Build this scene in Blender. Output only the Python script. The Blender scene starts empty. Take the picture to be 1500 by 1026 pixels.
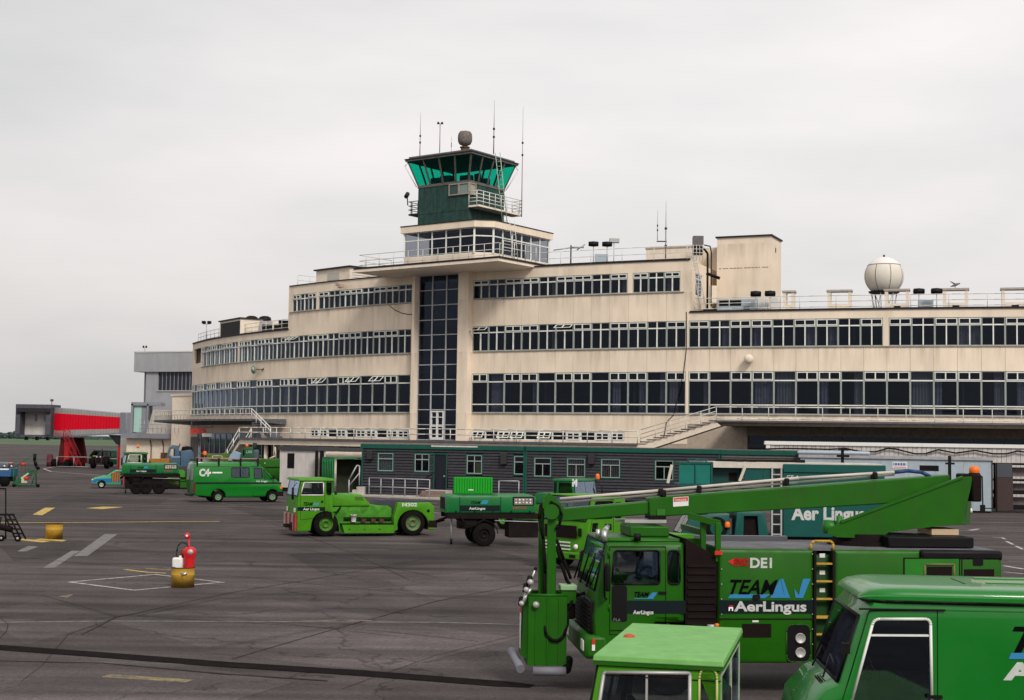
import bpy, bmesh, math, random
from mathutils import Vector, Matrix
random.seed(7)
S = bpy.context.scene
COL = S.collection
R = math.radians
# ---------------------------------------------------------------- camera
CAM_H = 4.15
FPX = 2083.0                      # focal length in photograph pixels (50 mm on 36 mm)
PITCH = math.atan(134 / FPX)
ROLL = 0.0150
FWD = Vector((0, math.cos(PITCH), math.sin(PITCH)))
UP0 = Vector((0, -math.sin(PITCH), math.cos(PITCH)))
RT0 = Vector((1, 0, 0))
cr, sr = math.cos(ROLL), math.sin(ROLL)
RT = RT0 * cr + UP0 * sr
UPV = -RT0 * sr + UP0 * cr
cd = bpy.data.cameras.new('camera')
cam = bpy.data.objects.new('camera', cd)
COL.objects.link(cam)
S.camera = cam
M = Matrix((RT, UPV, -FWD)).transposed().to_4x4()
M.translation = Vector((0, 0, CAM_H))
cam.matrix_world = M
cd.lens = 50.0
cd.sensor_width = 36.0
cd.sensor_fit = 'HORIZONTAL'
cd.clip_start = 0.1
cd.clip_end = 9000

def ray(px, py):
    return RT * ((px - 750) / FPX) + UPV * ((513 - py) / FPX) + FWD
def wp(px, py, D):                # the point D metres away (along y) on the sight line
    r = ray(px, py); t = D / r.y
    return Vector((r.x * t, r.y * t, CAM_H + r.z * t))
def gp(px, py, z=0.0):            # the point on the sight line at height z
    r = ray(px, py); t = (z - CAM_H) / r.z
    return Vector((r.x * t, r.y * t, z))
def wx(px, D, z):                 # x for a column px at distance D and height z
    py = 645.0
    for _ in range(4):
        p = wp(px, py, D)
        py -= (z - p.z) * FPX / D
    return p.x
# ---------------------------------------------------------------- world and sun
SUN_EL, SUN_ROT = 40.0, 157.0
w = bpy.data.worlds.new('World'); S.world = w; w.use_nodes = True
nt = w.node_tree; nt.nodes.clear()
N = nt.nodes.new; L = nt.links.new
out = N('ShaderNodeOutputWorld'); bg = N('ShaderNodeBackground'); L(bg.outputs[0], out.inputs[0])
sky = N('ShaderNodeTexSky'); sky.sky_type = 'NISHITA'; sky.sun_disc = False
sky.sun_elevation = R(SUN_EL); sky.sun_rotation = R(SUN_ROT); sky.air_density = 1.0; sky.dust_density = 6.0
tc = N('ShaderNodeTexCoord'); mp = N('ShaderNodeMapping'); mp.inputs['Scale'].default_value = (1.3, 1.3, 4.5)
L(tc.outputs['Generated'], mp.inputs[0])
nz = N('ShaderNodeTexNoise'); nz.inputs['Scale'].default_value = 1.6; nz.inputs['Detail'].default_value = 5; nz.inputs['Roughness'].default_value = .5
L(mp.outputs[0], nz.inputs['Vector'])
cr_ = N('ShaderNodeValToRGB')                      # cloud deck: soft grey to warm white
cr_.color_ramp.elements[0].position = .34; cr_.color_ramp.elements[0].color = (5.1, 5.08, 5.06, 1)
cr_.color_ramp.elements[1].position = .66; cr_.color_ramp.elements[1].color = (6.85, 6.5, 6.38, 1)
L(nz.outputs['Fac'], cr_.inputs[0])
sx = N('ShaderNodeSeparateXYZ'); L(tc.outputs['Generated'], sx.inputs[0])
mr = N('ShaderNodeMapRange'); mr.inputs['From Min'].default_value = -.02; mr.inputs['From Max'].default_value = .22
mr.inputs['To Min'].default_value = .80; mr.inputs['To Max'].default_value = 1.0
L(sx.outputs['Z'], mr.inputs['Value'])
mx = N('ShaderNodeVectorMath'); mx.operation = 'SCALE'; L(cr_.outputs[0], mx.inputs[0])
mq = N('ShaderNodeMapRange'); mq.inputs['From Min'].default_value = -.55; mq.inputs['From Max'].default_value = .10; mq.inputs['To Min'].default_value = .86; mq.inputs['To Max'].default_value = 1.0; L(sx.outputs['X'], mq.inputs['Value'])
mm_ = N('ShaderNodeMath'); mm_.operation = 'MULTIPLY'; L(mr.outputs[0], mm_.inputs[0]); L(mq.outputs[0], mm_.inputs[1]); L(mm_.outputs[0], mx.inputs['Scale'])
mix = N('ShaderNodeMix'); mix.data_type = 'RGBA'; mix.inputs['Factor'].default_value = .94
L(sky.outputs[0], mix.inputs['A']); L(mx.outputs[0], mix.inputs['B'])
L(mix.outputs['Result'], bg.inputs['Color']); bg.inputs['Strength'].default_value = 0.10
sl = bpy.data.lights.new('sun', 'SUN'); sun = bpy.data.objects.new('sun', sl); COL.objects.link(sun)
sl.energy = 1.5; sl.angle = R(14); sl.color = (1, .95, .88)
az = R(SUN_ROT)
sdir = Vector((math.sin(az) * math.cos(R(SUN_EL)), math.cos(az) * math.cos(R(SUN_EL)), math.sin(R(SUN_EL))))
sun.rotation_euler = (-sdir).to_track_quat('-Z', 'Y').to_euler()
S.view_settings.view_transform = 'Standard'; S.view_settings.look = 'None'
S.view_settings.exposure = 0.60; S.view_settings.gamma = 1.0
S.render.engine = 'CYCLES'
S.cycles.max_bounces = 6; S.cycles.transparent_max_bounces = 12
# ---------------------------------------------------------------- materials
MATS = {}
def mat(name, col, rough=.6, metal=0, var=0.0, vscale=3.0, dirt=0.0, dirtcol=(.05, .035, .02), dscale=1.2,
        bump=0.0, bscale=30, streak=False, emit=None, rnd=0.0, spec=.3, coat=0.0, lining=None, chips=0.0):
    if name in MATS: return MATS[name]
    m = bpy.data.materials.new(name); m.use_nodes = True
    t = m.node_tree; n = t.nodes; b = n['Principled BSDF']; lk = t.links.new
    b.inputs['Base Color'].default_value = (*col, 1); b.inputs['Roughness'].default_value = rough
    b.inputs['Metallic'].default_value = metal; b.inputs['Specular IOR Level'].default_value = spec
    b.inputs['Coat Weight'].default_value = coat
    if emit: b.inputs['Emission Color'].default_value = (*emit[0], 1); b.inputs['Emission Strength'].default_value = emit[1]
    tc = n.new('ShaderNodeTexCoord'); cur = None
    def noise(scale, detail=4, st=False):
        q = n.new('ShaderNodeTexNoise'); q.inputs['Scale'].default_value = scale; q.inputs['Detail'].default_value = detail
        if st:
            mm = n.new('ShaderNodeMapping'); mm.inputs['Scale'].default_value = (1, 1, .12)
            lk(tc.outputs['Object'], mm.inputs[0]); lk(mm.outputs[0], q.inputs['Vector'])
        else: lk(tc.outputs['Object'], q.inputs['Vector'])
        return q
    if var or rnd:
        hs = n.new('ShaderNodeHueSaturation'); hs.inputs['Color'].default_value = (*col, 1)
        q = noise(vscale); r = n.new('ShaderNodeMapRange'); r.inputs['From Min'].default_value = .3; r.inputs['From Max'].default_value = .7
        r.inputs['To Min'].default_value = 1 - var; r.inputs['To Max'].default_value = 1 + var
        lk(q.outputs['Fac'], r.inputs['Value']); v = r.outputs[0]
        if rnd:
            oi = n.new('ShaderNodeObjectInfo'); r2 = n.new('ShaderNodeMapRange')
            r2.inputs['To Min'].default_value = 1 - rnd; r2.inputs['To Max'].default_value = 1 + rnd
            lk(oi.outputs['Random'], r2.inputs['Value'])
            mu = n.new('ShaderNodeMath'); mu.operation = 'MULTIPLY'; lk(v, mu.inputs[0]); lk(r2.outputs[0], mu.inputs[1]); v = mu.outputs[0]
        lk(v, hs.inputs['Value']); cur = hs.outputs[0]
    if dirt:
        q = noise(dscale, 7, streak); q.inputs['Roughness'].default_value = .65
        r = n.new('ShaderNodeMapRange'); r.inputs['From Min'].default_value = .48; r.inputs['From Max'].default_value = .78
        r.inputs['To Max'].default_value = dirt; lk(q.outputs['Fac'], r.inputs['Value'])
        mi = n.new('ShaderNodeMix'); mi.data_type = 'RGBA'; lk(r.outputs[0], mi.inputs['Factor'])
        if cur: lk(cur, mi.inputs['A'])
        else: mi.inputs['A'].default_value = (*col, 1)
        mi.inputs['B'].default_value = (*dirtcol, 1); cur = mi.outputs['Result']
        ra = n.new('ShaderNodeMapRange'); ra.inputs['To Min'].default_value = rough; ra.inputs['To Max'].default_value = min(1, rough + .35)
        lk(r.outputs[0], ra.inputs['Value']); lk(ra.outputs[0], b.inputs['Roughness'])
    if chips:                                        # small chips, scuffs and rust freckles
        q = noise(9, 9); q.inputs['Roughness'].default_value = .75; r = n.new('ShaderNodeMapRange'); r.inputs['From Min'].default_value = .62; r.inputs['From Max'].default_value = .68; r.inputs['To Max'].default_value = chips
        lk(q.outputs['Fac'], r.inputs['Value']); mi = n.new('ShaderNodeMix'); mi.data_type = 'RGBA'; lk(r.outputs[0], mi.inputs['Factor'])
        if cur: lk(cur, mi.inputs['A'])
        else: mi.inputs['A'].default_value = (*col, 1)
        mi.inputs['B'].default_value = (.03, .022, .010, 1); cur = mi.outputs['Result']
    if lining:                                       # unpainted dark inner side of thin panels
        ge = n.new('ShaderNodeNewGeometry'); mi = n.new('ShaderNodeMix'); mi.data_type = 'RGBA'; lk(ge.outputs['Backfacing'], mi.inputs['Factor'])
        if cur: lk(cur, mi.inputs['A'])
        else: mi.inputs['A'].default_value = (*col, 1)
        mi.inputs['B'].default_value = (*lining, 1); cur = mi.outputs['Result']
    if cur: lk(cur, b.inputs['Base Color'])
    if bump:
        q = noise(bscale, 5); bp = n.new('ShaderNodeBump'); bp.inputs['Strength'].default_value = bump; bp.inputs['Distance'].default_value = .02
        lk(q.outputs['Fac'], bp.inputs['Height']); lk(bp.outputs[0], b.inputs['Normal'])
    MATS[name] = m; return m
def glassmat(name, tint, refl=.04, rough=.03, wob=.02, ior=1.45):
    m = bpy.data.materials.new(name); m.use_nodes = True; t = m.node_tree; n = t.nodes; n.clear(); lk = t.links.new
    o = n.new('ShaderNodeOutputMaterial'); mx = n.new('ShaderNodeMixShader'); tr = n.new('ShaderNodeBsdfTransparent'); g = n.new('ShaderNodeBsdfGlossy')
    tr.inputs[0].default_value = (*tint, 1); g.inputs['Roughness'].default_value = rough; g.inputs['Color'].default_value = (.66, .78, 1.0, 1)
    lw = n.new('ShaderNodeLayerWeight'); lw.inputs['Blend'].default_value = .5
    pw = n.new('ShaderNodeMath'); pw.operation = 'POWER'; pw.inputs[1].default_value = 4.5; lk(lw.outputs['Facing'], pw.inputs[0])
    f0 = ((ior - 1) / (ior + 1)) ** 2 + refl
    ad = n.new('ShaderNodeMath'); ad.operation = 'MULTIPLY_ADD'; ad.inputs[1].default_value = 1 - f0; ad.inputs[2].default_value = f0; lk(pw.outputs[0], ad.inputs[0])
    tc = n.new('ShaderNodeTexCoord'); q = n.new('ShaderNodeTexNoise'); q.inputs['Scale'].default_value = 1.1; lk(tc.outputs['Object'], q.inputs['Vector'])
    bp = n.new('ShaderNodeBump'); bp.inputs['Strength'].default_value = wob; lk(q.outputs['Fac'], bp.inputs['Height']); lk(bp.outputs[0], g.inputs['Normal'])
    lk(ad.outputs[0], mx.inputs[0]); lk(tr.outputs[0], mx.inputs[1]); lk(g.outputs[0], mx.inputs[2]); lk(mx.outputs[0], o.inputs[0])
    MATS[name] = m; return m
CREAM = mat('cream_render', (.80, .675, .535), .85, var=.06, vscale=.5, dirt=.34, dirtcol=(.34, .27, .21), dscale=1.0, streak=True, bump=.15, bscale=25, rnd=.03)
def sill_stains(m, levels):                       # rain runs under each row of sills
    t = m.node_tree; n = t.nodes; lk = t.links.new; b = n['Principled BSDF']; src = b.inputs['Base Color'].links[0].from_socket
    tc = n.new('ShaderNodeTexCoord'); sx = n.new('ShaderNodeSeparateXYZ'); lk(tc.outputs['Object'], sx.inputs[0]); tot = None
    mm = n.new('ShaderNodeMapping'); mm.inputs['Scale'].default_value = (1.5, 1.5, .07); lk(tc.outputs['Object'], mm.inputs[0])
    q = n.new('ShaderNodeTexNoise'); q.inputs['Scale'].default_value = 1.0; q.inputs['Detail'].default_value = 6; q.inputs['Roughness'].default_value = .7; lk(mm.outputs[0], q.inputs['Vector'])
    for z in levels:
        a = n.new('ShaderNodeMapRange'); a.inputs['From Min'].default_value = z - 1.5; a.inputs['From Max'].default_value = z; lk(sx.outputs['Z'], a.inputs['Value'])
        c = n.new('ShaderNodeMath'); c.operation = 'LESS_THAN'; c.inputs[1].default_value = z + .02; lk(sx.outputs['Z'], c.inputs[0])
        d = n.new('ShaderNodeMath'); d.operation = 'MULTIPLY'; lk(a.outputs[0], d.inputs[0]); lk(c.outputs[0], d.inputs[1])
        if tot is None: tot = d.outputs[0]
        else: e = n.new('ShaderNodeMath'); e.operation = 'MAXIMUM'; lk(tot, e.inputs[0]); lk(d.outputs[0], e.inputs[1]); tot = e.outputs[0]
    r = n.new('ShaderNodeMapRange'); r.inputs['From Min'].default_value = .44; r.inputs['From Max'].default_value = .70; r.inputs['To Max'].default_value = .48; lk(q.outputs['Fac'], r.inputs['Value'])
    f = n.new('ShaderNodeMath'); f.operation = 'MULTIPLY'; lk(tot, f.inputs[0]); lk(r.outputs[0], f.inputs[1])
    mi = n.new('ShaderNodeMix'); mi.data_type = 'RGBA'; lk(f.outputs[0], mi.inputs['Factor']); lk(src, mi.inputs['A']); mi.inputs['B'].default_value = (.24, .18, .13, 1); lk(mi.outputs['Result'], b.inputs['Base Color'])
sill_stains(CREAM, (6.52, 11.84, 16.39))
CREAM2 = mat('cream_paint', (.80, .69, .56), .8, var=.05, dirt=.3, dirtcol=(.25, .19, .14), dscale=1.3)
CREAMD = mat('cream_painted_shade', (.42, .35, .28), .85, var=.08, dirt=.4, dirtcol=(.16, .12, .09))  # cream with the shade under the slabs put into its colour
WFRAME = mat('window_frame_paint', (.74, .75, .70), .5, var=.08, dirt=.3, dirtcol=(.3, .28, .24))
SFRAME = mat('steel_frame_paint', (.22, .23, .23), .5, var=.08)
RAILM = mat('railing_paint', (.62, .60, .55), .5, var=.1, dirt=.35, dirtcol=(.25, .16, .1), dscale=5)
LEADM = mat('roof_edge_lead', (.022, .021, .025), .6, spec=.2, var=.2)
ROOFF = mat('roof_felt', (.13, .125, .125), .9, var=.2)
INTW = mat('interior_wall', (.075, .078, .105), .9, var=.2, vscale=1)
CURT = mat('curtain_cloth', (.42, .45, .52), .9, var=.2)
COPPER = mat('verdigris_copper', (.018, .056, .047), .65, var=.35, vscale=2.5, dirt=.7, dirtcol=(.03, .035, .035), dscale=2.2, streak=True, bump=.3)
ALU = mat('aluminium', (.55, .55, .55), .38, metal=.8, var=.08)
DALU = mat('dull_aluminium', (.42, .41, .40), .45, metal=.3, var=.1)
GALV = mat('galvanised_steel', (.38, .38, .39), .5, metal=.35, var=.15)
BLACK = mat('black_rubber', (.007, .006, .006), .85, spec=.1, var=.2, bump=.2)
BLKP = mat('black_plastic', (.006, .005, .006), .5, spec=.15, var=.2)
CHASS = mat('chassis_dark', (.009, .006, .006), .75, spec=.12, var=.3, dirt=.5, dirtcol=(.02, .014, .01), dscale=4)
GRN = mat('green_vehicle_paint', (.011, .100, .0012), .42, spec=.22, chips=.55, lining=(.012, .012, .012), var=.10, vscale=2, dirt=.55, dirtcol=(.02, .055, .006), dscale=2.2, streak=True, bump=.03, bscale=4)
GRNL = mat('lime_vehicle_paint', (.056, .235, .006), .5, spec=.2, chips=.7, lining=(.015, .015, .014), var=.10, vscale=2, dirt=.55, dirtcol=(.06, .13, .015), dscale=3, bump=.04, bscale=4)
GRNV = mat('van_green_paint', (.0025, .155, .012), .3, chips=.2, lining=(.012, .010, .010), var=.05, vscale=2, dirt=.35, dirtcol=(.01, .10, .02), dscale=2, coat=.4)
GRNE = mat('emerald_paint', (.004, .135, .030), .42, chips=.5, lining=(.012, .012, .012), var=.08, vscale=2, dirt=.4, dirtcol=(.03, .09, .04), dscale=3)
GRNR = mat('faded_roof_green', (.15, .37, .10), .6, var=.10, vscale=5, dirt=.4, dirtcol=(.10, .30, .06), dscale=7)
TEAL = mat('teal_paint', (.001, .072, .062), .38, var=.08, vscale=2, dirt=.4, dirtcol=(.01, .06, .05), dscale=2.5)
TRIM = mat('hut_green_trim', (.004, .075, .050), .5, var=.1)
HUTB = mat('hut_board_slate', (.027, .027, .035), .6, var=.15, dirt=.3, dirtcol=(.07, .055, .05), dscale=3, rnd=.1)
HUTG = mat('hut_board_grey', (.085, .078, .078), .65, var=.15, dirt=.3, rnd=.1)
WHITE = mat('white_paint', (.72, .71, .68), .5, var=.05, dirt=.35, dirtcol=(.3, .27, .24), dscale=3)
WPAN = mat('white_cabin_panel', (.56, .52, .50), .6, var=.06, dirt=.5, dirtcol=(.25, .22, .2), dscale=2.5, streak=True)
BWPAN = mat('bluish_cabin_panel', (.36, .43, .48), .55, var=.05, dirt=.35, dirtcol=(.25, .25, .25), dscale=2, streak=True)
LETW = mat('white_lettering', (.92, .92, .90), .5)
LETK = mat('black_lettering', (.004, .004, .005), .6, spec=.1)
LETB = mat('blue_lettering', (.03, .20, .42), .5)
LETR = mat('red_lettering', (.55, .02, .015), .5)
BAND = mat('dark_stripe', (.006, .012, .015), .5, spec=.12)
YEL = mat('yellow_paint', (.50, .29, .035), .7, var=.22, vscale=5, dirt=.85, dirtcol=(.10, .065, .025), dscale=5, bump=.3, bscale=12)
RED = mat('red_paint', (.60, .012, .015), .45, var=.1, dirt=.3, dirtcol=(.25, .01, .01))
REDB = mat('bright_red_cladding', (.72, .003, .022), .6, spec=.15, var=.06)
ORG = mat('orange_lens', (.80, .16, .015), .3, var=.05)
RUST = mat('rusty_brown', (.12, .06, .03), .8, var=.3, dirt=.5)
BLUE = mat('blue_vehicle_paint', (.045, .095, .15), .45, var=.12, dirt=.4, dirtcol=(.08, .1, .12))
GREYC = mat('grey_concrete', (.33, .33, .35), .85, var=.08, vscale=.6, dirt=.35, dirtcol=(.2, .2, .21), streak=True)
CONC = mat('pale_concrete', (.42, .39, .35), .9, var=.1, dirt=.4, dirtcol=(.2, .17, .14))
GREYM = mat('grey_metal_cladding', (.22, .23, .26), .5, var=.08)
SEAT = mat('seat_fabric', (.015, .015, .018), .9, spec=.1)
LOUV = mat('louvre_dark', (.009, .004, .004), .7, spec=.12, var=.2)
RADM = mat('radome_skin', (.66, .62, .54), .6, var=.04, dirt=.3, dirtcol=(.45, .38, .28), dscale=1.5)
MESHG = mat('weathered_drum', (.15, .13, .12), .8, var=.35, vscale=6, dirt=.5)
LENS = mat('lamp_lens', (.75, .75, .72), .15)
GLW = glassmat('windscreen_glass', (.74, .78, .80), .16, wob=.12)
GL = glassmat('office_glass', (.54, .55, .58), 0, ior=1.33)
GLV = glassmat('vehicle_glass', (.80, .84, .82), .03)
GLG = glassmat('green_tower_glass', (.25, .81, .72), 0, ior=1.33)
GLB = glassmat('stair_glass', (.42, .46, .54), 0, ior=1.36)
# ---------------------------------------------------------------- mesh helpers
class MB:
    def __init__(s): s.v = []; s.f = []; s.mi = []; s.sm = []; s.ms = []
    def _m(s, m):
        if m is None: return 0
        if m not in s.ms: s.ms.append(m)
        return s.ms.index(m)
    def add(s, vs, fs, m=None, smooth=False):
        o = len(s.v); s.v += [Vector(p) for p in vs]; k = s._m(m)
        for f in fs: s.f.append([i + o for i in f]); s.mi.append(k); s.sm.append(smooth)
        return s
    def hexa(s, p, m=None):      # 8 points: 4 bottom ccw, 4 top ccw
        return s.add(p, [(3, 2, 1, 0), (4, 5, 6, 7), (0, 1, 5, 4), (1, 2, 6, 5), (2, 3, 7, 6), (3, 0, 4, 7)], m)
    def box(s, x0, x1, y0, y1, z0, z1, m=None):
        return s.hexa([(x0, y0, z0), (x1, y0, z0), (x1, y1, z0), (x0, y1, z0), (x0, y0, z1), (x1, y0, z1), (x1, y1, z1), (x0, y1, z1)], m)
    def cbox(s, c, sz, rot=None, m=None):
        hx, hy, hz = sz[0] / 2, sz[1] / 2, sz[2] / 2
        ps = [(-hx, -hy, -hz), (hx, -hy, -hz), (hx, hy, -hz), (-hx, hy, -hz), (-hx, -hy, hz), (hx, -hy, hz), (hx, hy, hz), (-hx, hy, hz)]
        c = Vector(c)
        return s.hexa([c + ((rot @ Vector(p)) if rot else Vector(p)) for p in ps], m)
    def prism(s, poly, a, b, axis='y', m=None):   # poly (ccw) in the plane across the axis, extruded from a to b
        n = len(poly)
        def P(q, t):
            if axis == 'y': return (q[0], t, q[1])
            if axis == 'x': return (t, q[0], q[1])
            return (q[0], q[1], t)
        vs = [P(q, a) for q in poly] + [P(q, b) for q in poly]
        fs = [tuple(range(n)), tuple(range(2 * n - 1, n - 1, -1))] + [(i, i + n, (i + 1) % n + n, (i + 1) % n) for i in range(n)]
        return s.add(vs, fs, m)
    def bar(s, p, q, r=.03, n=6, m=None, r2=None, smooth=True, cap=True):
        p, q = Vector(p), Vector(q); d = q - p
        if d.length < 1e-6: return s
        z = d.normalized(); a = z.cross(Vector((0, 0, 1)) if abs(z.z) < .9 else Vector((1, 0, 0))).normalized(); b = z.cross(a)
        r2 = r if r2 is None else r2; vs = []
        for c, rr in ((p, r), (q, r2)):
            for i in range(n):
                t = 2 * math.pi * (i + .5) / n; vs.append(c + (a * math.cos(t) + b * math.sin(t)) * rr)
        fs = [(i, (i + 1) % n, (i + 1) % n + n, i + n) for i in range(n)]
        s.add(vs, fs, m, smooth and n > 5)
        if cap: s.add(vs, [tuple(range(n - 1, -1, -1)), tuple(range(n, 2 * n))], m)
        return s
    def beam(s, p, q, wd, h, m=None, up=(0, 0, 1)):   # rectangular beam
        p, q, up = Vector(p), Vector(q), Vector(up); d = (q - p).normalized(); sd = d.cross(up).normalized(); u = sd.cross(d)
        a = sd * wd / 2; b = u * h / 2
        return s.hexa([p - a - b, p + a - b, q + a - b, q - a - b, p - a + b, p + a + b, q + a + b, q - a + b], m)
    def tube(s, pts, r=.02, n=6, m=None):
        for i in range(len(pts) - 1): s.bar(pts[i], pts[i + 1], r, n, m)
        return s
    def lathe(s, prof, c=(0, 0, 0), axis='z', n=24, m=None, smooth=True):  # prof [(r,h)]
        vs = []; c = Vector(c)
        for r, h in prof:
            for i in range(n):
                t = 2 * math.pi * i / n; a, b = r * math.cos(t), r * math.sin(t)
                vs.append(c + Vector({'z': (a, b, h), 'y': (b, h, a), 'x': (h, a, b)}[axis]))
        fs = []
        for j in range(len(prof) - 1):
            for i in range(n):
                k = (i + 1) % n; fs.append((j * n + i, j * n + k, (j + 1) * n + k, (j + 1) * n + i))
        return s.add(vs, fs, m, smooth)
    def loft(s, secs, m=None, smooth=False, caps=True):   # list of rings with the same count
        n = len(secs[0]); vs = [p for q in secs for p in q]; fs = []
        for j in range(len(secs) - 1):
            for i in range(n):
                k = (i + 1) % n; fs.append((j * n + i, j * n + k, (j + 1) * n + k, (j + 1) * n + i))
        if caps: fs += [tuple(range(n - 1, -1, -1)), tuple(range((len(secs) - 1) * n, len(secs) * n))]
        return s.add(vs, fs, m, smooth)
    def build(s, name, material, parent=None, origin=None, bevel=0, label=None, kind=None, seg=2, outward=None):
        me = bpy.data.meshes.new(name)
        o = Vector(origin) if origin is not None else Vector((0, 0, 0))
        me.from_pydata([tuple(p - o) for p in s.v], [], s.f)
        if s.ms:
            for mm in s.ms: me.materials.append(mm)
        else: me.materials.append(material)
        for i, p in enumerate(me.polygons): p.material_index = s.mi[i]; p.use_smooth = s.sm[i]
        bm = bmesh.new(); bm.from_mesh(me); bmesh.ops.remove_doubles(bm, verts=bm.verts, dist=1e-5)
        bmesh.ops.recalc_face_normals(bm, faces=bm.faces)
        if outward is not None:
            for f in bm.faces:
                if f.normal.dot(f.calc_center_median() - Vector(outward)) < 0: f.normal_flip()
        bm.to_mesh(me); bm.free()
        ob = bpy.data.objects.new(name, me); COL.objects.link(ob)
        if parent: ob.parent = parent
        elif origin is not None: ob.location = o
        if bevel:
            b = ob.modifiers.new('bevel', 'BEVEL'); b.width = bevel; b.segments = seg; b.limit_method = 'ANGLE'; b.angle_limit = R(35); b.harden_normals = False
            for p in me.polygons: p.use_smooth = True
            me.set_sharp_from_angle(angle=R(50)) if hasattr(me, 'set_sharp_from_angle') else None
        if label: ob['label'] = label
        if kind: ob['kind'] = kind
        return ob
def thing(name, label, cat, loc=(0, 0, 0), rz=0, group=None):
    o = bpy.data.objects.new(name, None); COL.objects.link(o); o.location = loc; o.rotation_euler = (0, 0, rz)
    o.empty_display_size = .3; o['label'] = label; o['category'] = cat
    if group: o['group'] = group
    return o
def tag(o, label, cat, group=None):
    o['label'] = label; o['category'] = cat
    if group: o['group'] = group
    return o
KIDS = {}
def dup(root, loc, rz, label, name=None):
    def cp(o, par):
        c = o.copy(); COL.objects.link(c); c.parent = par
        for ch in [k for k in ALLO() if k.parent == o]: cp(ch, c)
        return c
    c = cp(root, None); c.location = loc; c.rotation_euler = (0, 0, rz); c['label'] = label
    return c
def ALLO(): return list(COL.objects)
def lettering(txt, p, right, up, size, m, parent, depth=.004, shear=0, bold=0, xs=1.0, name='lettering', align='LEFT', origin=None, space=1.0):
    cu = bpy.data.curves.new('t', 'FONT'); cu.body = txt; cu.size = size / .72; cu.extrude = depth; cu.shear = shear; cu.offset = bold; cu.align_x = align
    cu.space_character = space; cu.resolution_u = 3
    ob = bpy.data.objects.new('t', cu); COL.objects.link(ob)
    dg = bpy.context.evaluated_depsgraph_get(); me = bpy.data.meshes.new_from_object(ob.evaluated_get(dg))
    bpy.data.objects.remove(ob); bpy.data.curves.remove(cu)
    r, u = Vector(right).normalized(), Vector(up).normalized(); nrm = r.cross(u)
    T = Matrix((r * xs, u, nrm)).transposed().to_4x4(); T.translation = Vector(p) - (Vector(origin) if origin is not None else Vector((0, 0, 0)))
    me.transform(T); me.materials.clear(); me.materials.append(m); me.name = name
    o = bpy.data.objects.new(name, me); COL.objects.link(o)
    if parent: o.parent = parent
    return o
def plate(p, right, up, wd, h, t=.006):   # a thin plate, bottom-left corner p, thickness t outward
    r, u = Vector(right).normalized(), Vector(up).normalized(); nn = r.cross(u); p = Vector(p)
    return [p, p + r * wd, p + r * wd + nn * t, p + nn * t, p + u * h, p + r * wd + u * h, p + r * wd + u * h + nn * t, p + u * h + nn * t]
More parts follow.
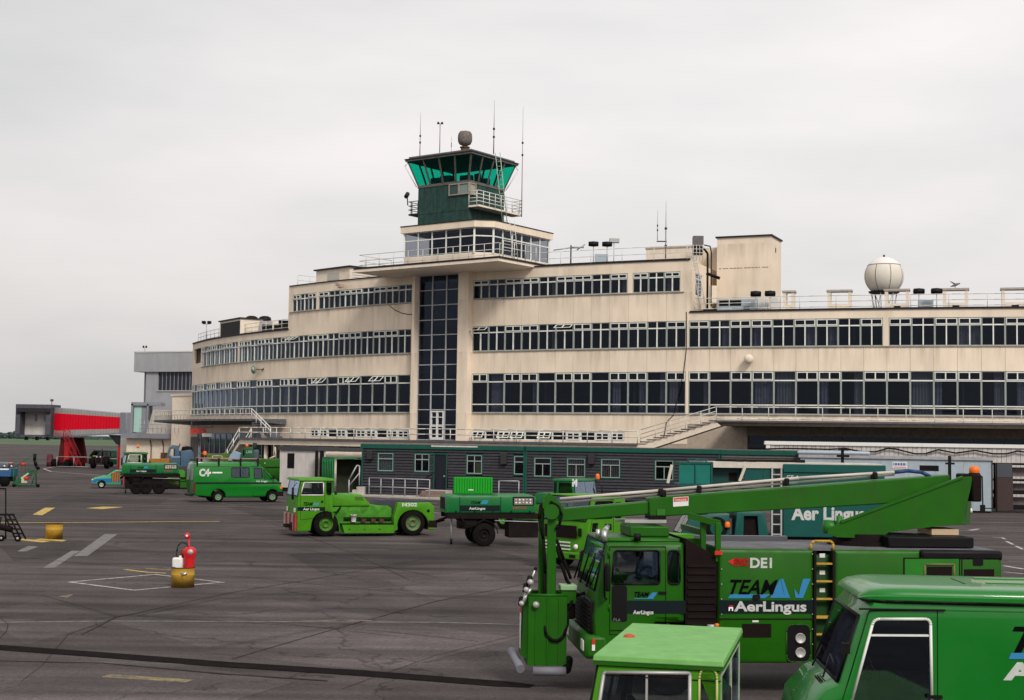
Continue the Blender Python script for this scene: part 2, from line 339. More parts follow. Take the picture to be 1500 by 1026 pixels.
# ================================================================ ground
def groundmat():
    m = bpy.data.materials.new('worn_asphalt'); m.use_nodes = True; t = m.node_tree; n = t.nodes; lk = t.links.new; b = n['Principled BSDF']
    tc = n.new('ShaderNodeTexCoord')
    def nz(sc, det=5, ro=.55, mps=None, rot=0):
        q = n.new('ShaderNodeTexNoise'); q.inputs['Scale'].default_value = sc; q.inputs['Detail'].default_value = det; q.inputs['Roughness'].default_value = ro
        mm = n.new('ShaderNodeMapping'); mm.inputs['Scale'].default_value = mps or (1, 1, 1); mm.inputs['Rotation'].default_value = (0, 0, rot)
        lk(tc.outputs['Object'], mm.inputs[0]); lk(mm.outputs[0], q.inputs['Vector']); return q.outputs['Fac']
    def ramp(v, a, b_, lo, hi):
        r = n.new('ShaderNodeMapRange'); r.inputs['From Min'].default_value = a; r.inputs['From Max'].default_value = b_
        r.inputs['To Min'].default_value = lo; r.inputs['To Max'].default_value = hi; lk(v, r.inputs['Value']); return r.outputs[0]
    def mul(a, c):
        q = n.new('ShaderNodeMath'); q.operation = 'MULTIPLY'; lk(a, q.inputs[0]); lk(c, q.inputs[1]); return q.outputs[0]
    v = ramp(nz(.06, 6, .6), .35, .65, .70, 1.22)
    v = mul(v, ramp(nz(.5, 5, .6), .3, .7, .76, 1.18))
    v = mul(v, ramp(nz(1, 6, .55, (.035, .9, 1), .05), .38, .60, .72, 1.18))      # traffic polish and tyre streaks
    v = mul(v, ramp(nz(1, 5, .6, (.05, 1.1, 1), 1.0), .44, .68, 1.06, .86))
    v = mul(v, ramp(nz(9, 5, .8), .32, .68, .66, 1.34))
    v = mul(v, ramp(nz(1, 7, .6, (.02, .35, 1), -.06), .42, .58, .88, 1.08))
    v = mul(v, ramp(nz(28, 3, .7), .25, .75, .62, 1.38))
    v = mul(v, ramp(nz(3.5, 4, .7), .62, .75, 1.0, .62))                            # oil spots
    vo = n.new('ShaderNodeTexVoronoi'); vo.feature = 'DISTANCE_TO_EDGE'; vo.inputs['Scale'].default_value = .11
    wn = n.new('ShaderNodeTexNoise'); wn.inputs['Scale'].default_value = .8; wn.inputs['Detail'].default_value = 6
    lk(tc.outputs['Object'], wn.inputs['Vector'])
    mxx = n.new('ShaderNodeMix'); mxx.data_type = 'VECTOR'; mxx.inputs['Factor'].default_value = .06 * 6
    sc = n.new('ShaderNodeVectorMath'); sc.operation = 'MULTIPLY_ADD'; sc.inputs[1].default_value = (3, 3, 0)
    lk(wn.outputs['Color'], sc.inputs[0]); lk(tc.outputs['Object'], sc.inputs[2]); lk(sc.outputs[0], vo.inputs['Vector'])
    v = mul(v, ramp(vo.outputs['Distance'], 0, .006, .45, 1.0))
    hs = n.new('ShaderNodeHueSaturation'); hs.inputs['Color'].default_value = (.076, .064, .063, 1); lk(v, hs.inputs['Value'])
    lk(hs.outputs[0], b.inputs['Base Color']); b.inputs['Roughness'].default_value = .88
    b.inputs['Specular IOR Level'].default_value = .10
    bp = n.new('ShaderNodeBump'); bp.inputs['Strength'].default_value = .35; bp.inputs['Distance'].default_value = .01
    q = n.new('ShaderNodeTexNoise'); q.inputs['Scale'].default_value = 60; q.inputs['Detail'].default_value = 3; lk(tc.outputs['Object'], q.inputs['Vector'])
    lk(q.outputs['Fac'], bp.inputs['Height']); lk(bp.outputs[0], b.inputs['Normal'])
    return m
def wornmat(name, col, lo, hi, sc=6):
    m = bpy.data.materials.new(name); m.use_nodes = True; t = m.node_tree; n = t.nodes; lk = t.links.new; b = n['Principled BSDF']
    tc = n.new('ShaderNodeTexCoord'); q = n.new('ShaderNodeTexNoise'); q.inputs['Scale'].default_value = sc; q.inputs['Detail'].default_value = 8; q.inputs['Roughness'].default_value = .7
    lk(tc.outputs['Object'], q.inputs['Vector']); r = n.new('ShaderNodeMapRange'); r.inputs['From Min'].default_value = lo; r.inputs['From Max'].default_value = hi
    lk(q.outputs['Fac'], r.inputs['Value']); mi = n.new('ShaderNodeMix'); mi.data_type = 'RGBA'; lk(r.outputs[0], mi.inputs['Factor'])
    mi.inputs['A'].default_value = (*col, 1); mi.inputs['B'].default_value = (.048, .042, .042, 1); lk(mi.outputs['Result'], b.inputs['Base Color']); b.inputs['Roughness'].default_value = .8
    return m
ASPH = groundmat()
def toned(name, k):
    m = ASPH.copy(); m.name = name
    for nd in m.node_tree.nodes:
        if nd.type == 'HUE_SAT': c = nd.inputs['Color'].default_value; nd.inputs['Color'].default_value = (c[0] * k, c[1] * k, c[2] * k * 1.02, 1)
    return m
PDK, PLT = toned('dark_patch_asphalt', .72), toned('light_patch_asphalt', 1.28)
PWH = wornmat('worn_white_line', (.46, .44, .42), .44, .70)
PWF = wornmat('faded_white_line', (.20, .185, .18), .38, .66, 4)
PYE = wornmat('worn_yellow_line', (.52, .36, .06), .45, .72)
PYF = wornmat('faded_yellow_line', (.26, .20, .07), .38, .62, 4)
GRASS = mat('grass_field', (.062, .105, .045), .9, var=.3, vscale=.01)
HEDGE = mat('hedge_foliage', (.055, .085, .085), .9, var=.35, vscale=.2)
g = MB(); g.add([(-3000, -60, -.3), (4000, -60, -.3), (4000, 7000, -.3), (-3000, 7000, -.3)], [(0, 1, 2, 3)])
g.build('grass_field', GRASS, kind='structure')
xs = [-420 + i * 20 for i in range(50)]; ys = [-40, 0, 40, 80, 140, 220, 320, 430, 585]
g = MB(); vs = [(x, y, 0) for y in ys for x in xs]; nx = len(xs)
g.add(vs, [(j * nx + i, j * nx + i + 1, (j + 1) * nx + i + 1, (j + 1) * nx + i) for j in range(len(ys) - 1) for i in range(nx - 1)])
g.build('apron', ASPH, kind='structure')
def strip(pts, wd, m, z=.004, name='painted_line'):
    ps = [Vector((*p[:2], 0)) for p in pts]; l = []; r = []
    for i, p in enumerate(ps):
        d = ((ps[min(i + 1, len(ps) - 1)] - ps[max(i - 1, 0)])).normalized(); nn = Vector((-d.y, d.x, 0))
        w2 = wd if not isinstance(wd, (list, tuple)) else wd[i]
        l.append(p + nn * w2 / 2); r.append(p - nn * w2 / 2)
    k = len(ps); q = MB(); q.add([(a.x, a.y, z) for a in l + r], [(i, i + k, i + k + 1, i + 1) for i in range(k - 1)])
    o = q.build(name, m, kind='structure'); return o
def pline(pxs, wd, m, z=.004, name='painted_line', n=6):
    pts = [gp(*p) for p in pxs]; fine = []
    for a, b in zip(pts[:-1], pts[1:]):
        for i in range(n): fine.append(a.lerp(b, i / n))
    fine.append(pts[-1]); return strip(fine, wd, m, z, name)
def pquad(pxs, m, z=.004, name='painted_mark'):
    q = MB(); q.add([(*gp(*p)[:2], z) for p in pxs], [(0, 1, 2, 3)]); return q.build(name, m, kind='structure')
pline([(0, 766), (120, 765.5), (322, 764)], .30, PYE, name='yellow_line')
pline([(326, 764), (425, 763)], .14, PWF, z=.004, name='white_line')
pquad([(48, 754), (66, 744), (81, 744), (62, 755)], PYE, name='yellow_dash')
pquad([(126, 744.5), (150, 742.5), (182, 743), (150, 746)], PYE, name='yellow_dash')
pquad([(24, 791), (34, 789.5), (74, 793), (62, 794.8)], PYE, name='yellow_dash')
pquad([(50, 790.5), (60, 789.3), (98, 791.5), (92, 793.5)], PYE, name='yellow_dash')
pline([(183, 834.5), (215, 838.5), (243, 840)], .16, PYE, name='yellow_line')
pline([(215, 833), (256, 836)], .14, PYE, name='yellow_line')
pline([(101, 853), (225, 842)], .12, PWH, name='white_line'); pline([(101, 853), (195, 865)], .12, PWH, z=.008, name='white_line')
pline([(195, 865), (328, 853)], .11, PWH, name='white_line'); pline([(225, 842), (328, 854)], .11, PWH, z=.012, name='white_line')
pquad([(63, 832), (105, 807), (118, 807), (80, 832)], PWF, name='white_dash')
pquad([(108, 815), (128, 815), (172, 783), (153, 783)], PWF, z=.006, name='white_dash')
pquad([(25, 808), (42, 800), (56, 801), (38, 808)], PWF, name='white_dash')
pline([(0, 912), (170, 910), (420, 911), (640, 912), (860, 918)], .12, PWF, name='white_line')
pline([(424, 911), (500, 909), (545, 910)], .12, PYF, z=.008, name='yellow_line')
pquad([(86, 874), (96, 872), (108, 871), (98, 876)], PYF, name='yellow_dash')
pline([(155, 990), (215, 994), (278, 998)], .30, PYF, name='yellow_line')
pline([(64, 687), (75, 691), (140, 696), (240, 704)], .22, PWH, name='white_line'); pline([(64, 687), (80, 684), (110, 683)], .22, PWH, z=.008, name='white_line')
pline([(55, 699), (150, 704), (260, 709)], .18, PWF, name='white_line'); pline([(20, 713), (60, 712), (134, 711)], .35, PWF, z=.006, name='white_line')
pline([(165, 722), (240, 725)], .3, PWF, name='white_line'); pline([(290, 734), (345, 740), (420, 737)], .12, PWF, name='white_line')
pline([(600, 748), (645, 752)], .16, PWH, name='white_line'); pline([(600, 738), (648, 744)], .16, PWF, name='white_line')
pline([(500, 723), (640, 738)], .18, PWF, z=.006, name='white_line')
pline([(1400, 765), (1500, 766)], .10, PWH, name='white_line'); pline([(1395, 775), (1430, 775), (1500, 776)], .14, PWF, name='white_line')
pquad([(1416, 777), (1432, 775), (1436, 775.5), (1424, 777.6)], PWH, z=.009)
pline([(1453, 787), (1468, 788), (1472, 790)], .14, PWH, name='white_dash'); pline([(1474, 793), (1484, 798)], .14, PWH, name='white_dash'); pline([(1488, 800), (1498, 805)], .14, PWH, name='white_dash')
pline([(1470, 829), (1500, 834)], .22, PWH, name='white_line'); pline([(1470, 838), (1500, 841)], .12, PWH, name='white_line')
TAR = mat('tar_seam', (.010, .008, .008), .95, var=.3, spec=.03)
TARL = mat('tar_joint', (.034, .028, .028), .95, var=.3, spec=.03)
pline([(-30, 947), (150, 960), (330, 974), (520, 986), (780, 1006)], [.55] * 24 + [.3], TAR, z=.010, name='tar_seam')
pline([(-30, 968), (150, 972), (330, 988), (480, 998)], .08, TARL, z=.009, name='tar_seam')
for pts, wd in [([(30, 1000), (62, 975), (100, 930), (170, 905), (240, 893), (340, 870)], 0.015), ([(0, 968), (200, 977), (340, 990)], 0.015),
                ([(0, 905), (12, 915), (10, 925), (0, 935)], 0.019), ([(0, 870), (60, 872), (170, 903), (340, 905), (600, 935)], 0.019), ([(200, 903), (320, 878), (430, 868), (600, 858)], 0.025),
                ([(340, 966), (480, 925), (640, 881), (800, 850)], 0.043), ([(120, 930), (170, 905), (330, 870), (480, 845), (620, 820)], 0.037), ([(200, 903), (560, 925), (700, 940)], 0.025), ([(0, 815), (300, 840), (520, 862), (700, 880)], 0.031), ([(330, 800), (560, 803), (760, 820)], 0.037), ([(120, 770), (420, 800), (640, 846)], 0.031), ([(500, 1010), (640, 960), (760, 930)], 0.015),
                ([(0, 830), (420, 822), (760, 845)], 0.031), ([(380, 760), (520, 812), (600, 850)], 0.031)]:
    pline(pts, wd, TARL, z=.007, name='tar_joint')
for k, (pts, m_) in enumerate([([(150, 907), (395, 878), (560, 905), (300, 950)], PLT), ([(-40, 900), (60, 880), (175, 906), (40, 944)], PLT), ([(300, 955), (560, 908), (760, 935), (560, 985)], PLT), ([(420, 812), (700, 800), (770, 818), (470, 838)], PDK), ([(0, 800), (120, 792), (200, 806), (20, 822)], PDK),
                  ([(330, 742), (520, 752), (640, 776), (420, 770)], PDK), ([(560, 850), (690, 838), (790, 862), (640, 880)], PLT), ([(-30, 966), (260, 972), (430, 1000), (300, 1040), (-60, 1040)], PLT), ([(90, 725), (250, 731), (230, 740), (60, 734)], PDK)]):
    g = MB(); g.add([(*gp(*p)[:2], .002 + .0002 * k) for p in pts], [tuple(range(len(pts)))]); g.build('asphalt_patch', m_, kind='structure')
# far hedge and trees behind the field: many separate crowns
hv = bpy.data.collections
def crown(c, rx, rz, n, m, name, leaf, parent=None, seed=0):
    rr = random.Random(seed); q = MB()
    for i in range(n):
        t = rr.uniform(0, 2 * math.pi); ph = math.acos(rr.uniform(-1, 1)); k = rr.uniform(.5, 1) ** .5
        p = Vector((math.sin(ph) * math.cos(t) * rx * k, math.sin(ph) * math.sin(t) * rx * k, math.cos(ph) * rz * k + rz))
        a = Vector((rr.uniform(-1, 1), rr.uniform(-1, 1), rr.uniform(-1, 1))).normalized(); b = a.orthogonal().normalized()
        l = leaf * rr.uniform(.6, 1.4); q.add([p + a * l, p + b * l, p - a * l, p - b * l], [(0, 1, 2, 3)])
    o = q.build(name, m, parent); 
    return o
for i in range(16):
    px = -10 + i * 7.2 + random.uniform(-2, 2); D = 1350 + random.uniform(-60, 60); X = (px - 750) / FPX * D
    t = thing('hedge_tree', 'small far blue-green tree in the line beyond the grass field', 'tree', (X, D, 0), 0, 'trees beyond the field')
    h = random.choice([5, 6, 4.2, 7.5]) * (1.15 if i in (4, 5, 11, 13) else .9)
    crown((0, 0, 0), 4.2, h * .5, 120, HEDGE, 'crown', .9, t, i)
    MB().bar((0, 0, -.3), (0, 0, h * .6), .35).build('trunk', RUST, t)
q = MB()
for i in range(900):
    px = random.uniform(-60, 260); D = 1400 + random.uniform(-30, 30); X = (px - 750) / FPX * D; hh = random.uniform(1.2, 3.4)
    q.cbox((X, D, hh / 2), (random.uniform(3, 7), 2, hh), Matrix.Rotation(random.uniform(0, 3), 3, 'Z'))
q.build('far_hedgerow', HEDGE, kind='stuff')
# ================================================================ terminal building
def _facade():
    kR, kL, a0, D0, st = .42, .70, 31.5, 123.2, .25
    X0 = wp(692, 580, D0).x; P = [(0, X0, D0, a0)]
    x, y, a, u = X0, D0, a0, 0
    while u < 62:
        a -= kR * st; x += math.cos(R(a)) * st; y -= math.sin(R(a)) * st; u += st; P.append((u, x, y, a))
    x, y, a, u = X0, D0, a0, 0
    while u > -70:
        a += kL * st; x -= math.cos(R(a)) * st; y += math.sin(R(a)) * st; u -= st; P.append((u, x, y, a))
    P.sort(); return P
FP = _facade()
def F(u, d=0, z=0):               # a point on the curved front: arc length u, offset d outwards, height z
    k = (u + 70) / .25; i = max(0, min(len(FP) - 2, int(k))); f = k - i; A, B = FP[i], FP[i + 1]
    x = A[1] + (B[1] - A[1]) * f; y = A[2] + (B[2] - A[2]) * f; a = R(A[3] + (B[3] - A[3]) * f)
    return Vector((x - math.sin(a) * d, y - math.cos(a) * d, z))
def Fang(u): return R(min(FP, key=lambda p: abs(p[0] - u))[3])
def seg(mb, u0, u1, z0, z1, d0, d1, m=None):
    mb.hexa([F(u0, d1, z0), F(u1, d1, z0), F(u1, d0, z0), F(u0, d0, z0), F(u0, d1, z1), F(u1, d1, z1), F(u1, d0, z1), F(u0, d0, z1)], m); return mb
def run(mb, u0, u1, z0, z1, d0, d1, m=None, st=1.6):
    n = max(1, round((u1 - u0) / st))
    for i in range(n): seg(mb, u0 + (u1 - u0) * i / n, u0 + (u1 - u0) * (i + 1) / n, z0, z1, d0, d1, m)
    return mb
BO = F(0); TB = thing('terminal_building', 'long curved cream airport terminal with ribbon windows and central stair glazing', 'terminal', BO)
def tb(mb, name, m, **k): return mb.build(name, m, k.pop('parent', TB), BO, **k)
SILL1, T1B, T1, HEAD1, SILL2, T2, HEAD2, ROOF2, SILL3, T3, HEAD3, ROOF3 = 6.58, 7.31, 9.24, 9.97, 11.9, 13.5, 14.07, 14.77, 16.45, 17.65, 18.1, 19.03
MULL = mat('mullion_grey_green', (.30, .33, .31), .5, var=.1)
rw = random.Random(3)
def fan(mb_root, u0, u1, z0, z1, opened, parent):   # framed pair of top lights
    q = MB(); w = u1 - u0; t = .06
    tilt = .55 if opened else 0.0
    def s2(a, b, za, zb, m=None):                     # bar inside the frame, swung out at the bottom when open
        def pt(u, z, d): k = (z1 - z) / (z1 - z0); return F(u, d + k * tilt, z + k * (.14 if opened else 0))
        q.hexa([pt(a, za, .02), pt(b, za, .02), pt(b, za, -.05), pt(a, za, -.05), pt(a, zb, .02), pt(b, zb, .02), pt(b, zb, -.05), pt(a, zb, -.05)], m)
        return pt
    s2(u0, u1, z0, z0 + t); s2(u0, u1, z1 - t, z1); s2(u0, u0 + t, z0 + t, z1 - t); s2(u1 - t, u1, z0 + t, z1 - t)
    um = (u0 + u1) / 2; pt = s2(um - .045, um + .045, z0 + t, z1 - t)
    f = tb(q, 'fanlight', WFRAME, parent=parent)
    return pt
def window(u0, u1, kind, lvl, par=None):
    c = .065; z0, z1 = {1: (SILL1, HEAD1), 2: (SILL2, HEAD2), 3: (SILL3, HEAD3)}[lvl]; um = (u0 + u1) / 2
    fm = MB()
    seg(fm, u0, u0 + c, z0, z1, -.2, -.04, MULL); seg(fm, u1 - c, u1, z0, z1, -.2, -.04, MULL)
    seg(fm, u0 + c, u1 - c, z0, z0 + .07, -.2, -.05, MULL); seg(fm, u0 + c, u1 - c, z1 - .06, z1, -.2, -.05, MULL)
    zt = {1: T1, 2: T2, 3: T3}[lvl]
    seg(fm, u0 + c, u1 - c, zt - .05, zt + .05, -.19, -.03, WFRAME)
    if lvl == 1: seg(fm, u0 + c, u1 - c, T1B - .045, T1B + .045, -.19, -.03, WFRAME)
    else: seg(fm, um - .045, um + .045, z0 + .07, zt - .05, -.19, -.03, WFRAME)
    if kind == 'N' and lvl != 1: seg(fm, um - .04, um + .04, zt + .05, z1 - .06, -.19, -.04, WFRAME)
    w = tb(fm, 'window', WFRAME)
    if kind != 'N': fan(fm, u0 + c, u1 - c, zt + .055, z1 - .065, kind == 'O', w)
    gz = -.12
    def pane(a, b, za, zb, name='pane'):
        j = rw.uniform(-.012, .012); q = MB()
        q.hexa([F(a, gz + j, za), F(b, gz - j, za), F(b, gz - j - .012, za), F(a, gz + j - .012, za), F(a, gz, zb), F(b, gz, zb), F(b, gz - .012, zb), F(a, gz - .012, zb)])
        tb(q, name, GL, parent=w)
    if lvl == 1:
        pane(u0 + c, u1 - c, T1B + .045, T1 - .05); pane(u0 + c, u1 - c, z0 + .07, T1B - .045, 'lower_pane'); pane(u0 + c, u1 - c, T1 + .05, z1 - .06, 'upper_pane')
    else:
        pane(u0 + c, um - .045, z0 + .07, zt - .05); pane(um + .045, u1 - c, z0 + .07, zt - .05); pane(u0 + c, u1 - c, zt + .05, z1 - .06, 'upper_pane')
    r = rw.random()
    if r < (.42 if lvl == 1 else .3):                 # hanging curtain folds or a part-drawn blind
        q = MB(); a = u0 + .1; b = u1 - .1
        if rw.random() < .5: a = um + rw.uniform(-.2, .3)
        elif rw.random() < .5: b = um + rw.uniform(-.3, .2)
        n = max(3, int((b - a) / .11)); zt_ = z1 - .1; zb_ = z0 + .1
        for i in range(n):
            ua, ub = a + (b - a) * i / n, a + (b - a) * (i + 1) / n
            da, db = (-.42 if i % 2 else -.52), (-.52 if i % 2 else -.42)
            q.add([F(ua, da, zb_), F(ub, db, zb_), F(ub, db, zt_), F(ua, da, zt_)], [(0, 1, 2, 3)])
        tb(q, 'curtain', CURT if rw.random() < .75 else mat('pale_curtain', (.46, .47, .5), .9), parent=w)
PAT = {0: 'F', 1: 'N', 2: 'F'}
R1 = [(1.64 * i - .12, 1.64 * (i + 1) - .12) for i in range(12)]
R2 = [(19.78 + 1.722 * i, 19.78 + 1.722 * (i + 1)) for i in range(20)]
LF = [(-6.85 - 1.568 * (i + 1), -6.85 - 1.568 * i) for i in range(29)]
openL1 = {2, 4, 5 + 2}
openM1 = {0, 5}
for i, (a, b) in enumerate(R1):
    k = PAT[i % 3]
    window(a, b, k, 1); window(a, b, 'O' if i in openM1 else k, 2)
    if i < 9: window(a, b if i < 8 else b - .12, k, 3)
    else:
        s = (19.05 - 14.98) / 3; window(14.98 + (i - 9) * s, 14.98 + (i - 8) * s, k, 3)
for i, (a, b) in enumerate(R2):
    k = PAT[i % 3]; window(a, b, k, 1)
    if i < 9: s = (R2[8][1] - .28 - R2[0][0]) / 9; window(R2[0][0] + i * s, R2[0][0] + (i + 1) * s, k, 2)
    elif i < 18: s = (R2[17][1] - .1 - R2[9][0] - .14) / 9; window(R2[9][0] + .14 + (i - 9) * s, R2[9][0] + .14 + (i - 8) * s, k, 2)
for i, (a, b) in enumerate(LF):
    k = 'N' if i % 3 == 0 else 'F'
    window(a, b, 'O' if i in (2, 4, 7) else k, 1)
    if b > -46.6 and i not in (17,): window(a, b, 'O' if i == 10 else k, 2)
    elif i == 17: window(a + .35, b, k, 2)
    if i < 8: window(a, b, k, 3)
    elif i < 11: s = (-19.75 + 23.7) / 3; window(-19.75 - (i - 7) * s, -19.75 - (i - 8) * s, k, 3)
# wall panels, one per bay, with recessed joints; dark backing behind
def panels(bays, z0, z1, gap=.018):
    for a, b in bays:
        q = MB(); seg(q, a + gap / 2, b - gap / 2, z0, z1, -.28, 0); tb(q, 'wall_panel', CREAM, bevel=0)
panels(R1 + R2, HEAD1, SILL2); panels(LF, HEAD1, SILL2)
for bays in (R1[:12], LF[:11]): panels(bays, HEAD2, SILL3)
q = MB()
run(q, -52.3, -6.85, 5.05, SILL1, -.28, 0); run(q, -.12, 19.72, 5.05, SILL1, -.28, 0); run(q, 19.72, 54.2, 5.75, SILL1, -.28, 0)
run(q, -52.3, -7.6, 4.0, 5.05, -.28, -.001) if False else None
tb(q, 'lower_wall', CREAM)
q = MB(); run(q, -24.1, -6.85, HEAD3, ROOF3 - .06, -.28, 0); run(q, -.12, 19.72, HEAD3, ROOF3 - .06, -.28, 0)
run(q, -52.3, -24.12, HEAD2, ROOF2 - .06, -.28, 0); run(q, 19.78, 54.2, HEAD2, ROOF2 - .06, -.28, 0)
tb(q, 'parapet', CREAM)
q = MB(); run(q, -24.25, 5, ROOF3 - .058, ROOF3 + .03, -.5, .09); run(q, 5, 19.86, ROOF3 - .058, ROOF3 + .03, -.5, .09)
run(q, -52.45, -24.26, ROOF2 - .058, ROOF2 + .09, -.5, .10); run(q, 19.87, 54.3, ROOF2 - .058, ROOF2 + .09, -.5, .10)
tb(q, 'roof_edge', LEADM)
# solid wall pieces beside windows
tb(seg(MB(), 14.54, 14.98, SILL3, HEAD3, -.28, -.003), 'pilaster', CREAM)
tb(seg(MB(), 19.05, 19.72, SILL3, HEAD3, -.28, -.003), 'pilaster', CREAM)
tb(seg(MB(), 19.565, 19.78, SILL1, SILL3, -.30, .02), 'pilaster', CREAM)
tb(seg(MB(), -19.75 + .0, -19.39, SILL3, HEAD3, -.28, -.003), 'pilaster', CREAM)
tb(seg(MB(), -24.1, -23.7, SILL3, HEAD3, -.28, -.003), 'pilaster', CREAM)
tb(seg(MB(), R2[8][1] - .28, R2[9][0] + .14, SILL2, HEAD2, -.28, -.003), 'pilaster', CREAM)
tb(seg(MB(), R2[17][1] - .1, R2[17][1] + .3, SILL2, HEAD2, -.28, -.003), 'pilaster', CREAM)
tb(seg(MB(), LF[17][0], LF[17][0] + .35, SILL2, HEAD2, -.28, -.003), 'pilaster', CREAM)
tb(seg(MB(), -47.7, -47.3, SILL2, HEAD2, -.28, -.003), 'pilaster', CREAM)
tb(seg(MB(), -52.3, -51.6, SILL2, HEAD2, -.28, -.003), 'pilaster', CREAM)
tb(run(MB(), -51.6, -47.7, SILL2, SILL2 + .5, -.28, -.003), 'pilaster', CREAM)
q = MB(); run(q, -24.1, -6.9, SILL3 - .07, SILL3 - .001, -.1, .10); run(q, .04, 19.4, SILL3 - .07, SILL3 - .001, -.1, .10)
run(q, -47.3, -6.9, SILL2 - .07, SILL2 - .001, -.1, .10); run(q, .04, 54, SILL2 - .07, SILL2 - .001, -.1, .10)
run(q, -52.2, -6.9, SILL1 - .07, SILL1 - .001, -.1, .10); run(q, .04, 54, SILL1 - .07, SILL1 - .001, -.1, .10)
tb(q, 'window_sill', mat('sill_stone', (.33, .30, .27), .8, var=.15, dirt=.6, dirtcol=(.1, .08, .07)))
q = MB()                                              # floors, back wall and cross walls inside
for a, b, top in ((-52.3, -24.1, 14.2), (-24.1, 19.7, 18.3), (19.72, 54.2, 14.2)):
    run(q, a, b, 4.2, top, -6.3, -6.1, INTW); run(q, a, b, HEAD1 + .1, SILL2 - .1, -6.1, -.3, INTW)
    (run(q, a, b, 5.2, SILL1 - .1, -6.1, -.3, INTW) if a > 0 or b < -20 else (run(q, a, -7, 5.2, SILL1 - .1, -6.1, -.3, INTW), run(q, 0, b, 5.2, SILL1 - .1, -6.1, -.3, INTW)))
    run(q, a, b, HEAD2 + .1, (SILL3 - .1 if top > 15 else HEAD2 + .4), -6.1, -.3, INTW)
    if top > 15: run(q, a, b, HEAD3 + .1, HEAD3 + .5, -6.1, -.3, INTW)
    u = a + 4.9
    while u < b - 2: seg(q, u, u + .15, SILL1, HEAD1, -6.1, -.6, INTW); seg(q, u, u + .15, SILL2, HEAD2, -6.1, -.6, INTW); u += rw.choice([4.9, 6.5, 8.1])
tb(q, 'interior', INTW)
q = MB()                                              # roofs and the far sides of the wings
for a, b, z in ((-52.3, -24.12, ROOF2 - .35), (19.75, 54.2, ROOF2 - .35), (-24.1, 19.7, ROOF3 - .35)):
    run(q, a, b, z - .2, z, -14, -.3, ROOFF, 3)
tb(q, 'flat_roof', ROOFF)
q = MB(); run(q, -52.3, 54.2, 0, 14.2, -14.3, -14, CREAM2, 3); run(q, -24.1, 19.7, 14.2, ROOF3 - .56, -14.3, -14, CREAM2, 3)
seg(q, -52.6, -52.32, 0, ROOF2 - .06, -14, 0, CREAM); seg(q, 54.22, 54.5, 0, ROOF2, -14, 0, CREAM)
seg(q, -24.4, -24.12, ROOF2 - .56, ROOF3 - .06, -14, 0, CREAM)
tb(q, 'end_wall', CREAM)
# right end of the upper block with its own window
q = MB(); seg(q, 19.72, 19.98, HEAD3, ROOF3 - .06, -10, -.0, CREAM); seg(q, 19.72, 19.98, HEAD2 + .7, SILL3 - .25, -10, 0, CREAM); seg(q, 19.72, 19.98, SILL3 - .25, HEAD3, -1.2, 0, CREAM); seg(q, 19.72, 19.98, SILL3 - .25, HEAD3, -10, -3.4, CREAM)
tb(q, 'end_wall', CREAM)
q = MB(); z0, z1 = SILL3 - .25, HEAD3
for a, b in ((-1.32, -1.2), (-2.36, -2.24), (-3.4, -3.28)): seg(q, 19.8, 19.95, z0, z1, a, b, WFRAME)
seg(q, 19.81, 19.95, z0, z0 + .1, -3.28, -1.32); seg(q, 19.81, 19.95, T3 - .05, T3 + .05, -3.28, -1.32); seg(q, 19.81, 19.95, z1 - .08, z1, -3.28, -1.32)
ew = tb(q, 'window', WFRAME)
tb(seg(MB(), 19.86, 19.87, z0 + .1, z1 - .08, -3.28, -1.32), 'pane', GL, parent=ew)
# low windows at terrace level
def lowwin(u0, u1, kinds):
    n = len(kinds); s = (u1 - u0) / n
    for i, k in enumerate(kinds):
        a, b = u0 + i * s, u0 + (i + 1) * s; q = MB(); z0, z1 = 4.3, 5.03
        seg(q, a, a + .06, z0, z1, -.2, -.04); seg(q, b - .06, b, z0, z1, -.2, -.04); seg(q, a + .06, b - .06, z0, z0 + .06, -.2, -.04); seg(q, a + .06, b - .06, z1 - .06, z1, -.2, -.04)
        w = tb(q, 'low_window', WFRAME)
        tb(seg(MB(), a + .06, b - .06, z0 + .06, z1 - .06, -.13, -.12), 'pane', GL, parent=w)
        if k in 'FO':
            q = MB(); tl = .45 if k == 'O' else 0; m2 = (a + b) / 2
            def pt(u, z, d): kk = (z1 - z) / (z1 - z0); return F(u, d + kk * tl, z + kk * .1 * (k == 'O'))
            for (aa, bb, za, zb) in ((a + .07, b - .07, z0 + .07, z0 + .15), (a + .07, b - .07, z1 - .14, z1 - .07), (a + .07, a + .15, z0 + .15, z1 - .14), (b - .15, b - .07, z0 + .15, z1 - .14), (m2 - .05, m2 + .05, z0 + .15, z1 - .14)):
                q.hexa([pt(aa, za, .02), pt(bb, za, .02), pt(bb, za, -.04), pt(aa, za, -.04), pt(aa, zb, .02), pt(bb, zb, .02), pt(bb, zb, -.04), pt(aa, zb, -.04)])
            tb(q, 'casement', WFRAME, parent=w)
lowwin(-20.2, -6.9, 'FFNFNFFNFF'); lowwin(.04, 14.4, 'ONOONONFNFF')
q = MB(); run(q, -52.3, -20.2, 4.15, 5.05, -.28, 0); run(q, 14.4, 19.72, 4.15, 5.05, -.28, 0); run(q, -20.2, -6.9, 4.15, 4.3, -.28, 0); run(q, .04, 14.4, 4.15, 4.3, -.28, 0)
tb(q, 'base_wall', CREAM)
q = MB(); run(q, -20.2, 14.4, 4.2, 5.15, -3, -2.8, INTW); tb(q, 'interior', INTW)
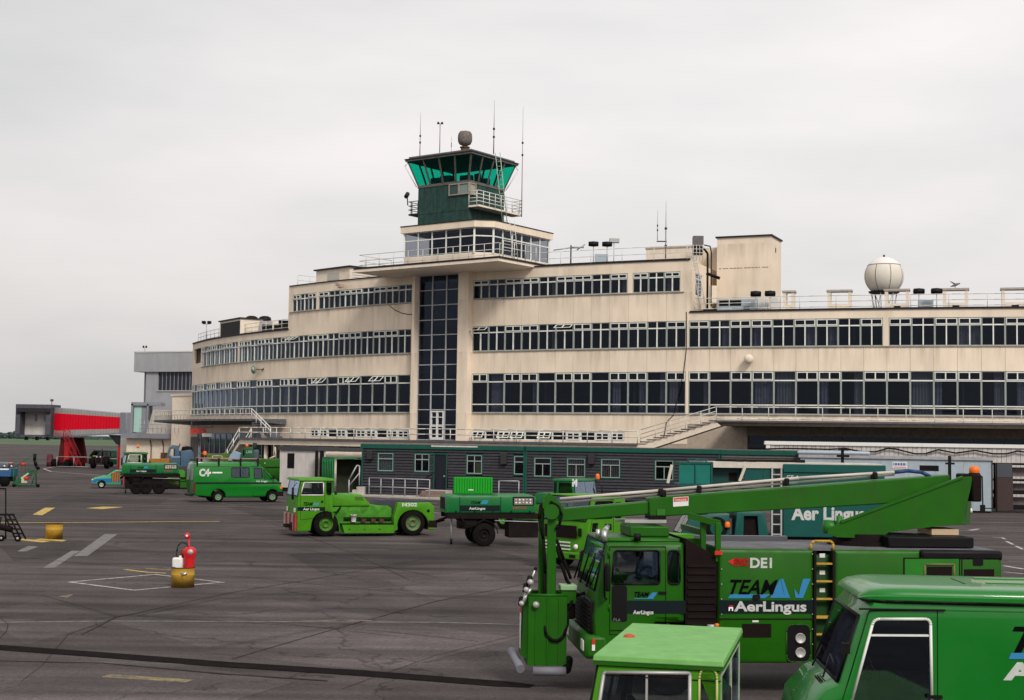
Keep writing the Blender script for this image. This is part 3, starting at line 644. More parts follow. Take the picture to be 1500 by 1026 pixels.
# ------------------------------------------------ stair tower glazing between two fins
q = MB(); seg(q, -6.2, -5.95, 4.15, 18.8, -.3, .7); seg(q, -6.85, -6.2, 4.15, HEAD3, -.28, -.002); tb(q, 'fin', CREAM)
q = MB(); seg(q, -1.2, -.15, 4.15, 18.8, -.3, .7); seg(q, -.15, -.12, 4.15, HEAD3, -.28, -.002); tb(q, 'fin', CREAM)
q = MB(); seg(q, -6.85, -.12, HEAD3, ROOF3 - .06, -.3, -.01); tb(q, 'parapet', CREAM)
q = MB(); zt = 18.75; nrow = 11; ph = (zt - 4.2) / nrow
cols = [-5.95, -5.95 + 1.52, -5.95 + 3.08, -1.2 + .12]
for i, u in enumerate(cols):
    seg(q, max(u - .05, -5.95), min(u + .05, -1.2), 4.2, zt, -.05, .1)
for j in range(nrow + 1): seg(q, -5.9, -1.22, 4.2 + j * ph - .035, 4.2 + j * ph + .035, -.045, .09)
sg = tb(q, 'stair_window', mat('stair_bar_grey', (.42, .42, .42), .5, var=.08))
for i in range(3):
    for j in range(nrow):
        if i == 1 and j < 2: continue
        a, b = cols[i] + .05, cols[i + 1] - .05; za, zb = 4.2 + j * ph + .035, 4.2 + (j + 1) * ph - .035
        k1, k2 = rw.uniform(-.015, .015), rw.uniform(-.015, .015); q = MB()
        q.hexa([F(a, k1, za), F(b, k2, za), F(b, k2 - .012, za), F(a, k1 - .012, za), F(a, -k2, zb), F(b, -k1, zb), F(b, -k1 - .012, zb), F(a, -k2 - .012, zb)])
        tb(q, 'pane', GLB, parent=sg)
q = MB(); a, b = cols[1] + .06, cols[2] - .06; zd = 4.2 + 2 * ph - .1
m2 = (a + b) / 2
for (aa, bb, za, zb) in ((a, a + .12, 4.2, zd), (b - .12, b, 4.2, zd), (m2 - .09, m2 + .09, 4.2, zd), (a, b, zd - .12, zd + .001), (a, b, 4.2, 4.42), (a, b, 5.35, 5.47), (a, b, 6.15, 6.22)):
    seg(q, aa, bb, za, zb, -.03, .13 + .001 * (aa != a))
dd = tb(q, 'door', WHITE); tb(seg(MB(), a + .12, b - .12, 4.42, zd - .12, 0, .012), 'pane', GLB, parent=dd)
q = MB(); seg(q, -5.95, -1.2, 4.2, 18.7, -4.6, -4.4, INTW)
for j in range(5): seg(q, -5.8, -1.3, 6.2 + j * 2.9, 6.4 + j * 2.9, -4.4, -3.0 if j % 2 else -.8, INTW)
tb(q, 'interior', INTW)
# ------------------------------------------------ cantilevered roof slab above the stair glazing
A0 = R(36)
EE = Vector((math.cos(A0), -math.sin(A0), 0)); NN = Vector((-math.sin(A0), -math.cos(A0), 0))
def front_span(pxl, pxr, D, z, e):   # walk along e from the left pixel column until the right one
    p = Vector((wx(pxl, D, z), D, 0)); t = 0.0
    while t < 60:
        q_ = p + e * t
        if q_.x >= wx(pxr, q_.y, z): break
        t += .05
    return p, p + e * t
pl, pr = front_span(519, 730, F(-10.3).y - 3.2, 19.1, Vector((math.cos(R(37)), -math.sin(R(37)), 0)))
back = Vector((math.sin(R(37)), math.cos(R(37)), 0))
poly = [pl, pr, pr + back * 6.6, pl + back * 6.6]
def flat(mb, poly, z0, z1, m=None):
    n = len(poly); vs = [(p.x, p.y, z0) for p in poly] + [(p.x, p.y, z1) for p in poly]
    mb.add(vs, [tuple(range(n - 1, -1, -1)), tuple(range(n, 2 * n))] + [(i, (i + 1) % n, (i + 1) % n + n, i + n) for i in range(n)], m); return mb
def grow(poly, k):
    c = sum(poly, Vector()) / len(poly); return [p + (p - c).normalized() * k for p in poly]
q = MB(); c = sum(poly, Vector()) / 4
mid = [p + (c - p) * .12 for p in poly]
n = 4; vs = [(p.x, p.y, 18.78) for p in mid] + [(p.x, p.y, 18.95) for p in poly] + [(p.x, p.y, 19.25) for p in poly]
q.add(vs, [(3, 2, 1, 0), (8, 9, 10, 11)] + [(i, (i + 1) % 4, (i + 1) % 4 + 4, i + 4) for i in range(4)] + [(i + 4, (i + 1) % 4 + 4, (i + 1) % 4 + 8, i + 8) for i in range(4)])
tb(q, 'cantilever_slab', CREAM2)
q = MB(); flat(q, grow(poly, .08), 19.20, 19.36); tb(q, 'slab_edge', LEADM)
SLABTOP = 19.36
# ------------------------------------------------ glazed lookout storey
def fr(p, e, k, n, z=0): return Vector((p.x + e.x * k + n.x * -0, p.y + e.y * k, z))
L0, L1 = front_span(592, 694, 125.0, 20.5, EE)
ch = Vector((math.cos(R(-8)), -math.sin(R(-8)), 0)); L2 = L1 + ch * 1.65
L3 = L2 + (-NN) * 8.4; L4 = L0 - NN * 9.5
look = [L0, L1, L2, L3, L4]
def zat(px, py, D): return wp(px, py, D).z
zb0 = SLABTOP; zs = 20.15; zw = zat(694, 333, L1.y); zc = zat(694, 322, L1.y)
q = MB(); flat(q, grow(look, -.0), zb0, zs); tb(q, 'lookout_base', CREAM)
q = MB(); flat(q, grow(look, .35), zw, zc - .08); tb(q, 'lookout_fascia', CREAM)
q = MB(); flat(q, grow(look, .42), zc - .078, zc); tb(q, 'roof_edge', LEADM)
q = MB(); inner = grow(look, -2.2); flat(q, inner, zs, zw, INTW); flat(q, grow(look, -.05), zs, zs + .02, INTW); tb(q, 'lookout_core', INTW)
def glazed(a, b, n, z0, z1, zt, m=WFRAME, g=GL):
    d = (b - a); ln = d.length; e = d.normalized(); nn = Vector((e.y, -e.x, 0))
    for i in range(n):
        p = a + d * i / n; r = a + d * (i + 1) / n; s = .06; q = MB()
        for (k0, k1, za, zb) in ((0, s, z0, z1), (ln / n - s, ln / n, z0, z1), (s, ln / n - s, z0, z0 + .07), (s, ln / n - s, z1 - .06, z1), (s, ln / n - s, zt - .05, zt + .05)):
            q.hexa([p + e * k0 - nn * .14 + Vector((0, 0, za)), p + e * k0 - nn * .03 + Vector((0, 0, za)), p + e * k1 - nn * .03 + Vector((0, 0, za)), p + e * k1 - nn * .14 + Vector((0, 0, za)),
                    p + e * k0 - nn * .14 + Vector((0, 0, zb)), p + e * k0 - nn * .03 + Vector((0, 0, zb)), p + e * k1 - nn * .03 + Vector((0, 0, zb)), p + e * k1 - nn * .14 + Vector((0, 0, zb))])
        w = tb(q, 'window', m)
        q = MB(); q.add([p + e * s - nn * .09 + Vector((0, 0, z0)), r - e * s - nn * .09 + Vector((0, 0, z0)), r - e * s - nn * .09 + Vector((0, 0, z1)), p + e * s - nn * .09 + Vector((0, 0, z1)),
                         p + e * s - nn * .10 + Vector((0, 0, z0)), r - e * s - nn * .10 + Vector((0, 0, z0)), r - e * s - nn * .10 + Vector((0, 0, z1)), p + e * s - nn * .10 + Vector((0, 0, z1))], [(0, 1, 2, 3), (7, 6, 5, 4), (0, 4, 5, 1), (1, 5, 6, 2), (2, 6, 7, 3), (3, 7, 4, 0)])
        tb(q, 'pane', g, parent=w)
ztr = zs + (zw - zs) * .68
glazed(L0, L1, 5, zs, zw, ztr); glazed(L1, L2, 1, zs, zw, ztr); glazed(L2, L3, 6, zs, zw, ztr)
q = MB()
for p in (L0, L1, L2, L3): q.cbox((p.x, p.y, (zs + zw) / 2), (.16, .16, zw - zs))
tb(q, 'corner_post', WFRAME)
# ------------------------------------------------ control cab
C0, C1 = front_span(612, 686, 127.0, 24.5, EE)
sd = (C1 - C0).length
C2 = C1 - NN * sd * .92; C3 = C0 - NN * sd * .92
cab = [C0, C1, C2, C3]; zf = zc; zg = zat(686, 265.5, C1.y); ze = zat(687, 226, C1.y)
q = MB()
def sheet(a, b, n, z0, z1):        # standing-seam copper sheets on one side
    d = (b - a) / n; e = d.normalized(); nn = Vector((e.y, -e.x, 0))
    for i in range(n):
        q2 = MB(); p = a + d * i; r = a + d * (i + 1); g = .015
        q2.hexa([p + e * g + Vector((0, 0, z0)), r - e * g + Vector((0, 0, z0)), r - e * g - nn * .08 + Vector((0, 0, z0)), p + e * g - nn * .08 + Vector((0, 0, z0)),
                 p + e * g + Vector((0, 0, z1)), r - e * g + Vector((0, 0, z1)), r - e * g - nn * .08 + Vector((0, 0, z1)), p + e * g - nn * .08 + Vector((0, 0, z1))])
        tb(q2, 'copper_sheet', COPPER)
flat(q, grow(cab, -.1), zf, zg, COPPER); tb(q, 'cab_base', COPPER)
for a, b in ((C0, C1), (C1, C2), (C2, C3), (C3, C0)):
    sheet(a, b, 8, zf, zf + 1.35); sheet(a, b, 8, zf + 1.38, zg - .12)
q = MB(); flat(q, grow(cab, .08), zg - .12, zg + .02); tb(q, 'cab_sill', mat('cab_bronze_frame', (.11, .10, .09), .5, var=.2))
BRZ = MATS['cab_bronze_frame']
top = grow(cab, 1.0); roofp = grow(cab, 1.3)
q = MB(); flat(q, roofp, ze, ze + .10, LEADM); flat(q, grow(cab, 1.22), ze - .14, ze - .002, BRZ); flat(q, grow(cab, .9), ze + .102, ze + .3, ROOFF); tb(q, 'cab_roof', LEADM)
for k in range(4):
    a, b = cab[k], cab[(k + 1) % 4]; ta, tb_ = top[k], top[(k + 1) % 4]; n = 4
    for i in range(n):
        p0, p1 = a.lerp(b, i / n), a.lerp(b, (i + 1) / n); t0, t1 = ta.lerp(tb_, i / n), ta.lerp(tb_, (i + 1) / n)
        z0v, z1v = Vector((0, 0, zg + .02)), Vector((0, 0, ze - .14)); e = (b - a).normalized(); nn = Vector((e.y, -e.x, 0))
        q = MB(); wdt = .07
        q.beam(p0 + z0v + e * wdt * .6, t0 + z1v + e * wdt * .6, wdt, .1, up=nn)
        q.beam(p1 + z0v - e * wdt * .6, t1 + z1v - e * wdt * .6, wdt, .1, up=nn)
        q.beam(p0 + z0v + Vector((0, 0, .05)), p1 + z0v + Vector((0, 0, .05)), .08, .09)
        w = tb(q, 'cab_window', BRZ)
        q = MB(); vs = [p0 + z0v, p1 + z0v, t1 + z1v, t0 + z1v]; q.add(vs + [v - nn * .012 for v in vs], [(0, 1, 2, 3), (7, 6, 5, 4), (0, 4, 5, 1), (1, 5, 6, 2), (2, 6, 7, 3), (3, 7, 4, 0)])
        tb(q, 'pane', GLG, parent=w)
q = MB(); cc = sum(cab, Vector()) / 4
rot = Matrix.Rotation(-A0, 3, 'Z')
flat(q, grow(cab, -.15), zg, zg + .05, INTW)
for k, (ox, oy) in enumerate(((-1.6, -1.5), (1.5, -1.2), (-.2, -1.9), (1.7, 1.0))): q.cbox(cc + rot @ Vector((ox, oy, 0)) + Vector((0, 0, zg + .45)), (1.1, .6, .8), rot, INTW)
q.cbox(cc + rot @ Vector((.6, 1.6, 0)) + Vector((0, 0, zg + .8)), (.5, .4, 1.5), rot, INTW)
tb(q, 'control_desk', INTW)
# small box window hung below the cab windows at the near corner
q = MB(); e2 = -NN
for (a, b, n) in ((C1 - EE * 2.15, C1 + EE * .12, 2), (C1, C1 + e2 * .95, 1)):
    d = (b - a) / n; e = d.normalized(); nn = Vector((e.y, -e.x, 0))
    for i in range(n):
        p, r = a + d * i, a + d * (i + 1); z0, z1 = zg - 1.15, zg - .1
        q2 = MB()
        for (x0, x1, za, zb) in ((0, .08, z0, z1), (d.length - .08, d.length, z0, z1), (.08, d.length - .08, z0, z0 + .1), (.08, d.length - .08, z1 - .1, z1)):
            q2.hexa([p + e * x0 + Vector((0, 0, za)), p + e * x1 + Vector((0, 0, za)), p + e * x1 + nn * .14 + Vector((0, 0, za)), p + e * x0 + nn * .14 + Vector((0, 0, za)),
                     p + e * x0 + Vector((0, 0, zb)), p + e * x1 + Vector((0, 0, zb)), p + e * x1 + nn * .14 + Vector((0, 0, zb)), p + e * x0 + nn * .14 + Vector((0, 0, zb))])
        w = tb(q2, 'box_window', mat('pale_bronze', (.30, .26, .22), .5, var=.1))
        q2 = MB(); vs = [p + e * .08 + nn * .06 + Vector((0, 0, z0 + .1)), r - e * .08 + nn * .06 + Vector((0, 0, z0 + .1)), r - e * .08 + nn * .06 + Vector((0, 0, z1 - .1)), p + e * .08 + nn * .06 + Vector((0, 0, z1 - .1))]
        q2.add(vs + [v - nn * .02 for v in vs], [(0, 1, 2, 3), (7, 6, 5, 4), (0, 4, 5, 1), (1, 5, 6, 2), (2, 6, 7, 3), (3, 7, 4, 0)])
        tb(q2, 'pane', [mat('dusty_dark_glass', (.035, .07, .06), .25), mat('pale_blind', (.20, .27, .23), .5), mat('buff_blind', (.33, .31, .23), .6)][i if n == 2 else 2], parent=w)
for s_ in (0, 2):     # grab rails at the flared corners
    q = MB(); q.tube([top[s_] + Vector((0, 0, ze - .2)), top[s_] + (top[s_] - cc).normalized() * .22 + Vector((0, 0, ze - .55)), cab[s_] + (cab[s_] - cc).normalized() * .15 + Vector((0, 0, zg))], .045, m=WHITE); tb(q, 'corner_tube', WHITE)
# side balcony (right face)
def railing(name, label, pts, h=1.0, rails=(1.0, .5), post=1.6, r=.03, m=None, cat='railing', group=None, pr=None):
    m = m or RAILM; o = pts[0]; t = thing(name, label, cat, o, 0, group); pts = [Vector(p) for p in pts]
    for k in rails:
        q = MB(); q.tube([p + Vector((0, 0, h * k)) - o for p in pts], r); q.build('rail', m, t)
    acc = 0; q = MB(); ln = 0; L_ = [0]
    for a, b in zip(pts[:-1], pts[1:]): ln += (b - a).length; L_.append(ln)
    n = max(1, round(ln / post)); tmpl = None
    for i in range(n + 1):
        s_ = ln * i / n; j = 0
        while j < len(L_) - 2 and L_[j + 1] < s_: j += 1
        f = (s_ - L_[j]) / max(1e-6, L_[j + 1] - L_[j]); p = pts[j].lerp(pts[j + 1], f) - o
        if tmpl is None:
            tmpl = MB().bar((0, 0, 0), (0, 0, h * max(rails)), pr or r).build('post', m, t); tmpl.location = p
        else:
            c = tmpl.copy(); COL.objects.link(c); c.location = p
    return t
bz = zf + 1.75
ba, bb = C1 - NN * .05 + EE * .0, C2 + (-NN) * .9
bal = [C1, C1 + EE * 1.15, C2 + EE * 1.15 - NN * 1.2, C2 - NN * 1.2]
q = MB(); flat(q, bal, bz - .16, bz, CREAM2); tb(q, 'balcony', CREAM2)
Z = lambda v, z: Vector((v.x, v.y, z))
railing('balcony_railing', 'white railing round the balcony of the green control tower', [Z(bal[0] + EE * .05, bz), Z(bal[1], bz), Z(bal[2], bz), Z(bal[3], bz)], 1.25, (1, .75, .5, .25), .9, .035, WHITE)
q = MB(); lb = [C0 - EE * 1.1, C0 - EE * .0, C3, C3 - EE * 1.1]; flat(q, lb, bz - .35, bz - .2, LEADM); tb(q, 'balcony', LEADM)
railing('balcony_railing', 'dark railing on the left balcony of the green control tower', [Z(C0, bz - .2), Z(C0 - EE * 1.1, bz - .2), Z(C3 - EE * 1.1, bz - .2)], 1.1, (1, .66, .33), .8, .035, LEADM)
# spotlight on the left balcony
sp = thing('signal_lamp', 'dark signal lamp on a bracket at the left balcony of the control tower', 'lamp', Z(C0 - EE * 1.2, bz + .9))
MB().bar((0, 0, -.3), (-.05, 0, .35), .05).build('bracket', LEADM, sp); MB().bar((-.15, -.2, .45), (-.05, .25, .8), .2, 10).build('housing', LEADM, sp)
# ladders
def ladder(name, label, p, q_, wd=.45, side=Vector((1, 0, 0)), n=None, m=None, r=.03):
    p, q_ = Vector(p), Vector(q_); t = thing(name, label, 'ladder', p); d = q_ - p; n = n or int(d.length / .32); m = m or RAILM
    for s_ in (-1, 1): MB().bar(side * wd / 2 * s_, d + side * wd / 2 * s_, r).build('rail', m, t)
    tm = MB().bar(-side * wd / 2, side * wd / 2, r * .7).build('rung', m, t); tm.location = d * (1 / n)
    for i in range(2, n): c = tm.copy(); COL.objects.link(c); c.location = d * (i / n)
    return t
PGR = mat('pale_green_ladder', (.34, .44, .36), .6, var=.1)
ladder('tower_ladder', 'long pale green ladder leaning on the right side of the control cab roof', Z(wp(740, 326, C1.y - .2), zc), wp(729, 224, C1.y - .2), .5, EE, 16, PGR, .035)
ladder('lookout_ladder', 'short ladder on the right of the glazed lookout storey', Z(wp(756, 360, L2.y + .6), SLABTOP), Z(wp(750, 326, L2.y + .6), zc + .1), .5, EE, 9, RAILM, .03)
# ------------------------------------------------ terrace, canopies and outside stairs
SLATE = mat('terrace_edge_slate', (.10, .10, .115), .6, var=.2)
q = MB(); run(q, -24.6, 17.3, 3.98, 4.15, 0, 5.2, SLATE); tb(q, 'terrace', SLATE)
q = MB(); run(q, -24.6, 17.3, 3.52, 3.978, 4.7, 5.0, CREAM2); seg(q, -24.6, -24.3, 3.52, 3.978, 0, 4.7, CREAM2); tb(q, 'terrace_fascia', CREAM2)
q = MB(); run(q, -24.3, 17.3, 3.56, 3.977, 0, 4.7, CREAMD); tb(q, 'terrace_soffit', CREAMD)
for u in (-22.9, -21.0, -18.6, -15, -11.4, -7.8, -4.2, -.6, 3, 6.6, 10.2, 13.8):
    tb(MB().bar(F(u, 4.4, 0), F(u, 4.4, 3.52), .2, 12), 'column', CREAM2)
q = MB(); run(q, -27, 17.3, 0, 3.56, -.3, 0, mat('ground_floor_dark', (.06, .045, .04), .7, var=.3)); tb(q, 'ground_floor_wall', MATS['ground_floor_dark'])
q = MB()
for i in range(26): seg(q, -26.5 + i * 1.7, -26.42 + i * 1.7, .1, 3.5, 0, .05, WFRAME)
tb(q, 'shopfront_mullion', MULL, kind='stuff')
# left canopy
q = MB()
nn_ = 16
for i in range(nn_):
    a, b = -53.4 + 29.1 * i / nn_, -53.4 + 29.1 * (i + 1) / nn_
    q.hexa([F(a, 4, 5.75), F(b, 4, 5.75), F(b, 0, 5.45), F(a, 0, 5.45), F(a, 4, 5.95), F(b, 4, 5.95), F(b, 0, 6.0), F(a, 0, 6.0)], SLATE)
tb(q, 'canopy', SLATE)
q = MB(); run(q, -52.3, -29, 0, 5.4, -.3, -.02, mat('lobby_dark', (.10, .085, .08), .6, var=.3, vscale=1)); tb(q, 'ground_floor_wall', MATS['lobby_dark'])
for i in range(11):
    a = -48 + i * 1.75; q = MB()
    for (x0, x1, za, zb) in ((a, a + .1, .1, 4.6), (a + 1.65, a + 1.75, .1, 4.6), (a + .1, a + 1.65, 4.5, 4.6), (a + .1, a + 1.65, 2.3, 2.4)): seg(q, x0, x1, za, zb, 0, .08)
    w = tb(q, 'lobby_window', MULL); tb(seg(MB(), a + .1, a + 1.65, .1, 4.5, .02, .035), 'pane', GL, parent=w)
    if i % 2: tb(seg(MB(), a + .3, a + 1.2, .3, 4.4, -.015, -.01), 'curtain', mat('pale_curtain', (.46, .47, .5), .9), parent=w)
# red writing over the lobby, seen from far off
Ds = 146.0; es = Vector((math.cos(R(24)), -math.sin(R(24)), 0)); a, b = (Vector((wx(279, Ds, 4.9), Ds, 0)), Vector((wx(279, Ds, 4.9), Ds, 0)) + es * 2.7)
sg = thing('lobby_sign', 'red lettered sign hanging under the left canopy of the terminal', 'sign', Z(a, wp(281, 638, Ds).z))
for k, (x, hh_) in enumerate(((0, .66), (.36, .5), (.66, .66), (.98, .5), (1.34, .62), (1.66, .5))):
    q = MB(); q.beam(es * (x + .02) + Vector((0, 0, .42)), es * (x + .1) + Vector((0, 0, .42)), .05, hh_); q.beam(es * (x + .1) + Vector((0, 0, .2 + hh_ * .7)), es * (x + .29) + Vector((0, 0, .2 + hh_ * .7)), .05, .13); q.beam(es * (x + .19) + Vector((0, 0, .36)), es * (x + .27) + Vector((0, 0, .36)), .05, hh_ * .55)
    q.build('letter_shape', LETR, sg)
Ls = (b - a).length
MB().beam(es * Ls * .55 + Vector((0, 0, .05)), es * Ls + Vector((0, 0, .05)), .06, .34).build('panel', WHITE, sg)
MB().beam((0, 0, .84), es * Ls + Vector((0, 0, .84)), .08, .06).bar((.1, 0, .84), (.1, 0, 1.4), .03).bar(es * Ls + Vector((0, 0, .84)), es * Ls + Vector((0, 0, 1.4)), .03).build('hanger', SLATE, sg)
# right canopy
q = MB(); run(q, 23.3, 54.2, 5.86, 6.0, 0, 5.05, SLATE); tb(q, 'canopy', SLATE)
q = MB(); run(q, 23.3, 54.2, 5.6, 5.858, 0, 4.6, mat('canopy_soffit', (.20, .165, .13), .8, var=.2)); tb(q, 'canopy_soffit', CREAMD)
q = MB(); run(q, 17.3, 54.2, 0, 3.4, -.3, -.02, INTW); run(q, 17.3, 24.6, 3.4, 5.72, -.3, -.02, CREAMD); run(q, 24.6, 54.2, 4.9, 5.6, -.35, .3, MATS['canopy_soffit']); tb(q, 'ground_floor_wall', INTW)  # upper band: canopy shade on the cream wall is painted in as brown
for i in range(12):
    a = 24.7 + i * 2.4; q = MB()
    for (x0, x1, za, zb) in ((a, a + .06, 3.4, 4.9), (a + 2.34, a + 2.4, 3.4, 4.9), (a + .06, a + 2.34, 3.4, 3.46), (a + .06, a + 2.34, 4.1, 4.14)): seg(q, x0, x1, za, zb, -.1, .02)
    w = tb(q, 'ground_floor_window', mat('dark_bar', (.10, .09, .085), .5)); tb(seg(MB(), a + .06, a + 2.34, 3.46, 4.9, -.05, -.04), 'pane', GL, parent=w)
# right stair up to the canopy
q = MB(); NS = 11
for i in range(NS):
    a, b = 17.5 + 5.8 * i / NS, 17.5 + 5.8 * (i + 1) / NS; z = 4.15 + 1.85 * (i + 1) / NS
    seg(q, a, b + .05, z - .19, z, 3.7, 5.05, SLATE)
st1 = thing('outside_stair', 'concrete stair with dark treads rising from the terrace to the right canopy', 'stairs', F(17.5, 4.4, 4.15))
q2 = MB()
for i in range(NS):
    q2 = MB(); a, b = 17.5 + 5.8 * i / NS, 17.5 + 5.8 * (i + 1) / NS; z = 4.15 + 1.85 * (i + 1) / NS
    seg(q2, a, b + .06, z - .10, z, 3.7, 5.12, SLATE); q2.build('step', SLATE, st1, F(17.5, 4.4, 4.15))
q2 = MB(); q2.hexa([F(17.2, 5, 3.6), F(17.9, 5, 3.6), F(17.9, 3.8, 3.6), F(17.2, 3.8, 3.6), F(17.2, 5, 4.06), F(17.9, 5, 4.06), F(17.9, 3.8, 4.06), F(17.2, 3.8, 4.06)])
q2.hexa([F(17.9, 5, 3.6), F(23.6, 5, 5.55), F(23.6, 3.8, 5.55), F(17.9, 3.8, 3.6), F(17.9, 5, 4.16), F(23.3, 5, 5.9), F(23.3, 3.8, 5.9), F(17.9, 3.8, 4.16)])
q2.build('stringer', CREAM2, st1, F(17.5, 4.4, 4.15))
def arc(u0, u1, d, z, n=None):
    n = n or max(2, int(abs(u1 - u0) / 1.5)); return [F(u0 + (u1 - u0) * i / n, d, z) for i in range(n + 1)]
railing('stair_railing', 'white handrail beside the dark stair steps up to the right canopy', [F(17.5, 5.0, 4.2), F(23.3, 5.0, 6.02)], 1.0, (1, .66, .33), 1.2, .028)
railing('canopy_railing', 'long white railing along the edge of the right canopy', arc(23.3, 54, 5.0, 6.0), 1.0, (1, .12), 2.05, .042, pr=.03)
railing('terrace_railing', 'long white railing along the terrace edge above the grey hut', arc(-24.5, 17.3, 5.1, 4.15), .95, (1, .52), 2.05, .042)
railing('canopy_railing', 'white railing along the curved edge of the left canopy', arc(-53.2, -24.3, 3.9, 5.97), .95, (1, .5), 1.1, .03)
# stair from the left canopy down to the terrace
st2 = thing('outside_stair', 'steep stair with white handrails from the left canopy down to the terrace', 'stairs', F(-23.6, 3.5, 4.15))
for i in range(9):
    a = -24.3 + i * .33; z = 5.85 - i * .195
    seg(MB(), a, a + .34, z - .09, z, 2.6, 3.9).build('step', SLATE, st2, F(-23.6, 3.5, 4.15))
q2 = MB(); q2.hexa([F(-24.3, 3.85, 5.35), F(-21, 3.85, 3.95), F(-21, 2.6, 3.95), F(-24.3, 2.6, 5.35), F(-24.3, 3.85, 5.7), F(-21, 3.85, 4.25), F(-21, 2.6, 4.25), F(-24.3, 2.6, 5.7)])
q2.build('stringer', SLATE, st2, F(-23.6, 3.5, 4.15))
railing('stair_railing', 'steep white handrail on the stair below the left canopy end', [F(-24.3, 3.9, 5.97), F(-21.1, 3.9, 4.17)], .95, (1, .66), 1.0, .05, WHITE)
# ground stair at the left end of the terrace
st3 = thing('outside_stair', 'stair with white handrails from the apron up to the left terrace end', 'stairs', F(-27, 4.6, 0))
for i in range(20):
    a = -24.6 - i * .21; z = 3.95 - i * .2
    seg(MB(), a - .23, a, z - .1, z, 3.7, 5.1).build('step', SLATE, st3, F(-27, 4.6, 0))
q2 = MB(); q2.hexa([F(-24.6, 5, 3.45), F(-28.8, 5, -.0), F(-28.8, 3.8, -.0), F(-24.6, 3.8, 3.45), F(-24.6, 5, 3.9), F(-28.8, 5, .12), F(-28.8, 3.8, .12), F(-24.6, 3.8, 3.9)]); q2.build('stringer', CREAM2, st3, F(-27, 4.6, 0))
for d in (3.75, 5.05): railing('stair_railing', 'white handrail of the apron stair, %s side' % ('inner' if d < 4 else 'outer'), [F(-24.5, d, 4.05), F(-28.8, d, 0)], 1.0, (1, .5), 1.6, .045, WHITE)
q2 = MB(); q2.add([F(-23.6, 3.2, 4.16), F(-22.5, 3.2, 4.16), F(-22.7, 3.2, 4.9), F(-24.5, 3.2, 5.9), F(-23.6, 3.1, 4.16), F(-22.5, 3.1, 4.16), F(-22.7, 3.1, 4.9), F(-24.5, 3.1, 5.9)], [(0, 1, 2, 3), (7, 6, 5, 4), (0, 4, 5, 1), (1, 5, 6, 2), (2, 6, 7, 3), (3, 7, 4, 0)])
tb(q2, 'stair_fin', CREAM2)
# ------------------------------------------------ things on the roofs
railing('roof_railing', 'thin white railing on the roof of the right wing', arc(20.1, 54, -.7, ROOF2), 1.15, (1, .62, .25), 2.9, .03, RAILM)
railing('roof_railing', 'white railing on the roof of the upper block right of the tower', arc(5.3, 19.4, -.7, ROOF3), 1.25, (1, .55), 2.6, .022)
railing('roof_railing', 'white railing on the roof of the far left wing', arc(-52, -24.8, -.5, ROOF2), 1.1, (1, .62, .25), 1.6, .03)
railing('roof_railing', 'white railing at the left end of the upper block roof', [F(-18.0, -5.2, ROOF3), F(-23.8, -5.2, ROOF3), F(-23.8, -.6, ROOF3), F(-18, -.6, ROOF3)][:3], 1.1, (1, .55, .15), 1.5, .025)
sl0, sl1 = pl + back * .25, pr + back * .25
dd_ = (pr - pl).normalized()
railing('roof_railing', 'white railing round the cantilevered slab below the lookout windows', [Z(pl + back * 4.6 + dd_ * .3, SLABTOP), Z(pl + back * .3 + dd_ * .3, SLABTOP), Z(pr + back * .3 - dd_ * .3, SLABTOP), Z(pr + back * 2.2 - dd_ * .3, SLABTOP)], 1.15, (1, .55, .2), 1.7, .028)
railing('roof_railing', 'white looped railing at the right end of the cantilevered slab', [Z(pr + back * .6, SLABTOP), Z(pr + back * 5.2, SLABTOP)], 1.35, (1, .6), 1.5, .035)
def obox(name, label, cat, pxl, pxr, D, ang, depth, z0, z1, m, roofm=None, oh=.12, group=None):
    e = Vector((math.cos(R(ang)), -math.sin(R(ang)), 0)); nb = Vector((math.sin(R(ang)), math.cos(R(ang)), 0))
    a, b = front_span(pxl, pxr, D, (z0 + z1) / 2, e); L_ = (b - a).length
    t = thing(name, label, cat, Z(a, z0), -R(ang), group); h = z1 - z0
    MB().box(0, L_, 0, depth, 0, h).build('wall', m, t)
    if roofm: MB().box(-oh, L_ + oh, -oh, depth + oh, h + .002, h + .13).build('roof', roofm, t)
    return t, L_, h
ph1, L1_, h1_ = obox('roof_penthouse', 'tall plain cream plant room block on the roof, right of the ladder', 'plant room', 1050, 1129, 119, 24, 3.6, ROOF2 - .35, 21.5, CREAM, LEADM)
q = MB()
for i in range(14): q.box(.2 + i * L1_ / 15, .2 + i * L1_ / 15 + random.uniform(.1, .28), -.015, 0, h1_ * .63, h1_ * .63 + .05)
q.build('crack_line', RUST, ph1)
MB().box(L1_ + .001, L1_ + .02, 1.5, 1.75, h1_ - 1.2, h1_ - .8).build('vent', BLKP, ph1)
q = MB(); q.box(L1_ + .001, L1_ + .03, 2.2, 3.2, 1.0, 2.0, WFRAME); q.box(L1_ + .031, L1_ + .04, 2.3, 3.1, 1.1, 1.9, BLKP); q.build('side_window', WFRAME, ph1)
ph2, a_, b_ = obox('roof_penthouse', 'lower cream plant room between the upper block and the tall penthouse', 'plant room', 1026, 1054, 121.5, 24, 4, ROOF2 - .35, 21.0, CREAM, None)
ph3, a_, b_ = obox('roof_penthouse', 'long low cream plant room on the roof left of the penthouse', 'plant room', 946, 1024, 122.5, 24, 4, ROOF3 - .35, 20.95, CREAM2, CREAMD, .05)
ph4, L4_, h4_ = obox('roof_penthouse', 'low cream roof box with a row of vent holes right of the tower', 'plant room', 896, 948, 125, 24, 3, ROOF3 - .35, 20.1, CREAM2, None)
q = MB()
for i in range(12): q.box(.3 + i * L4_ / 12.5, .42 + i * L4_ / 12.5, -.02, 0, h4_ - .3, h4_ - .2)
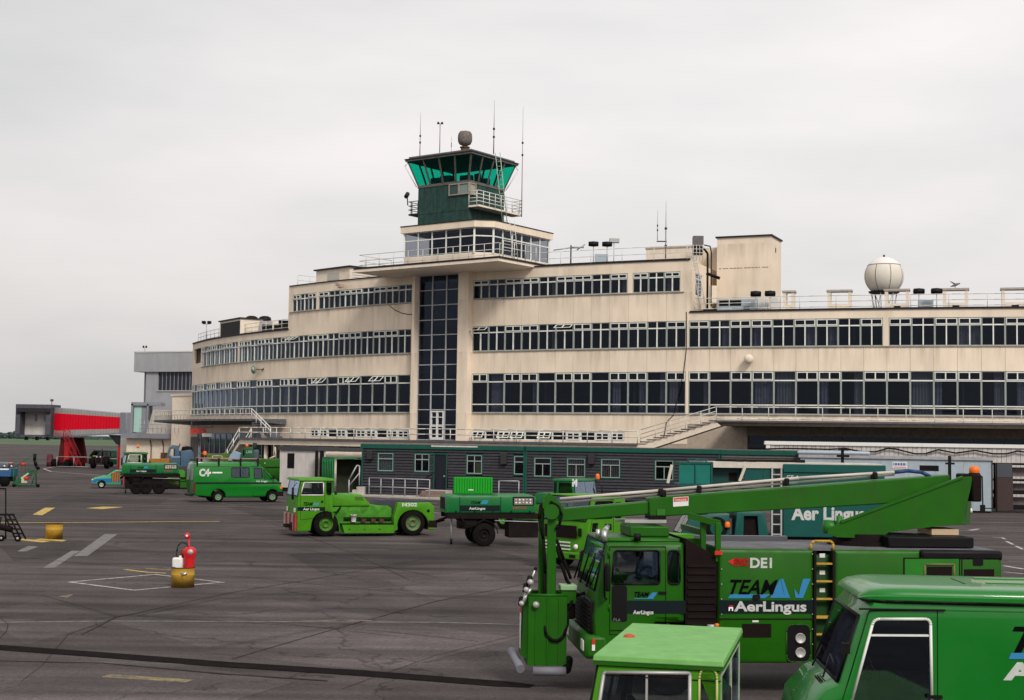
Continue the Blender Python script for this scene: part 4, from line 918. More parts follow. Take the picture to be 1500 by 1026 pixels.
q.build('vent_holes', BLKP, ph4, kind='stuff')
q = MB(); run(q, 5.2, 19.5, ROOF3 + .08, ROOF3 + .28, -1.4, -1.15, LEADM); tag(q.build('roof_duct', LEADM, None, F(12, -1, ROOF3)), 'dark duct running behind the roof railing right of the tower', 'duct')
ph5, L5_, h5_ = obox('roof_penthouse', 'cream plant room with black flat roof on the upper block, left of the slab', 'plant room', 463, 512, 138, 46, 5, ROOF3 - .35, 20.45, CREAM2, LEADM, .2)
q = MB(); q.box(L5_ * .35, L5_ * .7, -.03, -.001, .7, 1.4); q.build('shutter', mat('pale_shutter', (.5, .47, .42), .6), ph5)
for i in range(6): MB().box(L5_ + .001, L5_ + .05, .3 + .0, 4.2, .4 + i * .22, .49 + i * .22).build('louvre', WHITE, ph5)
# plant on the left wing roof
ph6, L6_, h6_ = obox('roof_plant', 'open fronted dark plant shed on the far left wing roof behind the railing', 'plant shed', 322, 352, 152, 58, 2.5, ROOF2 - .3, 16.45, CREAM2, LEADM, .15)
MB().box(.35, L6_ - .1, -.03, -.002, .35, h6_ - .2).build('opening', BLKP, ph6)
def blob_plant(px, D, z, w_, h_, lab, m, nme='roof_plant', cat='plant unit'):
    t = thing(nme, lab, cat, (wx(px, D, z), D, z)); MB().box(-w_ / 2, w_ / 2, 0, 1.2, 0, h_).build('casing', m, t, bevel=.04)
    MB().box(-w_ * .35, w_ * .35, -.03, 0, h_ * .3, h_ * .8).build('grille', BLKP, t); return t
for px, D, w_, h_, lab, m in ((362, 150, 2.2, 1.55, 'dark cooling unit next to the plant shed on the left wing roof', CHASS), (377, 149, 2.4, 1.75, 'rounded dark cooling unit, highest on the left wing roof', CHASS),
                              (393, 147.5, 1.9, 1.8, 'pale ventilation cabinet on the left wing roof', DALU), (407, 146, 1.2, 1.6, 'cream cabinet near the upper block on the left wing roof', CREAM2), (416, 145, 1.2, 1.7, 'dark cabinet against the upper block on the left wing roof', CHASS)):
    blob_plant(px, D, ROOF2 - .3, w_, h_, lab, m)
t = thing('cooling_fan', 'two round black fan drums on top of the left wing cooling units', 'fan', (wx(377, 149.4, 16.4), 149.4, 16.25))
for k in (-.7, .7): MB().lathe([(0, 0), (.6, 0), (.72, .2), (.6, .62), (.3, .75), (0, .75)], (k, .6, 0), n=14).build('drum', BLKP, t)
def floodpair(px, D, zb, h, lab, s=.32, gap=.55, m=BLKP):
    t = thing('floodlight', lab, 'floodlight', (wx(px, D, zb), D, zb)); MB().bar((0, 0, 0), (0, 0, h), .045).bar((-gap / 2 - .1, 0, h), (gap / 2 + .1, 0, h), .035).build('pole', GALV, t)
    for k in (-1, 1):
        MB().box(k * gap / 2 - s * .7, k * gap / 2 + s * .7, -.2, .2, h + .03, h + .03 + s).build('lamp_head', m, t, bevel=.06)
    return t
floodpair(302, 155, ROOF2, 1.7, 'pair of small floodlights on a post at the far left roof end', .3, .6)
for px, lab in ((869, 'black floodlight head left of the pair on the upper roof'), (889, 'black floodlight head right of the pair on the upper roof')):
    t = thing('floodlight', lab, 'floodlight', (wx(px, 119.5, ROOF3), 119.5, ROOF3)); MB().bar((0, 0, 0), (0, 0, 1.75), .035).build('pole', GALV, t); MB().lathe([(0, -.42), (.2, -.42), (.24, 0), (.2, .42), (0, .42)], (0, 0, 1.9), 'x', 10).build('lamp_head', BLKP, t)
t = thing('floodlight', 'small pale flood lamp facing left above the black pair', 'floodlight', (wx(899, 119.8, ROOF3), 119.8, ROOF3)); MB().bar((0, 0, 0), (0, 0, 2.1), .03).build('pole', GALV, t); MB().box(-.4, .45, -.2, .2, 2.05, 2.45).build('lamp_head', DALU, t, bevel=.05)
t = thing('roof_cabinet', 'pale grey electrical cabinet behind the upper roof railing', 'cabinet', (wx(881, 119.5, ROOF3), 119.5, ROOF3 - .3)); MB().box(-.55, .55, 0, .4, .5, 1.35).box(-.55, -.5, 0, .05, 0, .5).box(.5, .55, 0, .05, 0, .5).build('box', BWPAN, t)
t = thing('roof_mast', 'post with crossed lamp arms on the roof right of the lookout', 'mast', (wx(836, 120.5, ROOF3), 120.5, ROOF3)); MB().bar((0, 0, -.2), (0, 0, 1.9), .06).build('post', LEADM, t); MB().bar((-1.5, 0, 1.45), (0, 0, 1.7), .05).bar((0, 0, 1.7), (1.1, 0, 1.75), .08).bar((.5, .0, 1.5), (1.2, 0, 2.0), .05).build('arm', GALV, t)
def mast(px, py0, py1, D, lab, r=.045, zb=None, nodes=(.3, .45)):
    b = wp(px, py0, D); tp = wp(px, py1, D); h = tp.z - b.z; t = thing('aerial', lab, 'aerial', b)
    MB().bar((0, 0, 0), (0, 0, h * .48), r, 8, r2=r * .9).bar((0, 0, h * .48), (0, 0, h), r * .55, 6, r2=.012).build('rod', mat('aerial_pink_grey', (.28, .23, .23), .6), t)
    q = MB()
    for k in nodes: q.bar((0, 0, h * k), (0, 0, h * k + .16), r * 1.9, 8)
    q.build('clamp', LEADM, t); return t
cy = cc.y
mast(615, 230, 165, C0.y - .2, 'thin whip aerial at the left edge of the control cab roof')
mast(723, 226, 147, C1.y + .6, 'tallest whip aerial on the control cab roof, behind the ladder', .055)
mast(764, 318, 156, C2.y, 'tall whip aerial rising past the right side of the control cab', .05, nodes=(.55, .66))
mast(661, 222, 200, cy, 'shortest faint whip aerial beside the radar drum', .02)
mast(975, 379, 294, 117.5, 'tall thin aerial with side arm on the roof left of the penthouse', .06, nodes=(.2, .5))
mast(963, 352, 308, 117.5, 'short side aerial held by the arm of the tall one', .03)
t = thing('aerial', 'horizontal bracket joining the two aerials left of the penthouse', 'bracket', wp(975, 354, 117.5)); MB().bar((-.75, 0, 0), (.1, 0, 0), .05).build('arm', LEADM, t)
b = wp(644, 224, cy - .8); t = thing('wind_gauge', 'anemometer pole with two black cups on the control cab roof', 'anemometer', b); hh = wp(644, 182, cy - .8).z - b.z
MB().bar((0, 0, 0), (0, 0, hh), .04).bar((-.17, 0, hh), (.17, 0, hh), .03).build('pole', mat('aerial_pink_grey', (1, 1, 1)), t)
for k in (-1, 1): MB().lathe([(0, -.02), (.12, 0), (.10, .14), (.04, .2), (0, .2)], (k * .17, 0, hh), n=10).build('cup', LEADM, t)
b = wp(681, 217, cy) - Vector((0, 0, .42)); t = thing('radar_drum', 'weathered brown radar drum on a short pedestal on the control cab roof', 'radar', b)
MB().lathe([(.42, -.4), (.36, .34), (.46, .42), (.46, .5), (0, .5)], n=12, smooth=False).build('pedestal', RUST, t)
MB().lathe([(0, .5), (.18, .58), (.52, .75), (.64, 1.0), (.66, 1.35), (.62, 1.7), (.48, 1.9), (.2, 1.94), (0, 1.94)], n=18).build('drum', MESHG, t)
# roof frames (vent openings) along the right wing
for i, (pa, pb, lab) in enumerate(((1147, 1163, 'narrow cream roof frame beside the penthouse'), (1212, 1246, 'cream roof frame between the penthouse and the radome'), (1296, 1331, 'cream roof frame in front of the radome'),
                                  (1381, 1418, 'cream roof frame with a small bird on top, right of the radome'), (1467, 1506, 'cream roof frame at the right edge of the view'))):
    D = 110.2 + (1160 - pa) * -.004 * -1 if False else F(28 + (pa - 1158) / 20.2, -3).y; e = Vector((math.cos(R(17)), -math.sin(R(17)), 0))
    a, b = front_span(pa, pb, D, 15.5, e); L_ = (b - a).length; t = thing('roof_frame', lab, 'roof vent frame', Z(a, ROOF2 - .3), -R(17), 'cream vent frames on the right wing roof')
    MB().box(0, .25, 0, .9, 0, 2.0).build('post', CREAM2, t); MB().box(L_ - .25, L_, 0, .9, 0, 2.0).build('post', CREAM2, t)
    MB().box(.25, L_ - .25, 0, .9, 0, 1.0).build('wall', CREAM2, t); MB().box(-.08, L_ + .08, -.08, .98, 2.002, 2.15).build('cap', CONC, t)
    if i in (2, 3, 4): MB().box(L_ * .38, L_ * .65, -.02, -.001, .65, .8).build('grille', BLKP, t)
b = Z(Vector((wx(1399, 111.0, 16.6), 111.0, 0)), ROOF2 + 1.85); t = thing('bird', 'small dark gull perched on the roof frame right of the radome', 'bird', b)
q = MB(); q.loft([[Vector((x, r * math.cos(a), .3 + x * .35 + r * math.sin(a))) for a in [k * math.pi / 4 for k in range(8)]] for x, r in ((-.38, .02), (-.2, .07), (0, .12), (.16, .10), (.26, .06), (.33, .07), (.4, .03))], smooth=True); q.bar((0, .03, 0), (0, .03, .25), .015).bar((0, -.03, 0), (0, -.03, .25), .015); q.build('body', mat('gull_grey', (.12, .12, .11), .8), t)
q = MB(); q.add([(-.1, .08, .42), (.12, .08, .42), (-.35, .1, .62), (-.1, .11, .38), (.12, .11, .38), (-.35, .13, .58)], [(0, 1, 2), (5, 4, 3), (0, 3, 4, 1), (1, 4, 5, 2), (2, 5, 3, 0)]); q.build('wing', mat('gull_grey', (1, 1, 1)), t)
for px, lab in ((1346, 'dark roof lamp just right of the radome'), (1372, 'dark roof lamp second from the radome'), (1107, 'dark roof lamp at the foot of the tall penthouse'), (1128, 'dark roof lamp at the right corner of the penthouse')):
    Dl = F(28 + (px - 1158) / 20.2, -1.6).y; t = thing('roof_lamp', lab, 'lamp', (wx(px, Dl, 16), Dl, ROOF2 - .2)); MB().bar((0, 0, 0), (0, 0, 1.55), .035).build('pole', GALV, t); MB().lathe([(0, -.42), (.22, -.4), (.26, 0), (.22, .4), (0, .42)], (0, 0, 1.68), 'x', 10).build('lamp_head', BLKP, t)
t = thing('roof_cabinet', 'pale grey cabinet on the right wing roof right of the radome', 'cabinet', (wx(1357, 110.6, 15.2), 110.6, ROOF2 - .3)); MB().box(-.55, .55, 0, .4, .45, 1.25).box(-.5, -.44, .1, .16, 0, .45).box(.44, .5, .1, .16, 0, .45).build('box', BWPAN, t)
# air handling unit by the penthouse
b = (wx(1066, 115.2, 15.3), 115.2, ROOF2 - .1); t = thing('air_handling_unit', 'white air handling unit with a dark louvred opening in front of the penthouse', 'air handling unit', b, -R(20))
MB().box(-.9, 2.4, 0, 1.2, 0, 1.3).build('casing', BWPAN, t, bevel=.03); MB().box(-.7, 1.1, -.02, 0, .75, 1.2).build('opening', BLKP, t)
for x in (2.42, 3.4): MB().box(x, x + .75, 0, .9, 0, 1.35).build('side_cabinet', WHITE, t, bevel=.03)
for k in range(2): MB().box(1.3, 1.8, -.02, -.001, .15 + k * .3, .35 + k * .3).build('vent', BLKP, t)
q = MB(); 
for i in range(9): q.box(-2.6 + random.uniform(0, 1.6), -1.2 + random.uniform(-.4, .3), random.uniform(0, .8), random.uniform(.9, 1.3), random.uniform(0, .3), random.uniform(.3, .6))
q.build('pipework', CHASS, t)
# radome
c = Vector((wx(1295, 118, 17), 118, 0)); rz = (57 / 2) / (FPX / 118); zc_ = wp(1295, 405, 118).z
t = thing('radome', 'cream panelled spherical radome on a legged platform on the right wing roof', 'radome', (c.x, c.y, ROOF2 - .35)); zz = zc_ - ROOF2 + .35
prof = []
for i in range(25):
    a = -math.pi / 2 + .52 + (math.pi - .52) * i / 24; prof.append((rz * math.cos(a), zz + rz * math.sin(a)))
def gore(a0, a1, i0, i1, nm):
    q = MB(); vs = []; n = 5
    for i in range(i0, i1 + 1):
        for k in range(n + 1): a = a0 + (a1 - a0) * k / n; vs.append((prof[i][0] * math.cos(a), prof[i][0] * math.sin(a), prof[i][1]))
    fs = [(j * (n + 1) + k, j * (n + 1) + k + 1, (j + 1) * (n + 1) + k + 1, (j + 1) * (n + 1) + k) for j in range(i1 - i0) for k in range(n)]
    q.add(vs, fs, None, True); return q.build(nm, RADM, t)
for k in range(8): gore(math.radians(45 * k + 1.1 + 5), math.radians(45 * k + 43.9 + 5), 0, 15, 'panel')
q = MB(); q.lathe([prof[i] for i in range(15, 25)], n=36); q.build('cap', WHITE, t)
q = MB(); k = 15; q.lathe([(prof[k][0] + .005, prof[k][1] - .04), (prof[k][0] + .03, prof[k][1]), (prof[k][0] - .01, prof[k][1] + .05)], n=36); q.lathe([(rz * .97 * math.cos(-math.pi / 2 + .52 + (math.pi - .52) * i / 24), zz + rz * .985 * math.sin(-math.pi / 2 + .52 + (math.pi - .52) * i / 24)) for i in range(16)], n=36); q.build('seam', mat('radome_seam', (.25, .21, .15), .8), t)
MB().lathe([(0, zz - rz * .88), (1.2, zz - rz * .88), (1.3, zz - rz * .8), (0, zz - rz * .8)], n=24, smooth=False).build('platform', LEADM, t)
q = MB()
for k in range(6): a = k * math.pi / 3; q.bar((.7 * math.cos(a), .7 * math.sin(a), 0), (1.05 * math.cos(a), 1.05 * math.sin(a), zz - rz * .88), .05).bar((.7 * math.cos(a), .7 * math.sin(a), 0), (1.05 * math.cos(a + 1.05), 1.05 * math.sin(a + 1.05), zz - rz * .88), .03)
q.build('leg', GALV, t); MB().bar((0, 0, zz + rz), (0, 0, zz + rz + .18), .09, 8).build('finial', RUST, t)
# ladder, cage and pipes beside the penthouse
ladder('roof_ladder', 'white caged ladder at the right end of the upper block', wp(1030, 452, 113.2), wp(1017, 380, 113.2), .45, Vector((1, 0, 0)), 14, RAILM, .03)
b = wp(1006, 381, 114.2); t = thing('ladder_cage', 'white mesh cage at the top of the roof ladder', 'cage', b)
q = MB()
for i in range(6): q.bar((i * .26, 0, 0), (i * .26, 0, 1.25), .022)
for i in range(5): q.bar((0, 0, i * .3), (1.3, 0, i * .3), .022); q.bar((1.3, 0, i * .3), (1.3, .7, i * .3), .022)
q.build('bars', RAILM, t)
b = wp(1036, 460, 114.6); t = thing('flue_pipe', 'thick black flue pipe with bends rising beside the penthouse', 'pipe', b)
MB().tube([(0, 0, 0), (0, 0, 4.9), (-.25, 0, 5.25), (-.6, 0, 5.25)], .09, 8).bar((.3, 0, .6), (.3, 0, 5.0), .05).tube([(.3, 0, 5), (.2, 0, 5.5), (-.3, 0, 5.6)], .05, 8).bar((-.1, 0, 3.3), (1.0, 0, 2.9), .13, 8).build('pipe', BLKP, t)
MB().box(.2, .75, 0, .4, .9, 2.3).build('box', CREAM2, t, bevel=.02)
b = wp(1025, 357, 118.5); t = thing('chimney_box', 'square grey steel flue box above the ladder cage', 'chimney', b); MB().box(-.5, .3, 0, .8, -.9, -.1).build('lower_band', BLKP, t); MB().box(-.52, .32, -.02, .82, -.098, .65).build('upper_band', mat('weathered_steel', (.12, .11, .11), .5, var=.2), t)
# round fittings on the facade
b = F(-29.4, .25, 11.0); b = Vector((wp(373, 542, F(-30.5).y).x, F(-30.5).y - .5, wp(373, 542, F(-30.5).y).z)); t = thing('wall_lamp', 'round greenish lamp on a bracket on the left wing wall', 'lamp', b, -R(50))
MB().lathe([(0, -.1), (.36, -.1), (.45, 0), (.36, .1), (0, .1)], (0, 0, 0), 'y', 18).build('drum', mat('lamp_green_rim', (.16, .24, .18), .5), t); MB().lathe([(0, -.12), (.27, -.115), (0, -.105)], (0, 0, 0), 'y', 16).build('lens', mat('lamp_grey', (.40, .44, .40), .4), t)
MB().bar((.4, .1, 0), (1.3, .35, 0), .04).bar((1.3, .15, -.1), (1.3, .5, .15), .08).build('bracket', RUST, t)
b = F(25.0, .35, 0); p_ = wp(1097, 526, b.y); t = thing('wall_siren', 'rounded cream siren drum on the wall of the right wing', 'siren', (p_.x, b.y, p_.z), -R(21))
MB().lathe([(0, -.38), (.28, -.36), (.36, -.2), (.36, .1), (.3, .2), (0, .22)], (0, 0, 0), 'y', 16).build('drum', CREAM2, t); MB().box(-.1, .1, .2, .4, -.3, .3).build('bracket', RUST, t)
q = MB(); P0 = F(19.5, .06, ROOF2 + .2)
q.tube([F(19.6, .04, ROOF2), F(19.65, .05, 12), F(19.4, .05, 9.9), F(18.6, .04, 6.5), F(18.0, .04, 5.9), F(17.7, .04, 4.2)], .03); tag(q.build('loose_cable', BLKP, None, P0), 'dark cable hanging down the facade joint to the stair', 'cable')
q = MB(); q.tube([F(-9.5, .04, 16.3), F(-8.9, .05, 15.9), F(-8, .05, 15.55), F(-7.2, .05, 15.4), F(-6.5, .05, 15.4)], .03); tag(q.build('loose_cable', BLKP, None, F(-8, 0, 16)), 'short sagging cable under the top windows left of the stair glazing', 'cable')
b = F(-15.7, .3, 18.45); t = thing('wall_camera', 'small pinkish bracket lamp under the roof edge of the upper left block', 'lamp', b, -R(45)); MB().box(-.5, .1, -.3, 0, .0, .35).box(0, .5, -.45, -.1, -.25, .15).build('housing', mat('dusty_pink', (.45, .32, .27), .7), t, bevel=.05)
# ------------------------------------------------ grey pier building and jet bridge behind
e = Vector((math.cos(R(38)), -math.sin(R(38)), 0))
D0 = 182.0; a, b2 = front_span(196, 330, D0, 12, Vector((math.cos(R(22)), -math.sin(R(22)), 0))); Lp = (b2 - a).length
pb = thing('pier_building', 'grey pier building with a wide dark window behind the left wing', 'building', Z(a, 0), -R(22))
zt = wp(196, 517, D0).z; OV = zt - wp(198, 545, D0).z
k1 = Lp * .13
MB().box(0, Lp, 0, 9, zt - OV, zt).build('upper_wall', GREYC, pb); MB().box(-.05, Lp, -.06, 9.05, zt + .001, zt + .16).build('roof_edge', WPAN, pb)
MB().box(.55, 1.7, 1.5, 8, 6.0, zt - OV - .001).build('recess_wall', GREYM, pb)
wl, wr = Lp * .255, Lp * .9; zw0, zw1 = wp(230, 572, D0 - 1).z, wp(230, 541, D0 - 1).z
q = MB(); q.box(1.7, wl, .3, 8, 0, zt - OV - .002); q.box(wl, Lp, .3, 8, 0, zw0); q.box(wr, Lp, .3, 8, zw0, zt - OV - .002); q.build('lower_wall', GREYC, pb)
MB().box(wl, wr, .5, .6, zw0, zt - OV - .002).build('window_back', mat('pier_glass_dark', (.02, .022, .035), .2), pb)
q = MB()
for i in range(16): q.box(wl + i * (wr - wl) / 15 - .04, wl + i * (wr - wl) / 15 + .04, .42, .5, zw0, zt - OV - .003)
q.build('window_mullion', GREYM, pb); MB().box(wl - .1, wr, .2, .3, zw0 - .15, zw0 - .001).build('window_sill', CONC, pb)
t = thing('roof_beacon', 'small twin lamp post on the grey pier building roof', 'lamp', (wx(212, D0 + 2, zt), D0 + 2, zt)); MB().bar((0, 0, 0), (0, 0, .8), .05).build('post', GALV, t)
for k in (-1, 1): MB().lathe([(0, 0), (.14, .05), (.1, .3), (0, .32)], (k * .18, 0, .75), n=8).build('lamp_head', BLKP, t)
an, La, ha = obox('annexe', 'cream annexe with a thin roof between the pier building and left wing', 'annexe', 251, 292, 168, 30, 6, 0, wp(251, 580, 168).z, CREAM2, CREAM2, .15)
an2, La2, ha2 = obox('link_building', 'low cream link building below the pier walkway at the left', 'building', 185, 290, 172, 14, 6, 0, wp(200, 641, 172).z, CREAM2, GREYM, .5)
MB().box(-.3, La2 + .2, -.9, -.5, ha2 - .1, ha2 + .5).build('walkway_edge', GREYM, an2)
q = MB()
for k in (.33, .5): q.tube([(La2 * k, -.05, ha2 - .3), (La2 * k + .2, -.06, ha2 - 1.0), (La2 * k + .2, -.06, .6)], .07)
q.build('pipe', RUST, an2); MB().box(La2 * .5, La2 * .5 + .7, -.3, 0, .6, 2.2).build('meter_box', RUST, an2)
railing('walkway_railing', 'thin mesh railing on the pier walkway left of the terminal', [Vector((wx(205, 169, 5), 169, 4.55)), Vector((wx(262, 166, 5), 166, 4.55))], 1.5, (1, .66, .33), .7, .025, GALV)
# sloped grey block and glass box by the bridge root
b = Vector((wx(213, 170, 5), 170.5, 4.4)); t = thing('sloped_block', 'pale grey sloping concrete block on the pier walkway', 'stair block', b); MB().prism([(0, 0), (4.2, 0), (3.6, 2.9), (.7, 2.9)], 0, 3, 'y').build('wall', CONC, t)
b = Vector((wx(191, 171, 5), 171, 4.5)); t = thing('glass_link', 'narrow glazed link between the jet bridge and pier', 'glazed link', b)
MB().box(0, .25, 0, 2, 0, 3.5).box(1.9, 2.1, 0, 2, 0, 3.5).box(0, 3.6, 0, 2, 3.3, 3.7).build('frame', GREYM, t); MB().box(.3, 1.2, .3, .32, .1, 3.3).build('pane', mat('pale_green_glass', (.35, .55, .50), .2), t); MB().box(1.2, 1.9, .3, .32, .1, 3.3).build('pane', GREYM, t)
# jet bridge
Dj = 186.0
a = Vector((wx(80, Dj, 6), Dj, 0)); bq = Vector((wx(178, 178, 6), 178, 0)); ej = (bq - a).normalized(); Lj = (bq - a).length
jb = thing('jet_bridge', 'passenger boarding bridge with a wide red band and grey docking cab', 'jet bridge', Z(a, 0), math.atan2(ej.y, ej.x))
zj0, zj1 = wp(80, 639, Dj).z, wp(80, 597, Dj).z; sj = (wp(178, 634, 178).z - zj0); tj = wp(178, 606, 178).z - zj1
n = 24
for i in range(n):
    x0, x1 = Lj * i / n, Lj * (i + 1) / n; f0, f1 = i / n, (i + 1) / n; g_ = .05
    zb0, zb1_ = zj0 + sj * f0, zj0 + sj * f1; zt0, zt1 = zj1 + tj * f0, zj1 + tj * f1
    q = MB()
    def strp(k0, k1, m, y):
        q.hexa([(x0 + g_, y, zb0 + (zt0 - zb0) * k0), (x1 - g_, y, zb1_ + (zt1 - zb1_) * k0), (x1 - g_, y + .1, zb1_ + (zt1 - zb1_) * k0), (x0 + g_, y + .1, zb0 + (zt0 - zb0) * k0),
                (x0 + g_, y, zb0 + (zt0 - zb0) * k1), (x1 - g_, y, zb1_ + (zt1 - zb1_) * k1), (x1 - g_, y + .1, zb1_ + (zt1 - zb1_) * k1), (x0 + g_, y + .1, zb0 + (zt0 - zb0) * k1)], m)
    strp(0, .2, DALU, -.1); strp(.2, .8, REDB, -.1); strp(.8, 1, DALU, -.1); q.build('cladding_panel', REDB, jb)
q = MB(); q.hexa([(0, 0, zj0), (Lj, 0, zj0 + sj), (Lj, 2.6, zj0 + sj), (0, 2.6, zj0), (0, 0, zj1 - .05), (Lj, 0, zj1 + tj - .05), (Lj, 2.6, zj1 + tj - .05), (0, 2.6, zj1 - .05)]); q.build('tunnel', GREYM, jb)
q = MB(); q.hexa([(0, -.12, zj0 - .2), (Lj, -.12, zj0 + sj - .2), (Lj, .0, zj0 + sj - .2), (0, 0, zj0 - .2), (0, -.12, zj0 - .01), (Lj, -.12, zj0 + sj - .01), (Lj, 0, zj0 + sj - .01), (0, 0, zj0 - .01)]); q.build('bottom_rail', GREYM, jb)
x0c = -(FPX and (80 - 28) / FPX * Dj); zcb = wp(55, 640, Dj).z; zct = wp(55, 593, Dj).z
RJ = Matrix.Rotation(-math.atan2(ej.y, ej.x), 3, 'Z')
def jbox(q, x0, x1, y0, y1, z0, z1):
    ps = [(x0, y0, z0), (x1, y0, z0), (x1, y1, z0), (x0, y1, z0), (x0, y0, z1), (x1, y0, z1), (x1, y1, z1), (x0, y1, z1)]
    return q.hexa([RJ @ Vector(p) for p in ps])
DGR = mat('bellows_grey', (.07, .072, .09), .7, var=.2)
q = MB(); jbox(q, x0c, 0, -1.4, 2.4, zct - .5, zct); jbox(q, x0c + .1, 0, -1.2, 2.2, zcb, zcb + .25); jbox(q, x0c, x0c + .6, -1.35, 2.4, zcb + .25, zct - .501); jbox(q, -.75, -.05, -1.35, 2.4, zcb + .25, zct - .501); q.build('docking_cab', DGR, jb)
q = MB(); jbox(q, x0c + .2, -.1, -1.75, -1.401, zct - 1.0, zct - .55); q.build('bellows', LEADM, jb)
q = MB(); jbox(q, x0c + .6, -.75, .6, .8, zcb + .25, zct - .501); q.build('cab_back', WPAN, jb)
for k in (.42, .68):
    q = MB(); jbox(q, x0c - x0c * k - .1, x0c - x0c * k + .25 + (k > .5) * .3, .55, .6, zcb + 2.0, zcb + 2.9); q.build('cab_window', GREYM, jb)
for k in (.25, .55, .85):
    q = MB(); jbox(q, x0c * (1 - k) - .15, x0c * (1 - k) + .15, -.6, 0, zcb - .45, zcb); q.build('bumper', BLKP, jb)
MB().bar((-1.4, .5, zct), (-1.4, .5, zct + .5), .04).lathe([(0, .45), (.22, .5), (.22, .75), (0, .8)], (-1.4, .5, zct), n=10).build('beacon', RUST, jb)
q = MB(); q.box(Lj, Lj + 1.3, -.3, 2.9, zj0 + sj - .2, zj1 + tj + .15); q.build('rotunda', GREYM, jb, bevel=.1)
q = MB(); q.box(Lj - .9, Lj + .1, .3, 1.4, 0, zj0 + sj - 1.1); q.build('support_column', RED, jb); MB().prism([(Lj - 2.6, zj0 + sj - .3), (Lj - .9, zj0 + sj - 1.5), (Lj + .2, zj0 + sj - 1.5), (Lj + .2, zj0 + sj - .3)], .1, 1.8, 'y').build('bracket', LEADM, jb)
MB().box(Lj + .2, Lj + 1.6, -.2, 1.6, 0, zj0 + sj - .2).build('support_wall', CONC, jb)
# red drive unit with stair
p0 = Lj * .1; q = MB(); q.prism([(.7, .5), (4.6, .5), (3.6, zj0 - .15), (1.2, zj0 - .15)], .2, .5, 'y'); q.prism([(.7, .5), (4.6, .5), (3.6, zj0 - .15), (1.2, zj0 - .15)], 1.7, 2.0, 'y'); q.build('drive_frame', mat('dark_red_frame', (.12, .004, .006), .6, var=.3), jb)
MB().box(2.3, 3.2, -.05, .3, .6, 3.2).build('drive_motor', RED, jb); MB().box(-.3, 4.0, 0, 2, 0, .55).build('bogie', CHASS, jb)
for x in (.6, 3.3): MB().lathe([(0, -.2), (.5, -.2), (.5, .2), (0, .2)], (x, -.2, .5), 'y', 14).build('wheel', BLACK, jb)
q = MB(); q.beam((3.6, -.5, zj0), (6.6, -.5, .15), .08, .2); q.beam((3.6, -1.2, zj0), (6.6, -1.2, .15), .08, .2); q.bar((3.6, -1.2, zj0 + 1), (6.6, -1.2, 1.15), .04).bar((3.6, -.5, zj0 + 1), (6.6, -.5, 1.15), .04)
for i in range(12): f = i / 12; q.box(3.6 + 3 * f, 3.85 + 3 * f, -1.2, -.5, zj0 * (1 - f) + .15 * f, zj0 * (1 - f) + .15 * f + .04); 
for i in range(5): f = i / 4; q.bar((3.6 + 3 * f, -1.2, zj0 * (1 - f) + .15 * f), (3.6 + 3 * f, -1.2, zj0 * (1 - f) + .15 * f + 1), .03)
q.build('access_stair', mat('stair_dark_red', (.26, .008, .012), .6), jb)
q = MB()
for i in range(9): q.bar((.8 + i * .35, -.35, zj0 - .1), (.8 + i * .35, -.35, zj0 + .75), .025)
q.bar((.8, -.35, zj0 + .75), (3.6, -.35, zj0 + .75), .03); q.build('access_railing', RED, jb)
